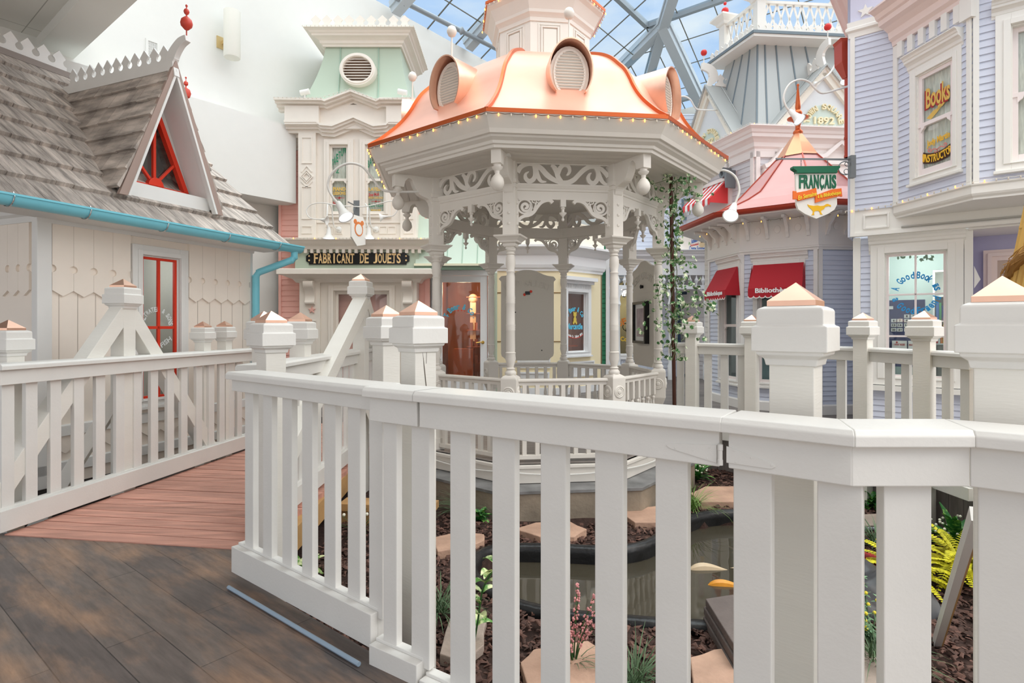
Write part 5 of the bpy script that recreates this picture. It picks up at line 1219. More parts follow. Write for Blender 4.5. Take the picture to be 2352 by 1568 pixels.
# projecting sign over the shop door, seen nearly edge-on
H = thing('hanging_sign', 'small white hanging sign with orange bear face seen edge-on', 'sign', (tx(815), -.6, tz(565, -.6)), fr=ft)
fh = Fr(ft.pt(tx(806, -.9), -.9), (.42, 1)); b = MB(); hz1, hz0 = tz(497, -.7), tz(562, -.7); b.prism([(0, hz0 + .1), (.14, hz0 - .03), (.36, hz0 + .02), (.36, hz1 - .1), (.3, hz1), (.06, hz1), (0, hz1 - .1)], -.015, .015, 'xz'); obj('board', b, mat('sign_white', (238, 234, 226), .5), H, fh)
b = MB(); mz = (hz0 + hz1) / 2; b.prism([(.18 + .11 * cos(t * pi / 8), mz + .02 + .12 * sin(t * pi / 8)) for t in range(16)], -.02, -.015, 'xz')
for s_ in (-1, 1): b.prism([(.18 + s_ * .09 + .04 * cos(t * pi / 6), mz + .13 + .04 * sin(t * pi / 6)) for t in range(12)], -.02, -.015, 'xz')
obj('bear_emblem', b, mat('emblem_orange', (226, 132, 70), .5), H, fh); b = MB(); b.prism([(.18 + .085 * cos(t * pi / 8), mz + .01 + .09 * sin(t * pi / 8)) for t in range(16)], -.022, -.02, 'xz'); obj('bear_face', b, mat('sign_white', (0, 0, 0)), H, fh)
b = MB(); b.box(tx(812, -.0), tx(829, -.0), -.03, 0, tz(506), tz(461)); b.v = b.v
b.tube([(*ft.pt(0, 0), 0)[:3] if False else (tx(820), -.02, tz(474)), (tx(800, -.95), -.95, tz(464, -.95))], .012, 6); b.tube([(tx(820) + .09 * 0, -.1 - .12 * cos(t), tz(490) + .12 * sin(t)) for t in [i * .5 for i in range(12)]], .01, 5); obj('iron_bracket', b, METAL, H, ft)

# ================================================================ GENERAL STORE WITH GLASS DOOR
fd = Fr((0, 10.6)); dx0, dx1 = fd.x(963), fd.x(1128)
D = thing('green_awning_shop', 'shop front with sage metal awning and big white glass door', 'building', ((dx0 + dx1) / 2, 0, 0), fr=fd)
def dp(name, mb, m, parent=None, **k): return obj(name, mb, m, parent or D, fd, **k)
ga, gb_ = fd.x(1016), fd.x(1103); gz0, gz1 = .32, fd.z(0, 648)
DW = mat('door_white', (240, 240, 240), .4)
b = MB(); wallholes(b, dx0, dx1, 0, fd.z(0, 400), [(ga - .09, gb_ + .2, 0, gz1 + .13)], 0, .08); dp('wall', b, mat('pale_front', (236, 235, 232), .5))
b = MB(); frame_rect(b, ga - .08, gb_ + .12, .02, gz1 + .12, .0, .0, .05); b.box(ga - .08, ga, .0, .05, .02, gz1 + .12); b.box(gb_, gb_ + .13, .0, .05, .02, gz1 + .12); b.box(ga, gb_, 0, .05, gz1, gz1 + .12); b.box(ga, gb_, 0, .05, .02, gz0); dr_ = dp('door', b, DW, bevel=.003)
b = MB(); b.box(ga - .01, gb_ + .01, .02, .026, gz0, gz1); dp('door_glass', b, GLASS, dr_)
b = MB(); hx, hz = fd.x(1109), fd.z(0, 786); b.lathe([(.03, 0), (.03, .008), (.02, .012)], n=16, M=Matrix.Translation((hx, 0, hz)) @ Matrix.Rotation(pi / 2, 4, 'X')); b.tube([(hx, -.01, hz), (hx, -.05, hz), (hx - .05, -.055, hz + .005), (hx - .12, -.05, hz - .01)], .009, 8); dp('door_handle', b, mat('brass_handle', (214, 176, 92), .25, .9), dr_, smooth=True)
t = MB(); cz_ = fd.z(0, 737); cxm = fd.x(1056); arctext(t, 'T.Bear & Co.', cxm, cz_, .27, 158, 22, .105, .06, .012, .003, .035); dp('blue_lettering', t, mat('letter_sky', (100, 200, 232), .5), dr_)
t = MB(); [t.prism(star(cxm - .09 + i * .06, fd.z(0, 713), .018), .012, .015, 'xz') for i in range(4)]; dp('red_star_row', t, RED, dr_)
b = MB(); molding(b, [(dx0, gz1 + .34), (dx1, gz1 + .34)], .14, .10); b.box(ga - .2, ga - .09, -.03, 0, 0, gz1 + .2); b.box(gb_ + .14, gb_ + .22, -.03, 0, 0, gz1 + .2); b.box(dx0, dx1, -.02, 0, gz1 + .12, gz1 + .22); dp('door_casing', b, DW, bevel=.003)
b = MB()
for v_ in (683, 725): b.box(ga - .105, ga - .085, -.035, -.028, fd.z(0, v_ + 5), fd.z(0, v_ - 5))
dp('hinge_plate', b, BLACK)
interior(D, fd, ga - .15, gb_ + .12, 0, 2.3, WOOD, 2.2, .1)
b = MB()
for i in range(6): b.box(gb_ - .35, gb_ + .15, 1.2, 1.45, .2 + i * .34, .215 + i * .34)
for i in range(14): x = gb_ - .28 + (i % 4) * .1; z = .215 + (i // 4) * .34; b.box(x, x + .06, 1.22, 1.3, z, z + .15)
b.box(ga + .1, ga + .5, 1.0, 1.4, .0, .85); dp('display_shelf', b, mat('shelf_wood', (158, 90, 52), .5, island=.3))
b = MB(); b.sphere((ga + .48, 1.3, 1.88), .1, 10); b.box(ga + .42, ga + .54, 1.25, 1.35, 1.0, 1.8); dp('round_lamp', b, mat('lamp_cream', (236, 214, 180), .4))
fill_light((ga + gb_) / 2, .8, 2.05, 20, fd)
AW = mat('awning_sage', (198, 214, 198), .4)
zt_, zf_ = fd.z(0, 470), fd.z(0, 606, -.5)
b = MB(); P = [(-.05, fd.z(0, 380)), (-.16, fd.z(0, 480, 0)), (-.32, fd.z(0, 560, -.3)), (-.55, zf_), (-.52, zf_ - .02), (-.02, fd.z(0, 560))]
b.prism(P, dx0 + .02, dx1 + .05, 'yz'); aw = dp('metal_awning', b, AW, smooth=True)
b = MB()
for i in range(1, 5): x = dx0 + (dx1 - dx0) * i / 5 + .04; b.tube([(x, p[0] - .008, p[1]) for p in P[:4]], .007, 5)
dp('standing_seam', b, mat('sage_seam', (0, 0, 0)), aw)
b = MB(); b.box(dx0, dx1 + .06, -.57, -.5, zf_ - .11, zf_ - .02); dp('awning_fascia', b, mat('dark_sage', (104, 124, 106), .5), aw); b = MB(); b.box(dx0, dx1 + .06, -.585, -.5, zf_ - .04, zf_ - .0); dp('awning_edge', b, mat('pale_yellow', (238, 234, 206), .5), aw)

# ================================================================ YELLOW SHOP
YEL = mat('butter_yellow', (249, 234, 196), .55)
fy1 = Fr((0, 11.0)); yx0, yx1 = fy1.x(1142), fy1.x(1298); cy_ = fy1.pt(yx1, 0); fy2 = Fr(cy_, (.71, .704)); yl = 1.13
Yh = thing('yellow_shop', 'butter yellow corner shop with white dentil cornice and lettered window', 'building', ((yx0 + yx1) / 2, 0, 0), fr=fy1)
b = MB(); b.box(yx0, yx1, 0, .05, 0, 3.3); obj('wall', b, YEL, Yh, fy1)
wa, wb_ = fy2.x(1301), fy2.x(1347); wza, wzb = fy2.z(.5, 808), fy2.z(.5, 672)
b = MB(); wallholes(b, 0, yl, 0, 3.3, [(wa, wb_, wza, wzb)], 0, .05); obj('side_wall', b, YEL, Yh, fy2)
pathy = [(yx0, 0), (yx1, 0)]
g2 = fy2.pt(yl, 0); P = [(yx0, 11.0), (cy_[0], 11.0), g2, (g2[0] - .5, g2[1] + .6)]
zc1 = fy1.z(0, 560); zs = fy1.z(0, 600)
b = MB(); b.sweep(P, [(0, -.42), (.03, -.42), (.035, -.38), (.06, -.36), (.08, -.30), (.08, -.13), (.12, -.10), (.18, -.03), (.26, .02), (.26, .06), (0, .06)], z=fy1.z(0, 572)); obj('dentil_cornice', b, DW, Yh)
b = MB(); zd = fy1.z(0, 608); n = 11
for i in range(n): x = yx0 + .05 + (yx1 - yx0 - .05) * i / n; b.add(*(lambda q_: (q_.v, q_.f))(MB().box(x, x + .065, 10.93, 11.0, zd - .03, zd + .035)))
for i in range(9):
    x = .08 + i * .115; q_ = MB().box(x, x + .06, -.07, 0, zd - .03, zd + .035); b.add([tuple(fy2.M @ Vector(p)) for p in q_.v], q_.f)
obj('dentil_row', b, DW, Yh)
b = MB(); q_ = MB(); q_.sweep(P, [(0, .06), (.05, .06), (.05, .45), (.09, .5), (.09, .52), (0, .52)], z=fy1.z(0, 572)); obj('parapet', q_, mat('parapet_cream', (250, 242, 222), .5), Yh)
w = window(Yh, fy2, wa, wb_, wza, wzb, DW, casing=.11, sash=.02, rec=.05, ctop=.16)
b = MB(); b.box(wa - .13, wb_ + .13, -.10, 0, wzb + .16, wzb + .22); b.box(wa - .17, wb_ + .17, -.16, 0, wzb + .22, wzb + .29); 
for i in range(16): x = wa - .1 + (wb_ - wa + .2) * i / 16; b.box(x, x + .012, -.06, -.05, wzb + .08, wzb + .15)
obj('window_hood', b, DW, w, fy2)
mx_ = (wa + wb_) / 2; zm_ = (wza + wzb) / 2
t = MB(); arctext(t, 'T.Bear & Co', mx_, zm_ + .0, .27, 148, 32, .1, .055, .045, .003, .035); text(t, 'Mercantile', mx_ - .24, mx_ + .24, zm_ - .14, zm_ - .02, .045, .003, .035); obj('blue_lettering', t, mat('letter_sky', (0, 0, 0)), w, fy2)
t = MB(); arctext(t, 'Creede Co. Silver 1890', mx_, zm_ + .22, .5, 243, 297, .05, .022, .045, .003, .02, under=True); obj('white_lettering', t, DW, w, fy2)
t = MB(); t.ribbon([(mx_ + .53 * cos(radians(a)), zm_ + .22 + .53 * sin(radians(a))) for a in range(240, 301, 5)], .012, .043, .047); obj('red_border', t, RED, w, fy2)
t = MB(); z_ = zm_ + .02
for (dx, dz, rx_, rz2) in ((0, .13, .05, .045), (-.035, .17, .018, .018), (.035, .17, .018, .018), (0, .03, .045, .06), (-.04, -.03, .025, .03), (.04, -.03, .025, .03)): t.prism([(mx_ + dx + rx_ * cos(i * pi / 7), z_ + dz + rz2 * sin(i * pi / 7)) for i in range(14)], .04 - dx * .01, .045, 'xz')
obj('bear_emblem', t, mat('bear_yellow', (226, 200, 90), .6), w, fy2)
interior(Yh, fy2, wa - .02, wb_ + .1, .5, 2.2, mat('mauve_room', (196, 132, 110), .7), .4, .06)
b = MB(); b.box(wa + .05, wb_ - .02, .2, .4, wza + .1, wza + .13); obj('wooden_stool', b, mat('orange_wood', (190, 90, 50), .5), Yh, fy2)
for (fr_, a, c, d, e) in ((fy1, fy1.x(1188), fy1.x(1264), fy1.z(0, 845), fy1.z(0, 810)), (fy1, fy1.x(1190), fy1.x(1262), fy1.z(0, 880), fy1.z(0, 854)), (fy2, .12, fy2.x(1363), .32, .62)):
    b = MB(); frame_rect(b, a, c, d, e, .03, -.03, 0); n = 22
    for i in range(n): x = a + .03 + (c - a - .06) * i / n; b.box(x, x + (c - a - .06) / n - .005, -.012, 0, d + .03, e - .03)
    obj('beadboard_panel', b, DW, Yh, fr_)
b = MB(); b.box(yx0, yx1, -.03, 0, 0, .13); obj('baseboard', b, DW, Yh, fy1); b = MB(); b.box(0, yl, -.03, 0, 0, .13); obj('baseboard', b, DW, Yh, fy2)
b = MB()
for v_ in (672, 784): b.box(yx0, yx1 + .02, -.012, 0, fy1.z(0, v_) - .008, fy1.z(0, v_) + .008)
obj('metal_strap', b, mat('bronze_strap', (150, 120, 80), .4, .5), Yh, fy1)
b = MB(); b.box(yx0 - .18, yx0, -.05, .05, 0, fd.z(0, 620)); obj('green_corner_post', b, GREEN, Yh, fy1, bevel=.03)
# green sliver house
fg3 = Fr((0, 12.2)); b = MB(); siding(b, fg3.x(1383), fg3.x(1393), 0, 3.2, .1); t = thing('green_house', 'thin sliver of dark green siding beside the yellow shop', 'building', (fg3.x(1387), 0, 0), fr=fg3); obj('siding', b, mat('dark_green', (30, 122, 84), .5), t, fg3)
b = MB(); b.box(fg3.x(1391), fg3.x(1399), -.04, .1, 0, 3.2); obj('corner_board', b, DW, t, fg3)

# ================================================================ FAR BLUE-WHITE HOUSE WITH PORCH
ff = Fr((0, 15.0)); BLU = mat('pale_blue_siding', (222, 228, 240), .5)
Fh = thing('far_porch_house', 'pale blue clapboard house with spindle porch at the far end', 'building', (ff.x(1520), 0, 0), fr=ff)
def fp(name, mb, m, parent=None, **k): return obj(name, mb, m, parent or Fh, ff, **k)
a0_, a1_ = ff.x(1396), ff.x(1760)
ah = [(ff.x(1417), ff.x(1484), .55, ff.z(0, 640)), (ff.x(1556), ff.x(1607), 0, ff.z(0, 670))]
b = MB(); siding(b, a0_, a1_, 0, ff.z(0, 262), .11, ah); fp('siding', b, BLU)
w = window(Fh, ff, *ah[0], DW, casing=.12, sash=.04, rec=.06, rows=1, cols=1)
b = MB(); m0 = (ah[0][0] + ah[0][1]) / 2; r_ = (ah[0][1] - ah[0][0]) / 2; z_ = ah[0][3] - r_ * .9
b.ribbon([(m0 + (r_ + .08) * cos(radians(t)), z_ + (r_ + .08) * sin(radians(t))) for t in range(0, 181, 9)], .16, -.05, .0); b.ribbon([(m0 + r_ * .5 * cos(radians(t)), z_ + r_ * .5 * sin(radians(t))) for t in range(0, 181, 12)], .03, .03, .06); b.box(ah[0][0], ah[0][1], .03, .06, z_ - .02, z_ + .02); fp('arch_trim', b, mat('blue_trim', (196, 210, 228), .5), w)
t = MB(); arctext(t, 'SOFTWARE', m0, ff.z(0, 790), .62, 130, 50, .17, .11, .045, .003, .04); fp('orange_lettering', t, mat('letter_orange', (240, 140, 60), .5), w)
t = MB(); text(t, 'Company', ah[0][0] + .1, ah[0][1] - .1, ff.z(0, 788), ff.z(0, 774), .045, .003, .04, rise=-.04); fp('yellow_lettering', t, mat('letter_yellow', (240, 200, 70), .5), w)
b = MB()
for (dx, dz, r2) in ((-.12, .05, .1), (0, .1, .12), (.13, .06, .1), (-.02, -.03, .12), (.1, -.05, .09)): b.ribbon([(m0 + dx + r2 * cos(radians(t)), ff.z(0, 755) + dz + r2 * sin(radians(t))) for t in range(0, 360, 24)], .02, .043, .046, closed=True)
fp('cloud_drawing', b, BLACK, w)
interior(Fh, ff, ah[0][0] - .3, ah[0][1] + .3, .3, 2.8, mat('olive_room', (150, 138, 100), .7), 1.2, .1)
b = MB(); frame_rect(b, ah[1][0], ah[1][1], 0, ah[1][3], .07, -.05, .02); d_ = fp('door_frame', b, mat('navy_door', (52, 74, 96), .5))
interior(Fh, ff, ah[1][0] - .1, ah[1][1] + .1, 0, 2.4, mat('pale_office', (196, 196, 186), .8), 2, .05)
b = MB(); b.box(ah[1][0] + .05, ah[1][1] - .05, .8, 1.2, 0, .55); fp('yellow_counter', b, mat('ochre_counter', (206, 160, 84), .6))
b = MB(); b.box(ff.x(1561, .8), ff.x(1576, .8), .8, .82, ff.z(0, 778, .8), ff.z(0, 760, .8)); fp('blue_screen', b, mat('screen_blue', (60, 160, 230), .3, emit=.8))
b = MB(); b.box(ff.x(1574, 1.9), ff.x(1596, 1.9), 1.9, 1.95, ff.z(0, 712, 1.9), ff.z(0, 690, 1.9)); fp('pink_notice', b, mat('notice_pink', (220, 70, 140), .6))
fill_light(ff.x(1582), .8, 2.0, 20, ff, (1, 1, 1)); fill_light(m0, .6, 1.9, 12, ff, (1, .9, .7))
# porch: roof cornice, spindle frieze, columns
zp = ff.z(0, 582, -1.2)
b = MB(); b.sweep([(a0_, -.9), (a1_ - .2, -.9)], cornice_prof(.3, .32), z=zp + .1); b.box(a0_, a1_ - .2, -.9, 0, zp - .22, zp - .12); fp('porch_cornice', b, mat('porch_white', (236, 238, 240), .5))
b = MB(); b.box(a0_, a1_ - .2, -.95, -.88, ff.z(0, 664, -.9), ff.z(0, 655, -.9)); b.box(a0_, a1_ - .2, -.95, -.88, ff.z(0, 632, -.9), zp - .2); fz0, fz1 = ff.z(0, 656, -.9), ff.z(0, 632, -.9)
fr_ = fp('porch_frieze', b, mat('porch_white', (0, 0, 0)))
b = MB(); x = a0_ + .1
while x < a1_ - .3: b.lathe([(.015, fz0), (.02, fz0 + .05), (.055, fz0 + .13), (.02, fz0 + .2), (.015, fz1)], (x, -.915), 8); x += .16
fp('spindle_row', b, mat('porch_white', (0, 0, 0)), fr_, smooth=True)
for u in (1420, 1540, 1621):
    b = MB(); xx = ff.x(u, -.9); b.lathe([(.07, 0), (.07, .35), (.05, .4), (.06, .5), (.045, .9), (.045, 1.8), (.07, 1.85), (.045, 1.95), (.05, 2.1), (.09, 2.3), (.09, fz0)], (xx, -.9), 12)
    for s_ in (-1, 1): b.ribbon([(xx, fz0 - .3), (xx + s_ * .1, fz0 - .12), (xx + s_ * .28, fz0 - .02)], .05, -.93, -.88)
    fp('porch_column', b, mat('porch_white', (0, 0, 0)), smooth=True)
b = MB(); b.box(a0_, ff.x(1500), -.02, 0, .0, .5); 
for i in range(5): x = a0_ + .1 + i * .25; frame_rect(b, x, x + .2, .14, .42, .025, -.04, -.02)
fp('wainscot_panel', b, BLU)
# name board, poster, striped awning above
t = thing('parlour_nameboard', 'cream painted nameboard with blue writing above the far porch', 'sign', (ff.x(1600), -.95, zp), fr=ff)
b = MB(); z0_, z1_ = ff.z(0, 577, -.9), ff.z(0, 545, -.9); xa, xb = ff.x(1560, -.9), ff.x(1632, -.9); b.prism([(xa, z0_), (xb, z0_), (xb, z1_)] + [((xa + xb) / 2 + .32 * cos(radians(a)), z1_ + .22 * sin(radians(a))) for a in range(0, 181, 20)] + [(xa, z1_)], -.93, -.9, 'xz'); obj('board', b, mat('board_cream', (250, 244, 232), .5), t, ff)
b = MB(); text(b, 'Creme Summer', ff.x(1583, -.93), ff.x(1620, -.93), ff.z(0, 575, -.93), ff.z(0, 565, -.93), -.932, .004, .02); text(b, 'Ideal', ff.x(1588, -.93), ff.x(1602, -.93), ff.z(0, 557, -.93), ff.z(0, 547, -.93), -.932, .004, .03, rise=.06); obj('blue_lettering', b, mat('letter_blue', (70, 120, 190), .5), t, ff)
b = MB(); text(b, 'Economical', ff.x(1586, -.93), ff.x(1604, -.93), ff.z(0, 564, -.93), ff.z(0, 559, -.93), -.932, .004, .02, rise=.04); obj('red_lettering', b, RED, t, ff)
b = MB(); cx_ = ff.x(1612, -.93); 
for r_2, dz in ((.07, .0), (.05, .1)): b.prism([(cx_ + r_2 * cos(i * pi / 7), ff.z(0, 562, -.93) + dz + r_2 * sin(i * pi / 7)) for i in range(14)], -.934, -.93, 'xz')
obj('cream_figure', b, mat('figure_tan', (236, 214, 170), .6), t, ff)
t = thing('sports_poster', 'framed poster with yellow lettering and running legs on the far siding', 'poster', (ff.x(1587), 0, ff.z(0, 505)), fr=ff)
xa, xb, z0_, z1_ = ff.x(1565), ff.x(1609), ff.z(0, 506), ff.z(0, 458); b = MB(); frame_rect(b, xa, xb, z0_, z1_, .05, -.05, 0, .03, .08); obj('frame', b, mat('blue_grey_frame', (128, 148, 160), .5), t, ff)
b = MB(); b.box(xa + .03, xb - .03, -.02, -.01, z0_ + .05, z1_ - .02); obj('sheet', b, mat('poster_grey', (222, 218, 205), .7), t, ff)
b = MB()
for (p, q_) in (((1573, 484), (1585, 475)), ((1588, 484), (1600, 475))): b.box(ff.x(p[0]), ff.x(q_[0]), -.025, -.02, ff.z(0, p[1]), ff.z(0, q_[1]))
obj('yellow_block', b, mat('poster_yellow', (240, 180, 40), .6), t, ff)
b = MB(); text(b, 'ROSS', ff.x(1574), ff.x(1584), ff.z(0, 482.5), ff.z(0, 474), -.026, .003, .03); text(b, 'SIGH', ff.x(1589), ff.x(1599), ff.z(0, 482), ff.z(0, 475), -.026, .003, .03); obj('dark_lettering', b, BLACK, t, ff)
b = MB(); b.ribbon([(ff.x(1586), ff.z(0, 472)), (ff.x(1588), ff.z(0, 484)), (ff.x(1592), ff.z(0, 490)), (ff.x(1595), ff.z(0, 495))], [.12, .09, .05, .03], -.03, -.026); b.ribbon([(ff.x(1588), ff.z(0, 483)), (ff.x(1580), ff.z(0, 486)), (ff.x(1574), ff.z(0, 485))], [.1, .06, .04], -.03, -.026); obj('runner_legs', b, mat('skin_brown', (150, 86, 50), .6), t, ff)
t = thing('blue_striped_awning', 'blue and white striped window awning high on the far house', 'awning', (ff.x(1600), -.2, ff.z(0, 455)), fr=ff)
for i in range(6):
    x0_, x1_ = ff.x(1568 + i * 8), ff.x(1576 + i * 8); b = MB(); b.prism([(-.02, ff.z(0, 414)), (-.5, ff.z(0, 440)), (-.5, ff.z(0, 455)), (-.48, ff.z(0, 455)), (-.48, ff.z(0, 440)), (-.02, ff.z(0, 418))], x0_, x1_, 'yz'); obj('stripe', b, mat('awning_blue', (40, 150, 226), .6) if i % 2 == 0 else DW, t, ff)
# small carriage lantern
t = thing('carriage_lantern', 'black carriage lantern glowing under the far porch', 'lantern', (ff.x(1433, -.4), -.4, ff.z(0, 682)), fr=ff); xx = ff.x(1433, -.4); z_ = ff.z(0, 672, -.4)
b = MB(); b.lathe([(.02, -.12), (.05, -.09)], (xx, -.4), 6, z=z_); b.lathe([(.1, .12), (.09, .15), (.02, .22), (.01, .25)], (xx, -.4), 6, z=z_)
for i in range(6): a = i * pi / 3; b.beam((xx + .05 * cos(a), -.4 + .05 * sin(a), z_ - .09), (xx + .09 * cos(a), -.4 + .09 * sin(a), z_ + .12), .012, .012)
b.tube([(xx, -.4, z_ + .22), (xx, -.4, z_ + .3), (xx, 0, z_ + .28)], .012, 6); obj('cage', b, BLACK, t, ff); b = MB(); b.lathe([(.045, -.085), (.08, .115)], (xx, -.4), 12, z=z_); obj('lit_glass', b, mat('lantern_glow', (255, 250, 240), .3, emit=2.0), t, ff)
# ================================================================ LIBRARY TURRET
LO = (4.91, 9.87); fo = Fr(LO, PD); RW = 1.33 / cos(pi / 8)
Lb = thing('library_turret', 'octagonal lilac turret with pink metal roof and crimson awnings', 'building', (0, 0, 0), fr=fo)
OV = oct_pts(RW); OW = [fo.pt(*p) for p in OV]
def face(k): a, c = OW[(k - 1) % 8], OW[k % 8]; return Fr(a, (c[0] - a[0], c[1] - a[1]))
fA, fB, fC = face(0), face(1), face(2); SL8 = 2 * RW * sin(pi / 8)
LW = mat('library_white', (236, 232, 228), .5)
wA = (fA.x(1658), fA.x(1697)); wB = (fB.x(1742), fB.x(1838)); zA = (.42, 2.22)
for fr_, hs in ((fA, [(*wA, *zA)]), (fB, [(*wB, *zA)]), (fC, []), (face(3), []), (face(7), [])):
    b = MB(); siding(b, 0, SL8, .14, 2.44, .0715, hs); obj('siding', b, LILAC, Lb, fr_)
    b = MB(); b.box(0, .055, -.03, 0, 0, 2.44); obj('corner_board', b, LW, Lb, fr_); b = MB(); b.box(SL8 - .055, SL8, -.03, 0, 0, 2.44); obj('corner_board', b, LW, Lb, fr_)
b = MB(); b.sweep(OV, [(-.02, 0), (.035, 0), (.035, .13), (.02, .15), (-.02, .15)], closed=True); obj('baseboard', b, LW, Lb, fo)
b = MB(); b.sweep(OV, [(-.02, 2.44), (.03, 2.44), (.035, 2.47), (.05, 2.48), (.05, 2.50), (.03, 2.51), (.03, 3.02), (-.02, 3.02)], closed=True); b.sweep(OV, [(.0, 2.96), (.50, 2.97), (.50, 3.0), (.0, 3.0)], closed=True); obj('frieze', b, LW, Lb, fo)
for fr_ in (fA, fB, fC):
    for i in range(4):
        x = .12 + (SL8 - .24) * i / 3; b = MB(); P = [(-.03, 2.96), (-.34, 2.96), (-.33, 2.92)] + bez([(-.27, 2.93), (-.2, 2.9), (-.15, 2.84), (-.10, 2.80), (-.09, 2.74), (-.06, 2.70), (-.05, 2.66)], 3) + [(-.03, 2.65)]
        b.prism(P, x - .022, x + .022, 'yz'); obj('eave_bracket', b, LW, Lb, fr_, smooth=True, sharp=50)
        if i < 3:
            b = MB(); x += (SL8 - .24) / 6; b.prism([(x + .045 * cos(t * pi / 8), 2.79 + .06 * sin(t * pi / 8)) for t in range(16)], -.045, -.03, 'xz'); obj('oval_boss', b, LW, Lb, fr_, bevel=.004)
for fr_, w_, lb_ in ((fA, wA, 1), (fB, wB, 2)):
    w = window(Lb, fr_, w_[0], w_[1], zA[0], zA[1], LW, casing=.075, hung=True, sash=.03, rec=.06, sashm=mat('pale_pink_sash', (240, 228, 224), .5), ctop=.10)
    b = MB(); b.sweep([(w_[0] - .11, 0), (w_[1] + .11, 0)], cornice_prof(.09, .14), z=2.44); obj('window_head', b, LW, w, fr_)
    interior(Lb, fr_, w_[0] - .05, w_[1] + .05, .3, 2.3, mat('teal_room', (120, 150, 152), .8), .55, .1)
    # awning
    x0_, x1_ = w_[0] - .06, w_[1] + .06; n = 9; P = [(x0_, -.06, 2.26), (x1_, -.06, 2.26), (x1_ + .02, -.27, 1.88), (x0_ - .02, -.27, 1.88)]
    b = MB(); b.add([P[0], P[1], P[2], P[3], (x0_, -.05, 2.25), (x1_, -.05, 2.25), (x1_ + .02, -.26, 1.875), (x0_ - .02, -.26, 1.875)], [(0, 1, 2, 3), (7, 6, 5, 4), (0, 4, 5, 1), (1, 5, 6, 2), (3, 2, 6, 7), (0, 3, 7, 4)])
    for x in (x0_ - .018, x1_ + .018): b.add([(x, -.06, 2.25), (x, -.265, 1.88), (x, -.27, 1.80), (x, -.02, 1.80), (x - .004, -.06, 2.25), (x - .004, -.265, 1.88), (x - .004, -.27, 1.80), (x - .004, -.02, 1.80)], [(0, 1, 2, 3), (4, 7, 6, 5), (0, 4, 5, 1), (1, 5, 6, 2), (2, 6, 7, 3), (3, 7, 4, 0)])
    nsc = max(4, int((x1_ - x0_) / .075)); vv = [(x0_ - .02, 1.885), (x0_ - .02, 1.765)]; xx0 = x0_ - .02; sw = (x1_ - x0_ + .04) / nsc
    for i in range(nsc):
        for t in range(1, 6): a_ = pi - pi * t / 5; vv.append((xx0 + sw * (i + .5) + sw / 2 * cos(a_) , 1.765 - .03 * sin(a_)))
    vv.append((x1_ + .02, 1.885)); b.prism(vv, -.275, -.268, 'xz'); CRIM = mat('crimson_canvas', (176, 32, 44), .75)
    aw = thing('window_awning', 'crimson canvas awning lettered in white over the %s turret window' % ('narrow left' if lb_ == 1 else 'wide right'), 'awning', ((x0_ + x1_) / 2, -.1, 1.73), fr=fr_, group='crimson window awnings')
    obj('canvas', b, CRIM, aw, fr_)
    b = MB(); b.ribbon([(p[0], p[1]) for p in vv[1:-1]], .014, -.279, -.274); obj('white_piping', b, LW, aw, fr_)
    b = MB(); text(b, 'Bibliothèque', x0_ + .12 * (x1_ - x0_) + .0, x1_ - .10 * (x1_ - x0_), 1.79, 1.885, -.276, .004, .03); obj('lettering', b, mat('pure_white', (245, 245, 245), .6), aw, fr_)
    b = MB(); b.lathe([(.05, 1.45), (.06, 1.5), (.02, 1.56)], ((w_[0] + w_[1]) / 2 - .04, .4), 10); b.box((w_[0] + w_[1]) / 2 - .1, (w_[0] + w_[1]) / 2, .36, .44, .9, 1.3); obj('room_ornament', b, mat('dull_red', (170, 66, 60), .6), Lb, fr_)
LR = mat('pink_metal_roof', (222, 164, 158), .4, .2, var=.05, vscale=2); RUST = mat('rust_red_gutter', (178, 66, 46), .35)
RPl = [(2.0, 3.06), (1.78, 3.13), (1.57, 3.21), (1.27, 3.34), (.98, 3.50), (.88, 3.60), (.6, 3.90), (.28, 4.24)]
b = MB(); vs = []
for (r, z) in RPl: vs += [(x, y, z) for (x, y) in oct_pts(r)]
b.add(vs, [(i * 8 + j, i * 8 + (j + 1) % 8, (i + 1) * 8 + (j + 1) % 8, (i + 1) * 8 + j) for i in range(len(RPl) - 1) for j in range(8)]); obj('turret_roof', b, LR, Lb, fo)
b = MB()
for a0 in range(8):
    M = Matrix.Rotation(radians(-112.5 + 45 * a0), 4, 'Z'); b.ribbon([(r + .006, z + .006) for r, z in RPl], .02, -.01, .01, M)
obj('hip_seam', b, mat('seam_rust', (196, 96, 78), .4, .4), Lb, fo)
b = MB(); cp2 = [(.36, 4.18), (.33, 4.22), (.2, 4.42), (.06, 4.62)]; vs = []
for (r, z) in cp2: vs += [(x, y, z) for (x, y) in oct_pts(r)]
b.add(vs, [(i * 8 + j, i * 8 + (j + 1) % 8, (i + 1) * 8 + (j + 1) % 8, (i + 1) * 8 + j) for i in range(3) for j in range(8)]); obj('copper_cone', b, mat('copper_cone', (232, 166, 126), .35, .6), Lb, fo)
b = MB(); b.lathe([(.07, 4.60), (.08, 4.63), (.07, 4.66), (.045, 4.68), (.04, 4.75), (.06, 4.80), (.11, 4.85), (.17, 4.87), (.17, 4.885), (.1, 4.90), (.06, 4.92), (.07, 4.96), (.06, 4.99), (.035, 5.02), (.045, 5.06), (.04, 5.12), (.012, 5.42), (.022, 5.44), (.02, 5.46), (.005, 5.47)], (0, 0), 18); obj('spire_finial', b, COPTRIM, Lb, fo, smooth=True, sharp=50)
b = MB(); pr = [(.005 + .065 * cos(radians(t)), 3.055 + .065 * sin(radians(t))) for t in range(180, 361, 15)] + [(.075, 3.06), (-.06, 3.06)]
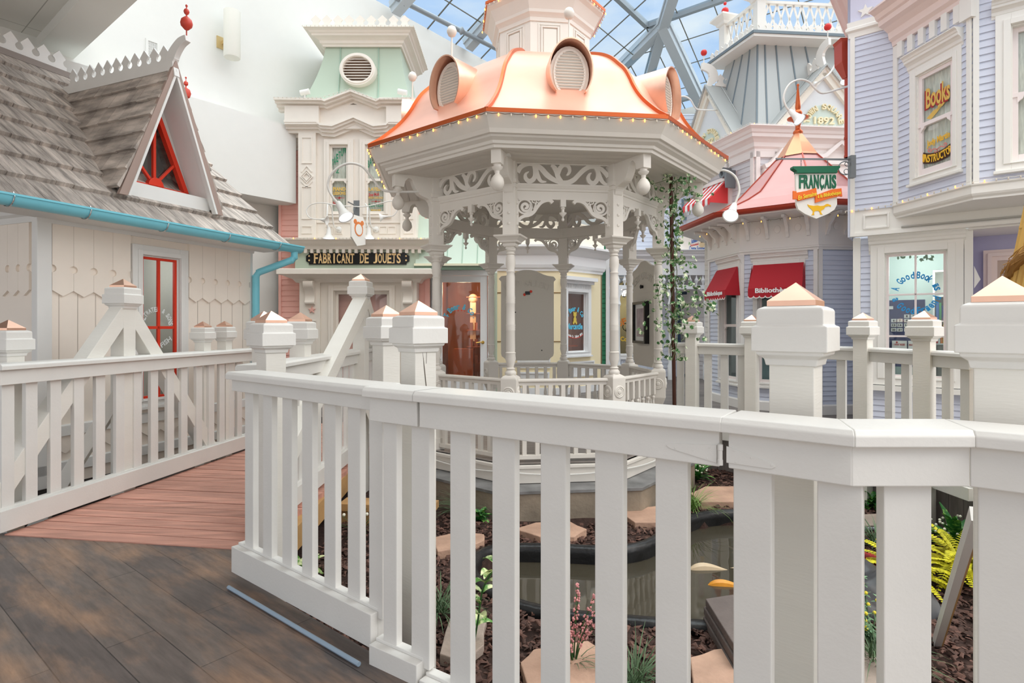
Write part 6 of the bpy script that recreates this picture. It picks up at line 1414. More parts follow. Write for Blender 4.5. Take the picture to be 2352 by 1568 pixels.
b.sweep(oct_pts(1.99), pr, closed=True); obj('turret_gutter', b, RUST, Lb, fo, smooth=True, sharp=40)
P8 = oct_pts(1.60)
light_string('string of amber lamps under the pink turret eave', fo, [(*P8[7], 2.93), (*P8[0], 2.93), (*P8[1], 2.93), (*P8[2], 2.93)], .13, lit=(1, 0, 1, 0, 0))

# ================================================================ LILAC BOOK HOUSE
f0 = Fr((4.36, 7.3), PD); fu = Fr((4.24, 7.2), PD)
Hs = thing('lilac_house', 'lilac clapboard house with projecting bay and pale pink cornice', 'building', (.6, .3, 0), fr=f0)
HW = mat('house_white', (240, 238, 232), .5); PKC = mat('pale_pink_cornice', (238, 220, 214), .5); PKS = mat('pink_white_sash', (243, 232, 230), .5)
xe = f0.x(2230); lw = (f0.x(2033), f0.x(2176), f0.z(f0.x(2033), 866), f0.z(f0.x(2033), 583)); holes = [lw]
b = MB(); siding(b, 0, xe, -.1, 2.42, .0715, holes); obj('lower_siding', b, LILAC, Hs, f0)
for a, c in ((-.02, .06), (xe - .06, xe + .02)): b = MB(); b.box(a, c, -.04, .05, -.1, 2.42); obj('corner_board', b, HW, Hs, f0, bevel=.003)
b = MB(); b.box(-.02, 0, 0, 3, -.1, 4.9); obj('left_side_wall', b, LILAC, Hs, f0)
w = window(Hs, f0, *lw, HW, casing=.15, depth=.05, rows=3, cols=2, sash=.03, sashm=PKS, rec=.04, bars=.022, sill=False, ctop=.12)
b = MB(); b.sweep([(lw[0] - .17, 0), (lw[1] + .17, 0)], cornice_prof(.12, .22), z=2.42); b.box(lw[0] - .2, lw[1] + .2, -.09, 0, lw[2] - .16, lw[2] - .10); obj('window_head', b, HW, w, f0)
mx_ = (lw[0] + lw[1]) / 2; zc_ = f0.z(mx_, 672)
t = MB(); 
for s_, a0, a1, un in (('A Good', 165, 98, 0), ('Book is', 82, 14, 0), ('a Good', 198, 262, 1), ('Friend', 278, 342, 1)):
    arctext(t, s_, mx_, zc_, .215, a0, a1, .085, .04, .037, .003, .03, under=bool(un))
obj('arched_lettering', t, mat('letter_azure', (40, 150, 214), .5), w, f0)
t = MB()
for i in range(16):
    x = lw[0] + .12 + (lw[1] - lw[0] - .25) * random.random(); z = lw[3] - .04 - .06 * random.random(); a = random.random() * 6; t.prism([(x + .028 * cos(a), z + .028 * sin(a)), (x + .014 * cos(a + 1.5), z + .014 * sin(a + 1.5)), (x - .022 * cos(a), z - .022 * sin(a)), (x - .014 * cos(a + 1.5), z - .014 * sin(a + 1.5))], .046, .049, 'xz')
obj('vine_decal', t, mat('leaf_decal', (70, 120, 70), .6), w, f0)
ROOM = mat('seafoam_room', (178, 194, 190), .8); interior(Hs, f0, .06, lw[1] + .2, 0, 2.4, ROOM, 1.1, .12)
l = bpy.data.lights.new('reading_room_fill', 'POINT'); l.energy = 13; l.shadow_soft_size = .2; l.color = (1, .97, .92); o = bpy.data.objects.new('reading_room_fill', l); COL.objects.link(o); p = f0.pt(mx_, .55); o.location = (p[0], p[1], 2.1)  # added point light lifting the room behind the window, no fitting modelled
# calendar
cx0, cx1 = f0.x(2042, .2) - .1, f0.x(2125, .2); cz1, cz0 = f0.z(cx0, 690, .2), f0.z(cx0, 768, .2)
t = thing('wall_calendar', 'navy hanging calendar with white date cards inside the big window', 'calendar', ((cx0 + cx1) / 2, .2, .5), fr=f0)
b = MB(); b.box(cx0, cx1, .2, .21, f0.z(cx0, 840, .2), cz1); obj('backing', b, mat('calendar_navy', (44, 56, 104), .7), t, f0)
b = MB(); N_ = MB(); cw = .063; col0 = f0.x(2052, .2)
grid = [['', '', '1', '2'], ['6', '7', '8', '9'], ['13', '14', '15', '16'], ['20', '21', '22', '23']]
us = (2053, 2067, 2083, 2098); vsr = (726, 736, 746.5, 757)
for r, row in enumerate(grid):
    for c, s_ in enumerate(row):
        if not s_: continue
        x = f0.x(us[c], .2); z = f0.z(x, vsr[r], .2); b.box(x - .028, x + .028, .193, .199, z - .022, z + .022); text(N_, s_, x - (.008 if len(s_) == 1 else .017), x + (.008 if len(s_) == 1 else .017), z - .012, z + .013, .191, .002, .03)
x = f0.x(2045, .2); b.box(x - .03, x + .03, .193, .199, f0.z(x, 710, .2), f0.z(x, 703, .2)); obj('date_card', b, mat('card_white', (238, 238, 232), .7), t, f0); obj('numeral', N_, BLACK, t, f0)
b = MB(); x0_, x1_ = f0.x(2049, .17), f0.x(2083, .17); z1_ = f0.z(x0_, 782, .17); b.box(x0_, x1_, .165, .17, z1_ - .13, z1_); b.box(f0.x(2086, .17), f0.x(2104, .17), .165, .17, z1_ - .13, z1_); o = obj('reading_notice', b, mat('card_white', (0, 0, 0)), t, f0)
b = MB(); text(b, 'I WANT MORE!', x0_ + .02, x1_ - .02, z1_ - .06, z1_ - .035, .163, .002, .02); text(b, 'FROM', f0.x(2088, .17), f0.x(2101, .17), z1_ - .06, z1_ - .04, .163, .002, .02); b.lathe([(.012, 0), (.01, .003)], n=8, M=Matrix.Translation((x0_ + .05, .163, z1_ - .02)) @ Matrix.Rotation(pi / 2, 4, 'X')); obj('notice_lettering', b, mat('letter_red', (0, 0, 0)), t, f0)
# bookcase and books
bx0 = f0.x(2143, .75); t = thing('bookcase', 'white bookcase standing inside the big lettered window', 'bookcase', (bx0 + .2, .8, 0), fr=f0)
b = MB(); b.box(bx0, bx0 + .02, .7, .98, 0, 2.0); b.box(bx0 + .55, bx0 + .57, .7, .98, 0, 2.0); b.box(bx0, bx0 + .57, .7, .98, 2.0, 2.02); b.box(bx0, bx0 + .57, .97, .98, 0, 2.0); zsh = [.2, .5, .8, 1.07, 1.36, 1.68]
b2 = MB(); [b2.box(bx0 + .02, bx0 + .55, .71, .97, z, z + .018) for z in zsh]; obj('carcass', b, HW, t, f0); obj('shelf', b2, HW, t, f0)
cols_ = [(60, 110, 170), (200, 60, 60), (230, 200, 60), (60, 140, 90), (230, 230, 225), (150, 60, 90), (40, 60, 110), (220, 130, 60)]
for r, (z, n) in enumerate(((1.378, 9), (1.088, 9))):
    x = bx0 + .03
    for i in range(n):
        wd = random.uniform(.018, .032); hh = random.uniform(.19, .26); b = MB(); b.box(x, x + wd, .72, .88, z, z + hh); x += wd + .003
        c_ = cols_[(i * 3 + r) % 8]; obj('book', b, mat('book_%d' % ((i * 3 + r) % 8), c_, .6), None, f0, label='upright book on the white bookcase behind the window', cat='book', group='books on the bookcase')
# recessed doorway to the right of the window
fr_ = Fr(f0.pt(xe, 0), f0.n)
b = MB(); b.box(0, 1.0, -.02, .0, -.1, 2.42); LS = mat('lilac_flat', (186, 184, 214), .6); obj('alcove_side', b, LS, Hs, fr_)
b = MB(); b.box(xe, xe + 1.5, .62, .65, -.1, 2.40); obj('alcove_back', b, LS, Hs, f0); b = MB(); b.box(xe - .02, xe + 1.5, -.1, .66, 2.40, 2.44); obj('alcove_ceiling', b, HW, Hs, f0)
b = MB(); frame_rect(b, xe + .12, xe + 1.1, 0, 2.22, .13, .56, .62); frame_rect(b, xe + .16, xe + 1.06, 0, 2.18, .04, .53, .56); obj('door_casing', b, PKC, Hs, f0)
b = MB(); b.box(xe + .25, xe + .97, .58, .6, 0, 2.09); obj('alcove_door', b, mat('brown_pink_door', (196, 176, 164), .5), Hs, f0)
for z_, l, h in ((1.88, 'white wedge shaped wall light in the lilac alcove', .26), (1.35, 'small square plate lettered on the lilac alcove wall', .16)):
    b = MB(); x = .25; b.add([(x - .06, -.03, z_ - h / 2), (x + .06, -.03, z_ - h / 2), (x + .06, -.03, z_ + h / 2), (x - .06, -.03, z_ + h / 2), (x, -.09, z_ - h * .1)], [(0, 1, 4), (1, 2, 4), (2, 3, 4), (3, 0, 4), (3, 2, 1, 0)])
    obj('wall_light' if z_ > 1.5 else 'wall_plate', b, HW, None, fr_, label=l, cat='light' if z_ > 1.5 else 'plate')
# upper storey
ZB, ZU = 2.74, 4.92; xb = fu.x(2057)
b = MB(); b.box(0, 3.0, -.0, .05, 2.42, ZB); b.box(0, 3.0, -.03, 0, 2.42, 2.46); b.box(0, .05, -.02, 0, 2.42, 5.0); obj('frieze_band', b, HW, Hs, fu)
b = MB(); frame_rect(b, fu.x(1983), fu.x(2043), 2.50, 2.68, .022, -.022, 0); obj('raised_panel', b, HW, Hs, fu, bevel=.004); b = MB(); b.box(fu.x(2070), 2.4, -.02, 0, 2.48, 2.5); b.box(fu.x(2070), 2.4, -.02, 0, 2.48, 2.5); obj('raised_panel', b, HW, Hs, fu, bevel=.004)
b = MB(); siding(b, .05, xb + .1, ZB, ZU, .0735); obj('upper_siding', b, LILAC, Hs, fu)
b = MB(); b.box(-.03, 0, 0, 3, 2.42, 5.4); obj('side_wall', b, LILAC, Hs, fu)
fs = Fr(fu.pt(xb, 0), (.115, -.993)); sl = 1.02; ff2 = Fr(fs.pt(sl, 0), PD); ZC = 4.66
ws = (fs.x(2108), fs.x(2192)); zsb = fs.z(ws[0], 408); zst = fs.z(ws[0], 176)
b = MB(); siding(b, .04, sl, ZB, ZC, .0735, [(*ws, zsb, zst)]); obj('bay_siding', b, LILAC, Hs, fs)
wf = (ff2.x(2322), 1.05); zfb, zft = ff2.z(wf[0], 375), ff2.z(wf[0], 60)
b = MB(); siding(b, 0, 1.4, ZB, ZC, .0735, [(*wf, zfb, zft)]); obj('bay_siding', b, LILAC, Hs, ff2)
for f_, a, c in ((fs, -.01, .055), (fs, sl - .05, sl + .0), (ff2, 0, .05)): b = MB(); b.box(a, c, -.03, .01, ZB, ZC); obj('corner_board', b, HW, Hs, f_, bevel=.003)
w1 = window(Hs, fs, ws[0], ws[1], zsb, zst, HW, casing=.10, depth=.02, hung=True, lace=True, sash=.045, sashm=PKS, rec=.025, sill=True)
b = MB(); b.sweep([(ws[0] - .12, 0), (ws[1] + .12, 0)], cornice_prof(.12, .18), z=zst + .26); obj('window_head', b, HW, w1, fs)
w2 = window(Hs, ff2, wf[0], wf[1], zfb, zft, HW, casing=.12, hung=True, lace=True, sash=.05, sashm=PKS, rec=.07, sill=True)
b = MB(); b.sweep([(wf[0] - .15, 0), (wf[1] + .2, 0)], cornice_prof(.12, .16), z=zft + .26); obj('window_head', b, HW, w2, ff2)
t = MB(); mm = (ws[0] + ws[1]) / 2; hw = (ws[1] - ws[0]) / 2 - .075
def fz(v, x=None): return fs.z(mm if x is None else x, v, .025)
yy = .02
for m_, o_ in (('m', .0), ('g', .0)): pass
bz0, bz1 = fz(240), fz(195)
text(t, 'Books', mm - hw + .0, mm + hw - .01, bz0 - .015, bz1 - .005, yy + .001, .003, .05); obj('red_lettering_shadow', t, mat('letter_crimson', (170, 40, 44), .5), w1, fs)
t = MB(); text(t, 'Books', mm - hw + .02, mm + hw + .005, bz0, bz1 + .01, yy - .002, .003, .02); 
P = [(mm - .14, fz(262)), (mm - .05, fz(250)), (mm + .06, fz(247)), (mm + .01, fz(256)), (mm - .08, fz(268))]; t.prism(P, yy, yy + .003, 'xz'); P = [(mm + .0, fz(252)), (mm + .03, fz(228)), (mm + .07, fz(234)), (mm + .12, fz(226)), (mm + .12, fz(240)), (mm + .07, fz(248))]; t.prism(P, yy, yy + .003, 'xz'); obj('gold_lettering', t, GOLD, w1, fs)
t = MB(); text(t, 'Jody Martin', mm - hw + .03, mm + hw, fz(332), fz(313), yy, .003, .03, rise=.02); arctext(t, 'INSTRUCTOR', mm, fz(352) + .40, .44, 246, 294, .085, .04, yy - .004, .003, .03, under=True)
obj('yellow_lettering', t, mat('letter_amber', (238, 186, 50), .5), w1, fs)
t = MB(); t.ribbon([(mm + .44 * cos(radians(a)), fz(352) + .40 + .44 * sin(radians(a))) for a in range(242, 299, 4)], .115, yy, yy + .003); obj('dark_banner', t, mat('banner_maroon', (70, 40, 30), .6), w1, fs)
t = MB()
for s_ in (-1, 1): t.ribbon([(mm + s_ * x, fz(343) + z) for x, z in bez([(0, 0), (.05, .02), (.09, .0), (.12, .02), (.10, .04), (.085, .02)], 4)], .01, yy, yy + .002); t.ribbon(spiral(mm + s_ * .02, fz(346), .025, .008, 90, 90 + s_ * 330, 12), .008, yy, yy + .002)
obj('coral_flourish', t, mat('coral', (232, 130, 120), .5), w1, fs)
t = MB(); xx = wf[0] + .14; arctext(t, 'CC', xx + .14, ff2.z(xx, 172), .1, 150, 100, .12, .1, .064, .003, .04); text(t, 'C', xx + .02, xx + .1, ff2.z(xx, 198), ff2.z(xx, 182), .064, .003, .04); obj('orange_lettering', t, mat('letter_orange', (0, 0, 0)), w2, ff2)
b = MB(); b.box(xb - .3, xb + 1.6, .6, .62, ZB, ZC); obj('room_backing', b, mat('dim_room', (150, 146, 138), .8), Hs, fu)
# bay base, string, soffit; cornice with blocks
bayp = [fu.pt(xb, 0), fs.pt(sl, 0), ff2.pt(1.6, 0)]
b = MB(); b.sweep(bayp, [(-.02, 2.62), (.0, 2.62), (.02, 2.64), (.03, 2.66), (.03, 2.73), (.045, 2.745), (.045, 2.76), (-.02, 2.76)]); obj('bay_base_trim', b, HW, Hs)
e_ = fu.pt(xb + 2.6, 0); b = MB(); b.prism([bayp[0], bayp[1], bayp[2], e_], 2.60, 2.63, 'xy'); obj('bay_soffit', b, HW, Hs)
b = MB(); b.sweep(bayp, cornice_prof(.36, .40), z=ZC + .40); obj('bay_cornice', b, PKC, Hs); b = MB(); b.prism([bayp[0], bayp[1], bayp[2], e_], ZC + .3, ZC + .38, 'xy'); obj('bay_roof', b, PKC, Hs)
for i in range(7):
    b = MB(); x = .07 + i * .152; b.box(x, x + .075, -.045, 0, ZC - .17, ZC + .02) if i < 6 else b.box(sl - .1, sl + .04, -.06, .0, ZC - .2, ZC + .03); obj('cornice_block', b, HW, Hs, fs, bevel=.002)
for i in range(3): b = MB(); x = .3 + i * .35; b.box(x, x + .16, -.045, 0, ZC - .12, ZC + .02); obj('cornice_block', b, HW, Hs, ff2, bevel=.002)
b = MB(); b.box(.0, 3, .0, .05, 4.9, 6.2); b.box(-.03, 0, 0, 3, 4.9, 6.2); obj('attic_wall', b, mat('lilac_flat_light', (214, 216, 236), .6), Hs, fu)
b = MB(); b.sweep([(0, 2.5), (0, 0), (3, 0)], [(0, 4.90), (.02, 4.90), (.025, 4.96), (.05, 4.98), (.05, 5.01), (.03, 5.03), (.035, 5.09), (0, 5.10)]); obj('attic_molding', b, HW, Hs, fu)
b = MB(); b.sweep([(0, 2.5), (0, 0), (3, 0)], cornice_prof(.34, .4), z=5.83); obj('attic_cornice', b, PKC, Hs, fu)
for u, v in ((1988, 26), (2063, -2), (2130, -30)):
    b = MB(); x = fu.x(u); b.prism(star(x, fu.z(x, v), .085), -.02, 0, 'xz'); obj('wall_star', b, HW, Hs, fu)
light_string('string of small lamps along the lilac house bay ledge', fu, [(-.05, -.03, 2.75), (xb - .03, -.03, 2.77)], .07, lit=(0, 1, 0), cordm=HW)
light_string('string of small lamps following the bay of the lilac house', fs, [(0, -.06, 2.78), (sl + .03, -.06, 2.78), (sl + .55, .45 - .2, 2.78)][:2], .085, lit=(0, 0, 1, 0), cordm=HW)
light_string('string of small lamps on the bay front of the lilac house', ff2, [(0, -.06, 2.78), (1.0, -.06, 2.78)], .085, lit=(0, 1, 0, 0), cordm=HW)
# red leader head and downpipe
t = thing('red_downpipe', 'rust red rain head and downpipe at the lilac house corner', 'downpipe', (PX(1942, 7.5), 7.5, 3.0)); X, Y = PX(1941, 7.5), 7.5; z0, z1 = PZ(362, Y), PZ(95, Y)
b = MB(); b.lathe([(.035, z0), (.035, PZ(178, Y))], (X + .03, Y), 14); [b.lathe([(.04, z), (.04, z + .03)], (X + .03, Y), 14) for z in (z0, PZ(320, Y))]; obj('pipe', b, RUST, t, smooth=True)
zt_, zm_, zb_ = PZ(95, Y), PZ(147, Y), PZ(180, Y); b = MB(); q_ = .095
b.add([(X - .11, Y - q_, zt_), (X + .12, Y - q_, zt_), (X + .12, Y + q_, zt_), (X - .11, Y + q_, zt_), (X - .09, Y - q_ + .01, zt_ - .04), (X + .12, Y - q_ + .01, zt_ - .04), (X + .12, Y + q_, zt_ - .04), (X - .09, Y + q_, zt_ - .04), (X - .085, Y - q_ + .015, zm_), (X + .12, Y - q_ + .015, zm_), (X + .12, Y + q_, zm_), (X - .085, Y + q_, zm_), (X - .01, Y - .04, zb_), (X + .06, Y - .04, zb_), (X + .06, Y + .04, zb_), (X - .01, Y + .04, zb_)], [(3, 2, 1, 0)] + [(4 * k + j, 4 * k + (j + 1) % 4, 4 * k + 4 + (j + 1) % 4, 4 * k + 4 + j) for k in range(3) for j in range(4)] + [(12, 13, 14, 15)]); obj('rain_head', b, RUST, t)
# hanging language sign
Y = 7.05; t = thing('language_sign', 'cream shield sign with green crown reading in French and a yellow goose', 'sign', (PX(1872, Y), Y, PZ(500, Y)))
def sp(u, v): return (PX(u, Y), PZ(v, Y))
b = MB(); b.prism([sp(*p) for p in ((1826, 398), (1919, 398), (1921, 470), (1915, 482), (1900, 492), (1873, 503), (1847, 492), (1832, 482), (1828, 470))], Y - .02, Y + .02, 'xz'); obj('shield', b, mat('shield_cream', (244, 241, 234), .5), t, bevel=.003)
b = MB(); b.prism([sp(*p) for p in ((1817, 384), (1925, 383), (1925, 387), (1919, 393), (1919, 399), (1826, 400), (1826, 395), (1817, 389))], Y - .05, Y + .03, 'xz'); obj('green_crown', b, mat('sign_green', (20, 104, 72), .4), t, bevel=.004)
b = MB(); us_ = [1832, 1844, 1856, 1868, 1880, 1891, 1904, 1918]
for ch, a, c in zip('FRANCAIS', (1833, 1844, 1855, 1867, 1880, 1891, 1903, 1908), (1843, 1855, 1866, 1878, 1890, 1902, 1906.5, 1918)): text(b, ch, sp(a, 0)[0], sp(c, 0)[0], sp(0, 434)[1], sp(0, 402.5)[1], Y - .022, .008, .035)
b.prism([sp(1883, 434), sp(1887, 434), sp(1885, 439)], Y - .024, Y - .02, 'xz'); obj('green_lettering', b, mat('sign_green', (0, 0, 0)), t)
b = MB(); b.prism([sp(*p) for p in ((1818, 440), (1826, 441), (1826, 444), (1848, 440), (1871, 433), (1873, 452), (1830, 463), (1827, 459), (1818, 459))], Y - .04, Y - .022, 'xz'); b.prism([sp(*p) for p in ((1869, 450), (1905, 437), (1928, 434), (1930, 453), (1924, 452), (1905, 456), (1869, 467))], Y - .045, Y - .022, 'xz'); obj('orange_ribbon', b, mat('ribbon_orange', (244, 116, 38), .5), t)
b = MB(); k = 1320 / Y; text(b, 'En Semaine', sp(1829, 0)[0], sp(1871, 0)[0], sp(0, 456)[1], sp(0, 446)[1], Y - .046, .004, .03, rise=.055); text(b, 'à la Bibliothèque', sp(1873, 0)[0], sp(1926, 0)[0], sp(0, 455)[1], sp(0, 444)[1], Y - .05, .004, .03, rise=.05)
obj('yellow_lettering', b, mat('ribbon_yellow', (250, 212, 60), .5), t)
b = MB(); g_ = [sp(u + 0, v) for u, v in ((1852, 470), (1855, 476), (1861, 481), (1865, 486), (1864, 492), (1861, 494.5), (1868, 494.5), (1867, 488), (1871, 485), (1878, 485), (1881, 489), (1881, 493), (1887, 493.5), (1884, 490), (1883, 485), (1890, 481), (1893, 476), (1899, 474.5), (1902, 474), (1906, 475.5), (1906, 472), (1902, 470.5), (1899, 469), (1895, 469.5), (1890, 473), (1882, 474), (1875, 472.5), (1866, 473.5), (1857, 472))]; b.prism(g_, Y - .026, Y - .02, 'xz'); obj('goose', b, mat('goose_yellow', (246, 190, 20), .5), t)
b = MB()
for u in (1840, 1901):
    for i in range(5): z = sp(0, 367)[1] - .022 * i; b.tube([(PX(u, Y) + (.008 * cos(a * pi / 3) if i % 2 else 0), Y + (0 if i % 2 else .008 * cos(a * pi / 3)), z - .01 + .013 * sin(a * pi / 3)) for a in range(6)], .0025, 5, closed=True)
obj('chain', b, METAL, t)
b = MB(); b.beam((PX(1782, Y), Y, PZ(364.5, Y)), (PX(1956, Y), Y + .03, PZ(364.5, Y)), .012, .02); b.lathe([(.004, 0), (.012, .03), (.001, .09)], n=8, M=Matrix.Translation((PX(1798, Y), Y, PZ(364.5, Y))) @ Matrix.Rotation(-pi / 2, 4, 'Y')); b.box(PX(1953, Y), PX(1964, Y), Y - .02, Y + .05, PZ(408, Y), PZ(357, Y))
b.tube([(PX(1941, Y) + r_ * cos(a), Y, PZ(386, Y) + r_ * sin(a)) for a, r_ in [(radians(60 + i * 20), .082) for i in range(13)]], .007, 6); b.tube([(PX(1945, Y) + r_ * cos(a), Y, PZ(376, Y) + r_ * sin(a)) for a, r_ in [(radians(30 * i), .012 + .002 * i) for i in range(14)]], .005, 6); b.tube([(PX(1944, Y) + .03 * cos(i * .5), Y, PZ(394, Y) + .03 * sin(i * .5)) for i in range(11)], .005, 6)
obj('scroll_bracket', b, METAL, t, smooth=True)
gooseneck('white gooseneck lamp curling out from the lilac house towards the spire', [pp(1955, 196, 7.4), pp(1925, 205, 7.4), pp(1890, 214, 7.4), pp(1872, 203, 7.4), pp(1858, 188, 7.4), pp(1835, 183, 7.4), pp(1812, 195, 7.4), pp(1800, 222, 7.4), pp(1806, 245, 7.4), pp(1816, 256, 7.4)], pp(1816, 256, 7.4), (.42, -.5, -.8), .95, r=.013)
gooseneck('white gooseneck lamp fixed on the town square gable', [pp(1874, 193, 12.4), pp(1892, 180, 12), pp(1908, 165, 12), pp(1922, 140, 12), pp(1927, 115, 12), pp(1935, 108, 12), pp(1942, 125, 12), pp(1942, 160, 12)], pp(1941, 165, 12), (-.1, -.3, -1), 1.3, r=.018, canopy=(pp(1873, 193, 12.42), (0, -1, 0)))
gooseneck('thin white gooseneck arm rising behind the gazebo roof', [pp(1650, 253, 13.6), pp(1608, 252, 13.4), pp(1596, 246, 13.3), pp(1585, 228, 13.2), pp(1568, 221, 13.2), pp(1552, 230, 13.2), pp(1546, 255, 13.2), pp(1548, 290, 13.2)], pp(1548, 292, 13.2), (.1, -.3, -1), 1.2, r=.018)

# ================================================================ TOWN SQUARE BUILDING
TA = (5.29, 12.5); dl = (-.287, .958); dr_2 = (.996, .085)
def tpnt(a, c): return (TA[0] + dr_2[0] * a + dl[0] * c, TA[1] + dr_2[1] * a + dl[1] * c)
fq_ = Fr(TA, dr_2); flq = Fr(tpnt(0, 3.2), (-dl[0], -dl[1]))
Q = thing('town_hall', 'pale building with grey seamed mansard roof, gables and railed roof deck', 'building', (TA[0], TA[1], 0))
TW = mat('town_white', (240, 234, 226), .5); TPK = mat('town_pink_white', (240, 230, 224), .5)
b = MB(); siding(b, 0, 3.4, 0, 5.1, .11); obj('siding', b, GREYS, Q, fq_); b = MB(); siding(b, 0, 3.2, 0, 5.1, .11); obj('siding', b, GREYS, Q, flq)
for f_, x in ((fq_, 0), (fq_, .42), (flq, 3.1), (flq, 2.3), (fq_, .9)): b = MB(); b.box(x, x + .09, -.05, 0, 0, 5.1); obj('corner_board', b, TPK, Q, f_)
pth = [tpnt(0, 3.4), tpnt(0, 0), tpnt(3.6, 0)]
b = MB(); b.sweep(pth, cornice_prof(.36, .48), z=5.58); obj('main_cornice', b, TPK, Q)
b = MB(); b.sweep(pth, [(0, 4.98), (.05, 4.98), (.05, 5.1), (0, 5.1)]); obj('frieze', b, TPK, Q)
light_string('string of clear lamps along the town hall cornice', W0, [(*tpnt(-.38, 3.0), 5.60), (*tpnt(-.38, -.36), 5.60), (*tpnt(3.2, -.36), 5.60)], .1, lit=(0, 0, 0, 0, 0, 0, 1), cordm=TW)
SLATE = mat('grey_seamed_metal', (184, 184, 181), .5, .15); SEAM = mat('grey_seam', (120, 130, 136), .5, .2)
b0 = [(.12, .12), (3.3, .12), (3.3, 2.9), (.12, 2.9)]; t0 = [(.50, .62), (2.7, .62), (2.7, 1.75), (.50, 1.75)]; zm0, zm1 = 5.5, 7.74
def mp_(i, t, j=None, s=0.0):
    """point on mansard edge at height fraction t (concave) between corners i and i+1 at fraction s"""
    e = t ** .85; q0 = [b0[i][k] * (1 - e) + t0[i][k] * e for k in (0, 1)]
    if s: j = (i + 1) % 4; q1 = [b0[j][k] * (1 - e) + t0[j][k] * e for k in (0, 1)]; q0 = [q0[k] * (1 - s) + q1[k] * s for k in (0, 1)]
    p = tpnt(*q0); return (p[0], p[1], zm0 + (zm1 - zm0) * t)
b = MB(); vs = []; n = 7
for k in range(n + 1): vs += [mp_(i, k / n) for i in range(4)]
b.add(vs, [(4 * k + i, 4 * k + (i + 1) % 4, 4 * k + 4 + (i + 1) % 4, 4 * k + 4 + i) for k in range(n) for i in range(4)]); ms = obj('mansard_roof', b, SLATE, Q)
b = MB()
for i, ss in ((0, (0, .08, .2, .36, .52, .68, .84)), (3, (.3, .55, .78))):
    for s in ss: b.tube([mp_(i, k / n, None, s) for k in range(n + 1)], .022, 5)
obj('roof_seam', b, SEAM, ms)
# gables
def gable(fr, xc, half, z0, z1, y, depth, name, ln):
    b = MB(); b.prism([(xc - half, z0), (xc + half, z0), (xc, z1)], y, y + .05, 'xz'); g = obj('gable_face', b, mat('gable_grey', (224, 225, 226), .6), Q, fr)
    b = MB()
    for s in (-1, 1): b.ribbon([(xc + s * half, z0), (xc, z1)], .16, y - .08, y); b.ribbon([(xc + s * (half + .06), z0), (xc, z1 + .1)], .05, y - .12, y)
    obj('gable_rake', b, mat('rake_cream', (238, 230, 216), .5), g, fr)
    b = MB()
    for s in (-1, 1):
        T_ = [(xc + s * (half + .18), y - .16, z0 - .02), (xc, y - .16, z1 + .16), (xc, y + depth, z1 + .16), (xc + s * (half + .18), y + depth, z0 - .02)]
        b.add(T_ + [(p[0], p[1], p[2] - .05) for p in T_], [(0, 1, 2, 3), (7, 6, 5, 4), (0, 4, 5, 1), (1, 5, 6, 2), (2, 6, 7, 3), (3, 7, 4, 0)])
        for k in range(1, 4): yy_ = y + depth * k / 4; b.tube([(xc + s * (half + .18), yy_, z0), (xc, yy_, z1 + .18)], .012, 5)
    obj('gable_roof', b, SLATE, g, fr)
    MR = Matrix.Translation((xc, 0, 0)) @ Matrix.Rotation(pi / 2, 4, 'Z'); b = MB(); crest(b, y + .15, y + depth, z1 + .15, .3, .24, -.025, .025, M=MR)
    b.ribbon([(y + p[0], z1 + p[1]) for p in bez([(-.02, -.02), (-.05, .1), (0, .22), (.08, .34), (.05, .48), (-.08, .56), (-.25, .58)], 4)], [.12, .1, .14, .26, .24, .2, .16], -.03, .03, MR); obj('ridge_cresting', b, TW, g, fr)
    b = MB(); M = Matrix.Translation((xc, y - .18, 0)); b.lathe([(.012, z1 + .5), (.012, z1 + .85)], n=6, M=M); g2_ = obj('finial_rod', b, TW, g, fr); b = MB(); b.sphere((xc, y - .18, z1 + .92), .075, 10); obj('red_ball', b, mat('ball_red', (220, 50, 48), .35), g, fr, smooth=True)
    b = MB(); r_ = .46 * half / 1.1; zc = z0 + .12; b.prism([(xc + r_ * cos(radians(t)), zc + r_ * sin(radians(t))) for t in range(0, 181, 12)], y - .03, y, 'xz'); obj('sign_plaque', b, mat('plaque_sage', (206, 218, 208), .5), g, fr)
    b = MB(); arctext(b, 'TOWN SQUARE', xc, zc + .02, r_ * .86, 168, 12, r_ * .27, r_ * .21, y - .035, .04, .03); text(b, '1892', xc - r_ * .5, xc + r_ * .5, zc + .04, zc + r_ * .42, y - .035, .04, .03); obj('raised_lettering', b, mat('letter_straw', (238, 224, 186), .5), g, fr)
    P_ = [(xc - half - .1, y - .14, z0), (xc, y - .14, z1 + .14), (xc + half + .1, y - .14, z0)]
    return g
xg = fq_.x(1888, .0); gable(fq_, xg, 1.12, 5.56, 6.86, -.02, 1.3, 'g', '')
xg2 = flq.x(1633, 0); gable(flq, xg2, .95, 5.56, 7.02, -.02, 1.2, 'g', '')
light_string('string of clear lamps on the front town hall gable', fq_, [(xg - 1.2, -.2, 5.6), (xg, -.2, 6.98), (xg + 1.2, -.2, 5.6)], .1, lit=(0,), cordm=SEAM)
light_string('string of clear lamps on the side town hall gable', flq, [(xg2 - 1.05, -.2, 5.6), (xg2, -.2, 7.14), (xg2 + 1.05, -.2, 5.6)], .1, lit=(0,), cordm=SEAM)
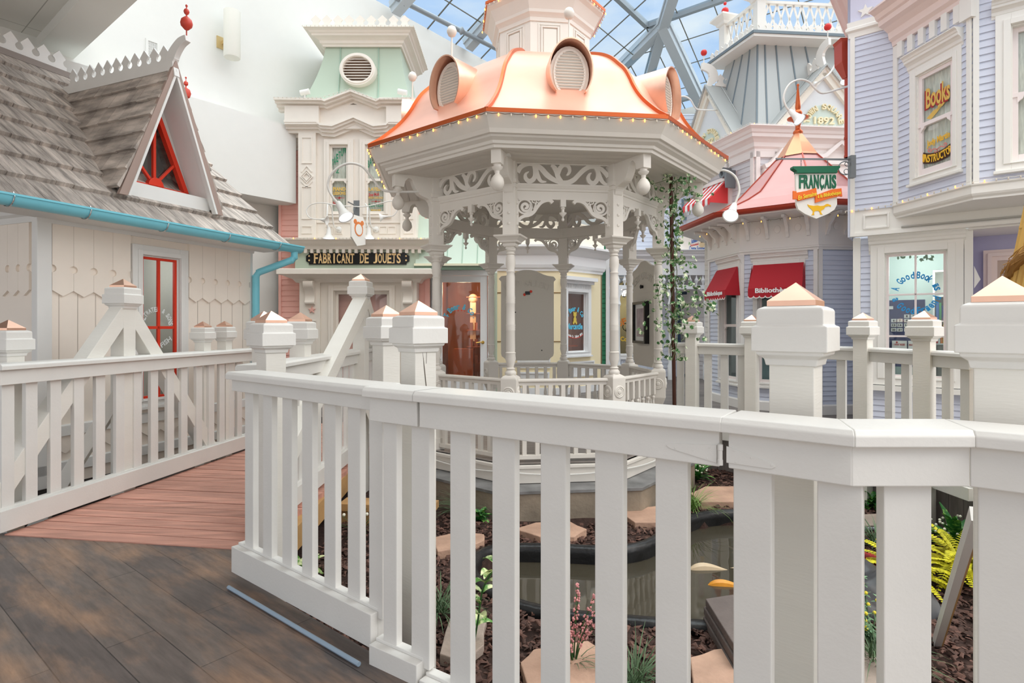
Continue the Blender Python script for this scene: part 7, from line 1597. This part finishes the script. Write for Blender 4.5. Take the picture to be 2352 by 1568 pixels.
# deck and balustrade
dk = [tpnt(.13, .22), tpnt(3.1, .22), tpnt(3.1, 1.95), tpnt(.13, 1.95)]
b = MB(); b.prism(dk, 7.74, 7.80, 'xy'); obj('deck_soffit', b, TW, Q); b = MB(); b.sweep([dk[3], dk[0], dk[1], dk[2]], [(-.03, 7.80), (.03, 7.80), (.03, 7.86), (-.03, 7.86)]); obj('deck_edge', b, SEAM, Q)
def dfr(i): a, c = dk[i], dk[(i + 1) % 4]; return Fr(a, (c[0] - a[0], c[1] - a[1])), hypot(c[0] - a[0], c[1] - a[1])
for i in (0, 3):
    f_, l = dfr(i); b = MB(); crest(b, .1, l - .05, 7.86, .2, .17, .02, .05); obj('deck_cresting', b, TW, Q, f_)
    # lattice balustrade inset
    b = MB(); z0, z1 = 7.98, 8.62; b.box(.3, l - .3, .26, .32, z0 - .05, z0 + .03); b.box(.25, l - .25, .24, .34, z1, z1 + .06); n = round((l - .6) / .2); p = (l - .6) / n
    for k in range(n):
        x = .3 + k * p; b.ribbon([(x, z0), (x + p * .5, (z0 + z1) / 2), (x, z1)], [.05, .035, .05], .28, .30); b.ribbon([(x + p, z0), (x + p * .5, (z0 + z1) / 2), (x + p, z1)], [.05, .035, .05], .28, .30); b.ribbon([(x + p * .5 + .05 * cos(t * .7), z0 + .1 + .05 * sin(t * .7)) for t in range(9)], .03, .275, .305, closed=True)
    obj('deck_balustrade', b, TW, Q, f_)
f_, l = dfr(0); f3_, l3 = dfr(3)
for f__, x in ((f_, .28), (f_, l - .6), (f3_, .35)):
    c = f__.pt(x, .29); M = Matrix.Translation((*c, 0)) @ Matrix.Rotation(f__.rot, 4, 'Z'); b = MB(); b.box(-.1, .1, -.1, .1, 7.86, 8.75, M); b.sweep([(-.1, -.1), (.1, -.1), (.1, .1), (-.1, .1)], [(0, 8.66), (.04, 8.68), (.06, 8.74), (.14, 8.82), (.16, 8.84), (.16, 8.88), (-.1, 8.9)], closed=True); b.v = b.v[:8] + [tuple(M @ Vector(p)) for p in b.v[8:]]; o = obj('deck_post', b, TW, Q)
    b = MB(); b.lathe([(.012, 8.88), (.012, 8.98)], c, 6); b.sphere((*c, 9.06), .085, 10); b.sphere((*c, 9.24), .04, 8); obj('red_finial', b, mat('ball_red', (0, 0, 0)), o, smooth=True)
# red striped awning and red window on the side face, hoods
sa0, sa1 = flq.x(1612), flq.x(1678)
t = thing('red_striped_awning', 'red and white striped awning with scalloped edge above the turret gutter', 'awning', ((sa0 + sa1) / 2, -.2, 3.6), fr=flq)
za_, zb2 = flq.z(sa1, 408, 0), flq.z(sa1, 455, -.45)
n = 11; RS = mat('awning_red', (222, 66, 66), .7); AWW = mat('awning_white', (244, 240, 238), .7)
for i in range(n):
    x0_, x1_ = sa0 + (sa1 - sa0) * i / n, sa0 + (sa1 - sa0) * (i + 1) / n; b = MB(); b.prism([(-.03, za_), (-.55, zb2), (-.55, zb2 - .1), (-.545, zb2 - .1), (-.545, zb2 - .01), (-.03, za_ - .02)], x0_, x1_, 'yz'); b.prism([(x0_, zb2 - .1), (x1_, zb2 - .1), ((x0_ + x1_) / 2, zb2 - .16)], -.55, -.545, 'xz'); obj('red_stripe' if i % 2 == 0 else 'white_stripe', b, RS if i % 2 == 0 else AWW, t, flq)
b = MB(); P_ = [(-.03, za_), (-.55, zb2), (-.55, zb2 - .1), (-.03, zb2 - .1)]; b.prism(P_, sa1, sa1 + .01, 'yz'); obj('side_flap', b, RS, t, flq)
b = MB(); frame_rect(b, sa0 + .15, sa1 - .12, flq.z(sa1, 500), za_ - .1, .07, -.05, 0); b.box(sa0 + .2, sa1 - .2, -.01, 0, flq.z(sa1, 500), za_ - .1); obj('red_window_frame', b, mat('window_red', (206, 40, 44), .5), Q, flq)
for f_, u, v, hw_ in ((flq, 1645, 398, .75), (fq_, 1787, 368, .38), (fq_, 1922, 350, .6)):
    x = f_.x(u); z = f_.z(x, v); b = MB(); b.ribbon([(x - hw_, z - .18), (x - hw_ * .6, z - .12), (x, z + .18), (x + hw_ * .6, z - .12), (x + hw_, z - .18)], .09, -.18, 0); b.ribbon([(x - hw_, z - .26), (x + hw_, z - .26)], .08, -.14, 0); b.box(x - hw_ * .8, x + hw_ * .8, -.08, 0, z - 1.6, z - .28); obj('window_hood', b, TPK, Q, f_)
b = MB()
for x in (sa0 + .0, sa1 + .1): b.ribbon(spiral(x, za_ + .05, .12, .04, 90, 420, 16), .05, -.3, -.05); b.ribbon([(x + .1, za_ + .1), (x + .12, za_ - .3)], [.1, .03], -.3, -.05)
obj('grey_scroll_bracket', b, METAL, Q, flq)
# lower left storey below turret gutter
b = MB(); siding(b, 0, .9, 0, 3.0, .1); f_ = Fr((PX(1619, 11.2), 11.2), (.55, -.5)); o = obj('lower_siding', b, mat('pale_cream_siding', (238, 234, 226), .5), Q, f_)

# ================================================================ THATCHED FIGURE AT THE RIGHT EDGE
t = thing('bamboo_hut_roof', 'yellow bamboo cone with rope band at the right picture edge', 'roof', (3.66, 3.55, 0))
hx, hy = 3.66, 3.55; rn = random.Random(4); b = MB(); n = 46
for i in range(n):
    a = 2 * pi * i / n; r1 = .38 + .01 * rn.random(); zt_ = PZ(415, hy) + .36 * (.5 + .5 * cos(a + .4)) + rn.uniform(-.03, .02); z0 = .2
    b.tube([(hx + (r1 + .06) * cos(a), hy + (r1 + .06) * sin(a), z0), (hx + (r1 + .05) * cos(a), hy + (r1 + .05) * sin(a), 1.55), (hx + (r1 - .06) * cos(a), hy + (r1 - .06) * sin(a), zt_)], .026, 7)
    for k in range(3): z = .6 + rn.random() * 1.4; rr = r1 + .10 - .12 * (z - .6) / 1.4; b.lathe([(.029, z), (.030, z + .008), (.027, z + .016)], (hx + rr * cos(a), hy + rr * sin(a)), 7)
obj('bamboo_cane', b, mat('bamboo', (226, 182, 100), .5, var=.12, island=.08), t, smooth=True, kind='stuff')
b = MB(); b.lathe([(.45, .2), (.4, 1.5), (.32, 2.0)], (hx, hy), 20); obj('inner_core', b, mat('bamboo_core', (186, 140, 76), .7), t)
b = MB()
for i in range(600):
    a = rn.uniform(0, 2 * pi); zc = 1.66 + .24 * sin(a - 2.6) ; rr = (.44) + .02 * rn.random(); q_ = rn.uniform(0, 2 * pi); R1 = .036; c_ = Vector((hx + (rr + R1 * cos(q_)) * cos(a), hy + (rr + R1 * cos(q_)) * sin(a), zc + R1 * sin(q_)))
    d = Vector((-sin(a), cos(a), .3)) * .05 + Vector((rn.uniform(-1, 1), rn.uniform(-1, 1), rn.uniform(-1, 1))) * .02; b.tube([c_ - d, c_, c_ + d], [.0025, .003, .0008], 4)
rope = obj('straw_rope', b, mat('straw', (196, 150, 88), .8, island=.3), t, kind='stuff')
b = MB(); b.tube([(hx + (.44) * cos(a * pi / 24), hy + (.44) * sin(a * pi / 24), 1.66 + .24 * sin(a * pi / 24 - 2.6)) for a in range(48)], .036, 10, closed=True); obj('rope_core', b, mat('straw_core', (170, 126, 72), .8), t, smooth=True)
# ================================================================ PLANTS AND GARDEN PIECES
def blade(b, o, az, ln, w, lift, droop, n=5, fold=.15):
    """one arching leaf blade"""
    vs = []; p = Vector(o); a = lift; st = ln / n; s_ = Vector((-sin(az), cos(az), 0))
    for i in range(n + 1):
        t = i / n; ww = w * (sin(pi * min(.97, .12 + t * .88)) ** .8) / 2
        vs += [p - s_ * ww + Vector((0, 0, ww * fold)), p + Vector((0, 0, -ww * fold)), p + s_ * ww + Vector((0, 0, ww * fold))]
        p = p + Vector((cos(az) * cos(a), sin(az) * cos(a), sin(a))) * st; a -= droop / n
    b.add(vs, [(3 * i + j, 3 * i + j + 1, 3 * i + j + 4, 3 * i + j + 3) for i in range(n) for j in (0, 1)])
def two_tone(name, c1, c2, scale=18, pos=.5):
    m = bpy.data.materials.new(name); m.use_nodes = True; n = m.node_tree; p = n.nodes['Principled BSDF']; p.inputs['Roughness'].default_value = .45
    t = n.nodes.new('ShaderNodeTexCoord'); z = n.nodes.new('ShaderNodeTexNoise'); z.inputs['Scale'].default_value = scale; r = n.nodes.new('ShaderNodeValToRGB')
    r.color_ramp.elements[0].position = pos - .06; r.color_ramp.elements[1].position = pos + .06; r.color_ramp.elements[0].color = (*srgb(c1), 1); r.color_ramp.elements[1].color = (*srgb(c2), 1)
    n.links.new(t.outputs['Object'], z.inputs['Vector']); n.links.new(z.outputs['Fac'], r.inputs['Fac']); n.links.new(r.outputs['Color'], p.inputs['Base Color']); MATS[name] = m; return m
HOSTA = two_tone('variegated_leaf', (92, 148, 60), (222, 230, 176), 26); LEAF = two_tone('bright_leaf', (44, 112, 48), (136, 186, 92), 30, .56)
GRASS = mat('grass_blade', (92, 118, 84), .6, island=.3); GRASSL = mat('light_grass_blade', (124, 158, 84), .6, island=.3)
IVY = two_tone('ivy_leaf', (66, 118, 62), (214, 222, 190), 30, .53); FERN = mat('yellow_fern', (218, 210, 40), .6, island=.25); DKG = mat('dark_green_leaf', (52, 92, 48), .55, island=.3)
rp_ = random.Random(21)
def plant(name, label, cat, u, v, kind, size=1.0, z=GZ, group=None):
    x, y = GP(u, v, z); t = thing(name, label, cat, (x, y, z), 0, group); b = MB(); R = rp_
    if kind == 'hosta':
        for i in range(26): blade(b, (x, y, z + .01), R.uniform(0, 6.28), R.uniform(.12, .2) * size, .06 * size, R.uniform(.5, 1.35), R.uniform(.9, 1.9), 6, .3)
        obj('leaf_cluster', b, HOSTA, t, smooth=True)
    elif kind == 'leafy':
        for i in range(34): blade(b, (x, y, z + .01 + .07 * size * R.random()), R.uniform(0, 6.28), R.uniform(.08, .14) * size, .045 * size, R.uniform(.3, 1.3), R.uniform(.8, 1.8), 5, .3)
        obj('leaf_cluster', b, LEAF, t, smooth=True)
    elif kind == 'grass':
        for i in range(110): blade(b, (x + R.uniform(-.03, .03), y + R.uniform(-.03, .03), z), R.uniform(0, 6.28), R.uniform(.2, .42) * size, .006, R.uniform(.6, 1.5), R.uniform(.8, 2.0), 6, 0)
        obj('grass_tuft', b, GRASS if size < 1.05 else GRASSL, t)
    elif kind == 'vine':
        path = bez([(x, y, z), (x + .03, y, z + .18), (x + .06, y - .02, z + .36), (x + .14, y - .03, z + .5)], 6); m_ = MB(); m_.tube(path, .005, 6); obj('stem', m_, DKG, t)
        for p in path[3::2]:
            for k in range(2): blade(b, p, R.uniform(0, 6.28), .12 * size, .05 * size, R.uniform(.2, 1), 1.6, 5, .3)
        obj('leaf_cluster', b, HOSTA, t, smooth=True)
    elif kind in ('white_flower', 'daisy'):
        for i in range(40): blade(b, (x, y, z + .05 * R.random()), R.uniform(0, 6.28), R.uniform(.1, .2) * size, .03 * size if kind == 'white_flower' else .008, R.uniform(.5, 1.5), R.uniform(.5, 1.5), 5, .2)
        obj('leaf_cluster', b, LEAF if kind == 'white_flower' else DKG, t, smooth=True); f = MB()
        for i in range(26 if kind == 'white_flower' else 6): f.sphere((x + R.uniform(-.1, .1) * size, y + R.uniform(-.1, .1) * size, z + R.uniform(.07, .15) * size), .010 if kind == 'white_flower' else .014, 5)
        obj('blossom', f, mat('white_blossom', (240, 238, 220), .6), t, kind='stuff')
    elif kind == 'pink_spike':
        st = MB(); f = MB()
        for i in range(13):
            az = R.uniform(0, 6.28); L_ = R.uniform(.25, .42) * size; P = bez([(x, y, z), (x + .04 * cos(az), y + .04 * sin(az), z + L_ * .5), (x + .14 * cos(az), y + .12 * sin(az), z + L_)], 5); st.tube(P, .003, 5)
            for k, p in enumerate(P[-6:]):
                for j in range(7): a = R.uniform(0, 6.28); r = .013 * (1 - k / 8); f.sphere((p[0] + r * cos(a), p[1] + r * sin(a), p[2] + R.uniform(-.01, .01)), .006, 4)
        obj('stem', st, DKG, t); obj('flower_spike', f, mat('pink_spike', (226, 158, 158), .7, island=.2), t, kind='stuff')
        for i in range(12): blade(b, (x, y, z), R.uniform(0, 6.28), .2, .006, 1.1, 1.4, 5, 0)
        obj('leaf_cluster', b, GRASS, t)
    elif kind == 'fern':
        for i in range(46):
            az = R.uniform(0, 6.28); L_ = R.uniform(.25, .42) * size; a = R.uniform(.5, 1.4); p = Vector((x, y, z + .05)); dr_ = R.uniform(.9, 1.8)
            for k in range(20):
                d = Vector((cos(az) * cos(a), sin(az) * cos(a), sin(a))); p = p + d * (L_ / 20); a -= dr_ / 20; wl_ = .06 * size * (1 - k / 23); blade(b, p - d * .02, az, L_ / 10, .008, a, .1, 1, 0)
                for s in (-1, 1): blade(b, p, az + s * 1.25, wl_, .024, a * .5, .3, 2, 0)
        obj('frond', b, FERN, t, kind='stuff')
    elif kind == 'hydrangea':
        for i in range(22): blade(b, (x, y, z + .05), R.uniform(0, 6.28), .16 * size, .06, R.uniform(.3, 1.3), 1.3, 5, .3)
        obj('leaf_cluster', b, LEAF, t, smooth=True); f = MB()
        for c in range(5):
            c_ = (x + R.uniform(-.09, .09), y + R.uniform(-.07, .07), z + R.uniform(.2, .32))
            for k in range(26):
                a, e = R.uniform(0, 6.28), R.uniform(-.5, 1.5); q_ = (c_[0] + .05 * cos(a) * cos(e), c_[1] + .05 * sin(a) * cos(e), c_[2] + .05 * sin(e))
                for j in range(4): blade(f, q_, a + j * 1.57, .018, .016, e * .5, .2, 2, .1)
        obj('blossom', f, mat('pale_blue_petal', (186, 212, 238), .6, island=.15), t, kind='stuff')
    elif kind == 'yellow_shrub':
        st = MB(); f = MB()
        for i in range(16):
            az = R.uniform(0, 6.28); P = bez([(x, y, z), (x + .05 * cos(az), y + .05 * sin(az), z + .12), (x + .2 * size * cos(az), y + .17 * size * sin(az), z + R.uniform(.15, .34))], 5); st.tube(P, .003, 5)
            for p in P[3:]:
                for k in range(4): blade(b, p, R.uniform(0, 6.28), .035, .014, R.uniform(0, 1), .5, 3, .2)
            for k in range(4): p = P[-1 - k]; f.sphere((p[0] + R.uniform(-.012, .012), p[1], p[2] + .008), .010, 5)
        obj('stem', st, DKG, t); obj('leaf_cluster', b, mat('grey_green_leaf', (122, 160, 120), .6, island=.2), t); obj('blossom', f, mat('yellow_blossom', (236, 214, 70), .6), t, kind='stuff')
    return t
plant('hosta_plant', 'variegated green and cream plant behind the short fence', 'plant', 690, 1330, 'hosta', 1.25)
plant('hosta_plant', 'variegated cream edged plant peeking between the two balusters left of the gate', 'plant', 925, 1520, 'hosta', .8)
plant('trailing_plant', 'tall variegated vine plant beside the first gate baluster', 'plant', 1085, 1500, 'vine', .95)
plant('daisy_plant', 'small white daisies in thin dark grass under the yellow ledge', 'plant', 830, 1235, 'daisy', 1.5)
plant('grass_tuft', 'drooping grey green grass tuft left of the gazebo base', 'grass', 1065, 1185, 'grass', 1.0)
plant('grass_tuft', 'grass tuft at the foot of the cracked gate post', 'grass', 1010, 1420, 'grass', .9)
plant('grass_tuft', 'arching grass tuft behind the pond on the right', 'grass', 1590, 1175, 'grass', 1.05)
plant('grass_tuft', 'bright grass tuft at the bottom centre behind the gate', 'grass', 1458, 1590, 'grass', .8)
plant('grass_tuft', 'grass tuft on the flagstone at the lower right', 'grass', 2015, 1540, 'grass', .95)
plant('grass_tuft', 'grass tuft below the blue hydrangea', 'grass', 2010, 1260, 'grass', 1.0)
plant('leafy_plant', 'small bright leafy plant near the black cable', 'plant', 1105, 1200, 'leafy', .9)
plant('leafy_plant', 'small bright leafy plant by the grey valve box', 'plant', 1180, 1180, 'leafy', 1.0)
plant('leafy_plant', 'bright leafy plant in front of the concrete base centre', 'plant', 1335, 1172, 'leafy', 1.15)
plant('leafy_plant', 'bright leafy plant below the elbow pipe', 'plant', 1440, 1170, 'leafy', 1.2)
plant('leafy_plant', 'round green rosette plant right of the foreground fence piece', 'plant', 2000, 1170, 'leafy', 1.3)
plant('leafy_plant', 'pale edged plant at the corner of the gazebo base', 'plant', 1475, 1082, 'leafy', 1.5)
plant('flowering_plant', 'green plant with tiny white flowers by the far flagstone', 'plant', 1602, 1105, 'white_flower', 1.4)
plant('flowering_plant', 'white flowers hidden behind the cracked gate post', 'plant', 1010, 1130, 'white_flower', 1.2)
plant('pink_flower_spikes', 'pink feathery flower spikes over the large rosy flagstone', 'plant', 1318, 1540, 'pink_spike', 1.0)
plant('blue_hydrangea', 'pale blue hydrangea between the right balusters', 'plant', 2052, 1235, 'hydrangea', 1.0)
plant('yellow_fern', 'bright yellow fern spilling over the black sheet', 'plant', 2075, 1345, 'fern', 1.0)
plant('yellow_fern', 'large bright yellow fern at the right behind the last baluster', 'plant', 2205, 1330, 'fern', 1.35)
plant('flowering_shrub', 'grey green shrub with small yellow flowers in front of the black sheet', 'plant', 2005, 1500, 'yellow_shrub', 1.1)
plant('flowering_plant', 'bushy plant with small white flowers beside the big yellow fern', 'plant', 2195, 1270, 'white_flower', 2.0)
# folded black liner sheet and red leaf, leaning board
b = MB(); n = 16; vs = []; x0, y0 = GP(2020, 1390, GZ)
for i in range(n + 1):
    for j in range(n + 1):
        a, c = i / n - .5, j / n - .5; vs.append((x0 + a * .62, y0 + c * .5, GZ + .16 + .05 * sin(a * 9 + c * 5) + .03 * cos(c * 14) - .12 * max(0, -c * 2 - .45) * 3 - .22 * max(0, abs(a) - .36) * 3))
b.add(vs, [(i * (n + 1) + j, (i + 1) * (n + 1) + j, (i + 1) * (n + 1) + j + 1, i * (n + 1) + j + 1) for i in range(n) for j in range(n)]); o = obj('rubber_sheet', b, mat('black_rubber', (66, 66, 68), .35), smooth=True, label='crumpled glossy black rubber sheet under the yellow fern', cat='sheet')
o.modifiers.new('t', 'SOLIDIFY').thickness = .006
b = MB(); x, y = GP(1995, 1325, GZ)
for i in range(14): blade(b, (x, y, GZ + .1), random.uniform(0, 6.28), .16, .08, .5, 1.0, 5, .3)
obj('red_foliage', b, mat('red_leaf', (170, 34, 30), .5, island=.2), smooth=True, label='dark red leaves behind the black rubber sheet', cat='plant')
p0, p1 = Vector((*GP(2150, 1480, GZ), GZ)), Vector((PX(2240, 2.2), 2.2, PZ(1180, 2.2))); b = MB(); b.beam(p0, p1, .03, .06); t = thing('leaning_board', 'white painted board with raw edge leaning behind the right balusters', 'board', tuple(p0)); obj('plank', b, WHITE, t)
b = MB(); b.beam(p0 + Vector((.022, .0, -.01)), p1 + Vector((.022, 0, -.01)), .01, .05); obj('raw_edge', b, mat('raw_timber', (0, 0, 0)), t)
# ribbed hose, elbow pipe, cable, valve box
b = MB(); P = bez([(*GP(1960, 1222, GZ), GZ + .03), (*GP(2010, 1226, GZ), GZ + .04), (*GP(2070, 1222, GZ), GZ + .03)], 20); b.tube(P, [.016 + .004 * (i % 2) for i in range(len(P))], 8); obj('ribbed_hose', b, METAL, label='grey ribbed hose lying behind the grass at the right', cat='hose')
b = MB(); gx, gy_ = GP(1464, 1120, GZ + .1); b.tube(bez([(gx + .28, gy_ + .25, GZ + .22), (gx + .06, gy_ + .05, GZ + .20), (gx, gy_, GZ + .16), (gx, gy_, GZ + .06)], 6), .03, 12); t = thing('elbow_pipe', 'rusty brown elbow pipe with blue collar by the gazebo base', 'pipe', (gx, gy_, GZ)); obj('pipe', b, mat('rusty_pipe', (128, 98, 76), .6, var=.2), t, smooth=True); b = MB(); b.lathe([(.034, GZ + .02), (.034, GZ + .07)], (gx, gy_), 12); obj('blue_collar', b, mat('collar_blue', (96, 160, 200), .4), t)
b = MB(); b.tube(bez([(*GP(1095, 1150, GZ), GZ + .12), (*GP(1180, 1170, GZ), GZ + .05), (*GP(1240, 1163, GZ), GZ + .04), (*GP(1330, 1160, GZ), GZ + .03), (*GP(1420, 1166, GZ), GZ + .02)], 8), .012, 8); obj('black_cable', b, BLACK, label='black cable running along the foot of the gazebo base', cat='cable', smooth=True)
x, y = GP(1208, 1176, GZ); b = MB(); b.box(x - .1, x + .1, y - .07, y + .07, GZ, GZ + .07); b.box(x - .07, x + .07, y - .075, y - .07, GZ + .02, GZ + .05); obj('valve_box', b, mat('dark_grey_plastic', (60, 66, 70), .4), bevel=.01, label='dark grey plastic box with small lights beside the cable', cat='box')
b = MB(); pts_ = [gz.pt(*p) for p in oct_pts(1.505)]
for a, c in ((7, 0), (0, 1), (1, 2)):
    for i in range(12):
        pass
P = [];
for a, c in ((7, 0), (0, 1), (1, 2)):
    for i in range(10): t_ = i / 10; P.append((pts_[a][0] * (1 - t_) + pts_[c][0] * t_, pts_[a][1] * (1 - t_) + pts_[c][1] * t_, -.05 - .04 * sin(pi * t_)))
b.tube(P, .008, 6); obj('rope_light', b, WHITE, label='white rope light draped along the gazebo base skirt', cat='rope light', smooth=True)
# raw timber ledge beside the garden
b = MB(); fr_ = Fr(GP(812, 1150, -.25), (1, -.1)); b.box(-.1, .75, -.1, .1, -.31, -.25); b.box(-.1, .7, -.05, .1, GZ, -.31); obj('timber_ledge', b, mat('raw_timber', (0, 0, 0)), None, fr_, label='raw yellow timber ledge behind the short fence', cat='timber')
# ---------------------------------------------------------------- ivy pole
px_, py_ = PX(1547, 6.0), 6.0
t = thing('ivy_pole', 'dark brown metal pole wrapped with variegated ivy', 'pole', (px_, py_, GZ))
b = MB(); b.tube([(PX(1552, 6.0), 6.0, GZ), (PX(1541, 6.0), 6.0, 2.86)], .02, 12); obj('pole', b, mat('dark_bronze', (74, 44, 34), .4, .4), t, smooth=True)
R = random.Random(9)
v_ = thing('ivy_vine', 'variegated green and white ivy climbing the dark pole', 'ivy', (px_, py_, .9)); st = MB(); lf = MB()
def ivy(p, s):
    az = R.uniform(0, 6.28); tilt = R.uniform(-.9, .9); M = Matrix.Translation(p) @ Matrix.Rotation(az, 4, 'Z') @ Matrix.Rotation(tilt, 4, 'X') @ Matrix.Rotation(R.uniform(0, 6.28), 4, 'Y')
    o_ = [(0, -.5), (.32, -.42), (.5, -.1), (.28, .05), (.36, .3), (.1, .28), (0, .6), (-.1, .28), (-.36, .3), (-.28, .05), (-.5, -.1), (-.32, -.42)]
    lf.add([(0, .02 * s, 0)] + [(x * s, .0 if i % 2 else -.03 * s, y * s) for i, (x, y) in enumerate(o_)], [(0, i + 1, (i + 1) % 12 + 1) for i in range(12)], M)
for k in range(3):
    P = [(PX(1547, 6) + .035 * cos(i * .5 + k * 2), 6.0 + .035 * sin(i * .5 + k * 2), .95 + i * .055) for i in range(35)]; st.tube(P, .004, 5)
for i in range(400):
    z = .95 + 1.88 * R.random(); sp_ = .05 + (.13 if 1.15 < z < 1.75 or z > 2.6 else .03); ivy((PX(1545, 6) + R.gauss(0, sp_ * .8), 6.0 + R.gauss(0, sp_ * .6), z), R.uniform(.035, .06))
for (pts_l, nn) in (([(1547, 660), (1575, 640), (1600, 655), (1620, 690), (1650, 712)], 46), ([(1545, 600), (1575, 600), (1605, 600)], 26), ([(1547, 720), (1575, 700), (1610, 690)], 40), ([(1540, 410), (1510, 418), (1480, 422)], 20), ([(1548, 420), (1580, 415), (1590, 435)], 20), ([(1545, 760), (1553, 740), (1580, 720)], 22), ([(1540, 650), (1520, 655), (1515, 680)], 18)):
    P = bez([(PX(u, 5.9), 5.9 + .04 * i, PZ(v, 5.9)) for i, (u, v) in enumerate(pts_l)], 6); st.tube(P, .003, 5)
    for i in range(nn): q_ = P[R.randrange(len(P))]; ivy((q_[0] + R.gauss(0, .035), q_[1] + R.gauss(0, .04), q_[2] + R.gauss(0, .035)), R.uniform(.032, .055))
obj('vine_stem', st, mat('vine_stem', (96, 108, 72), .6), v_); obj('ivy_foliage', lf, IVY, v_, kind='stuff')
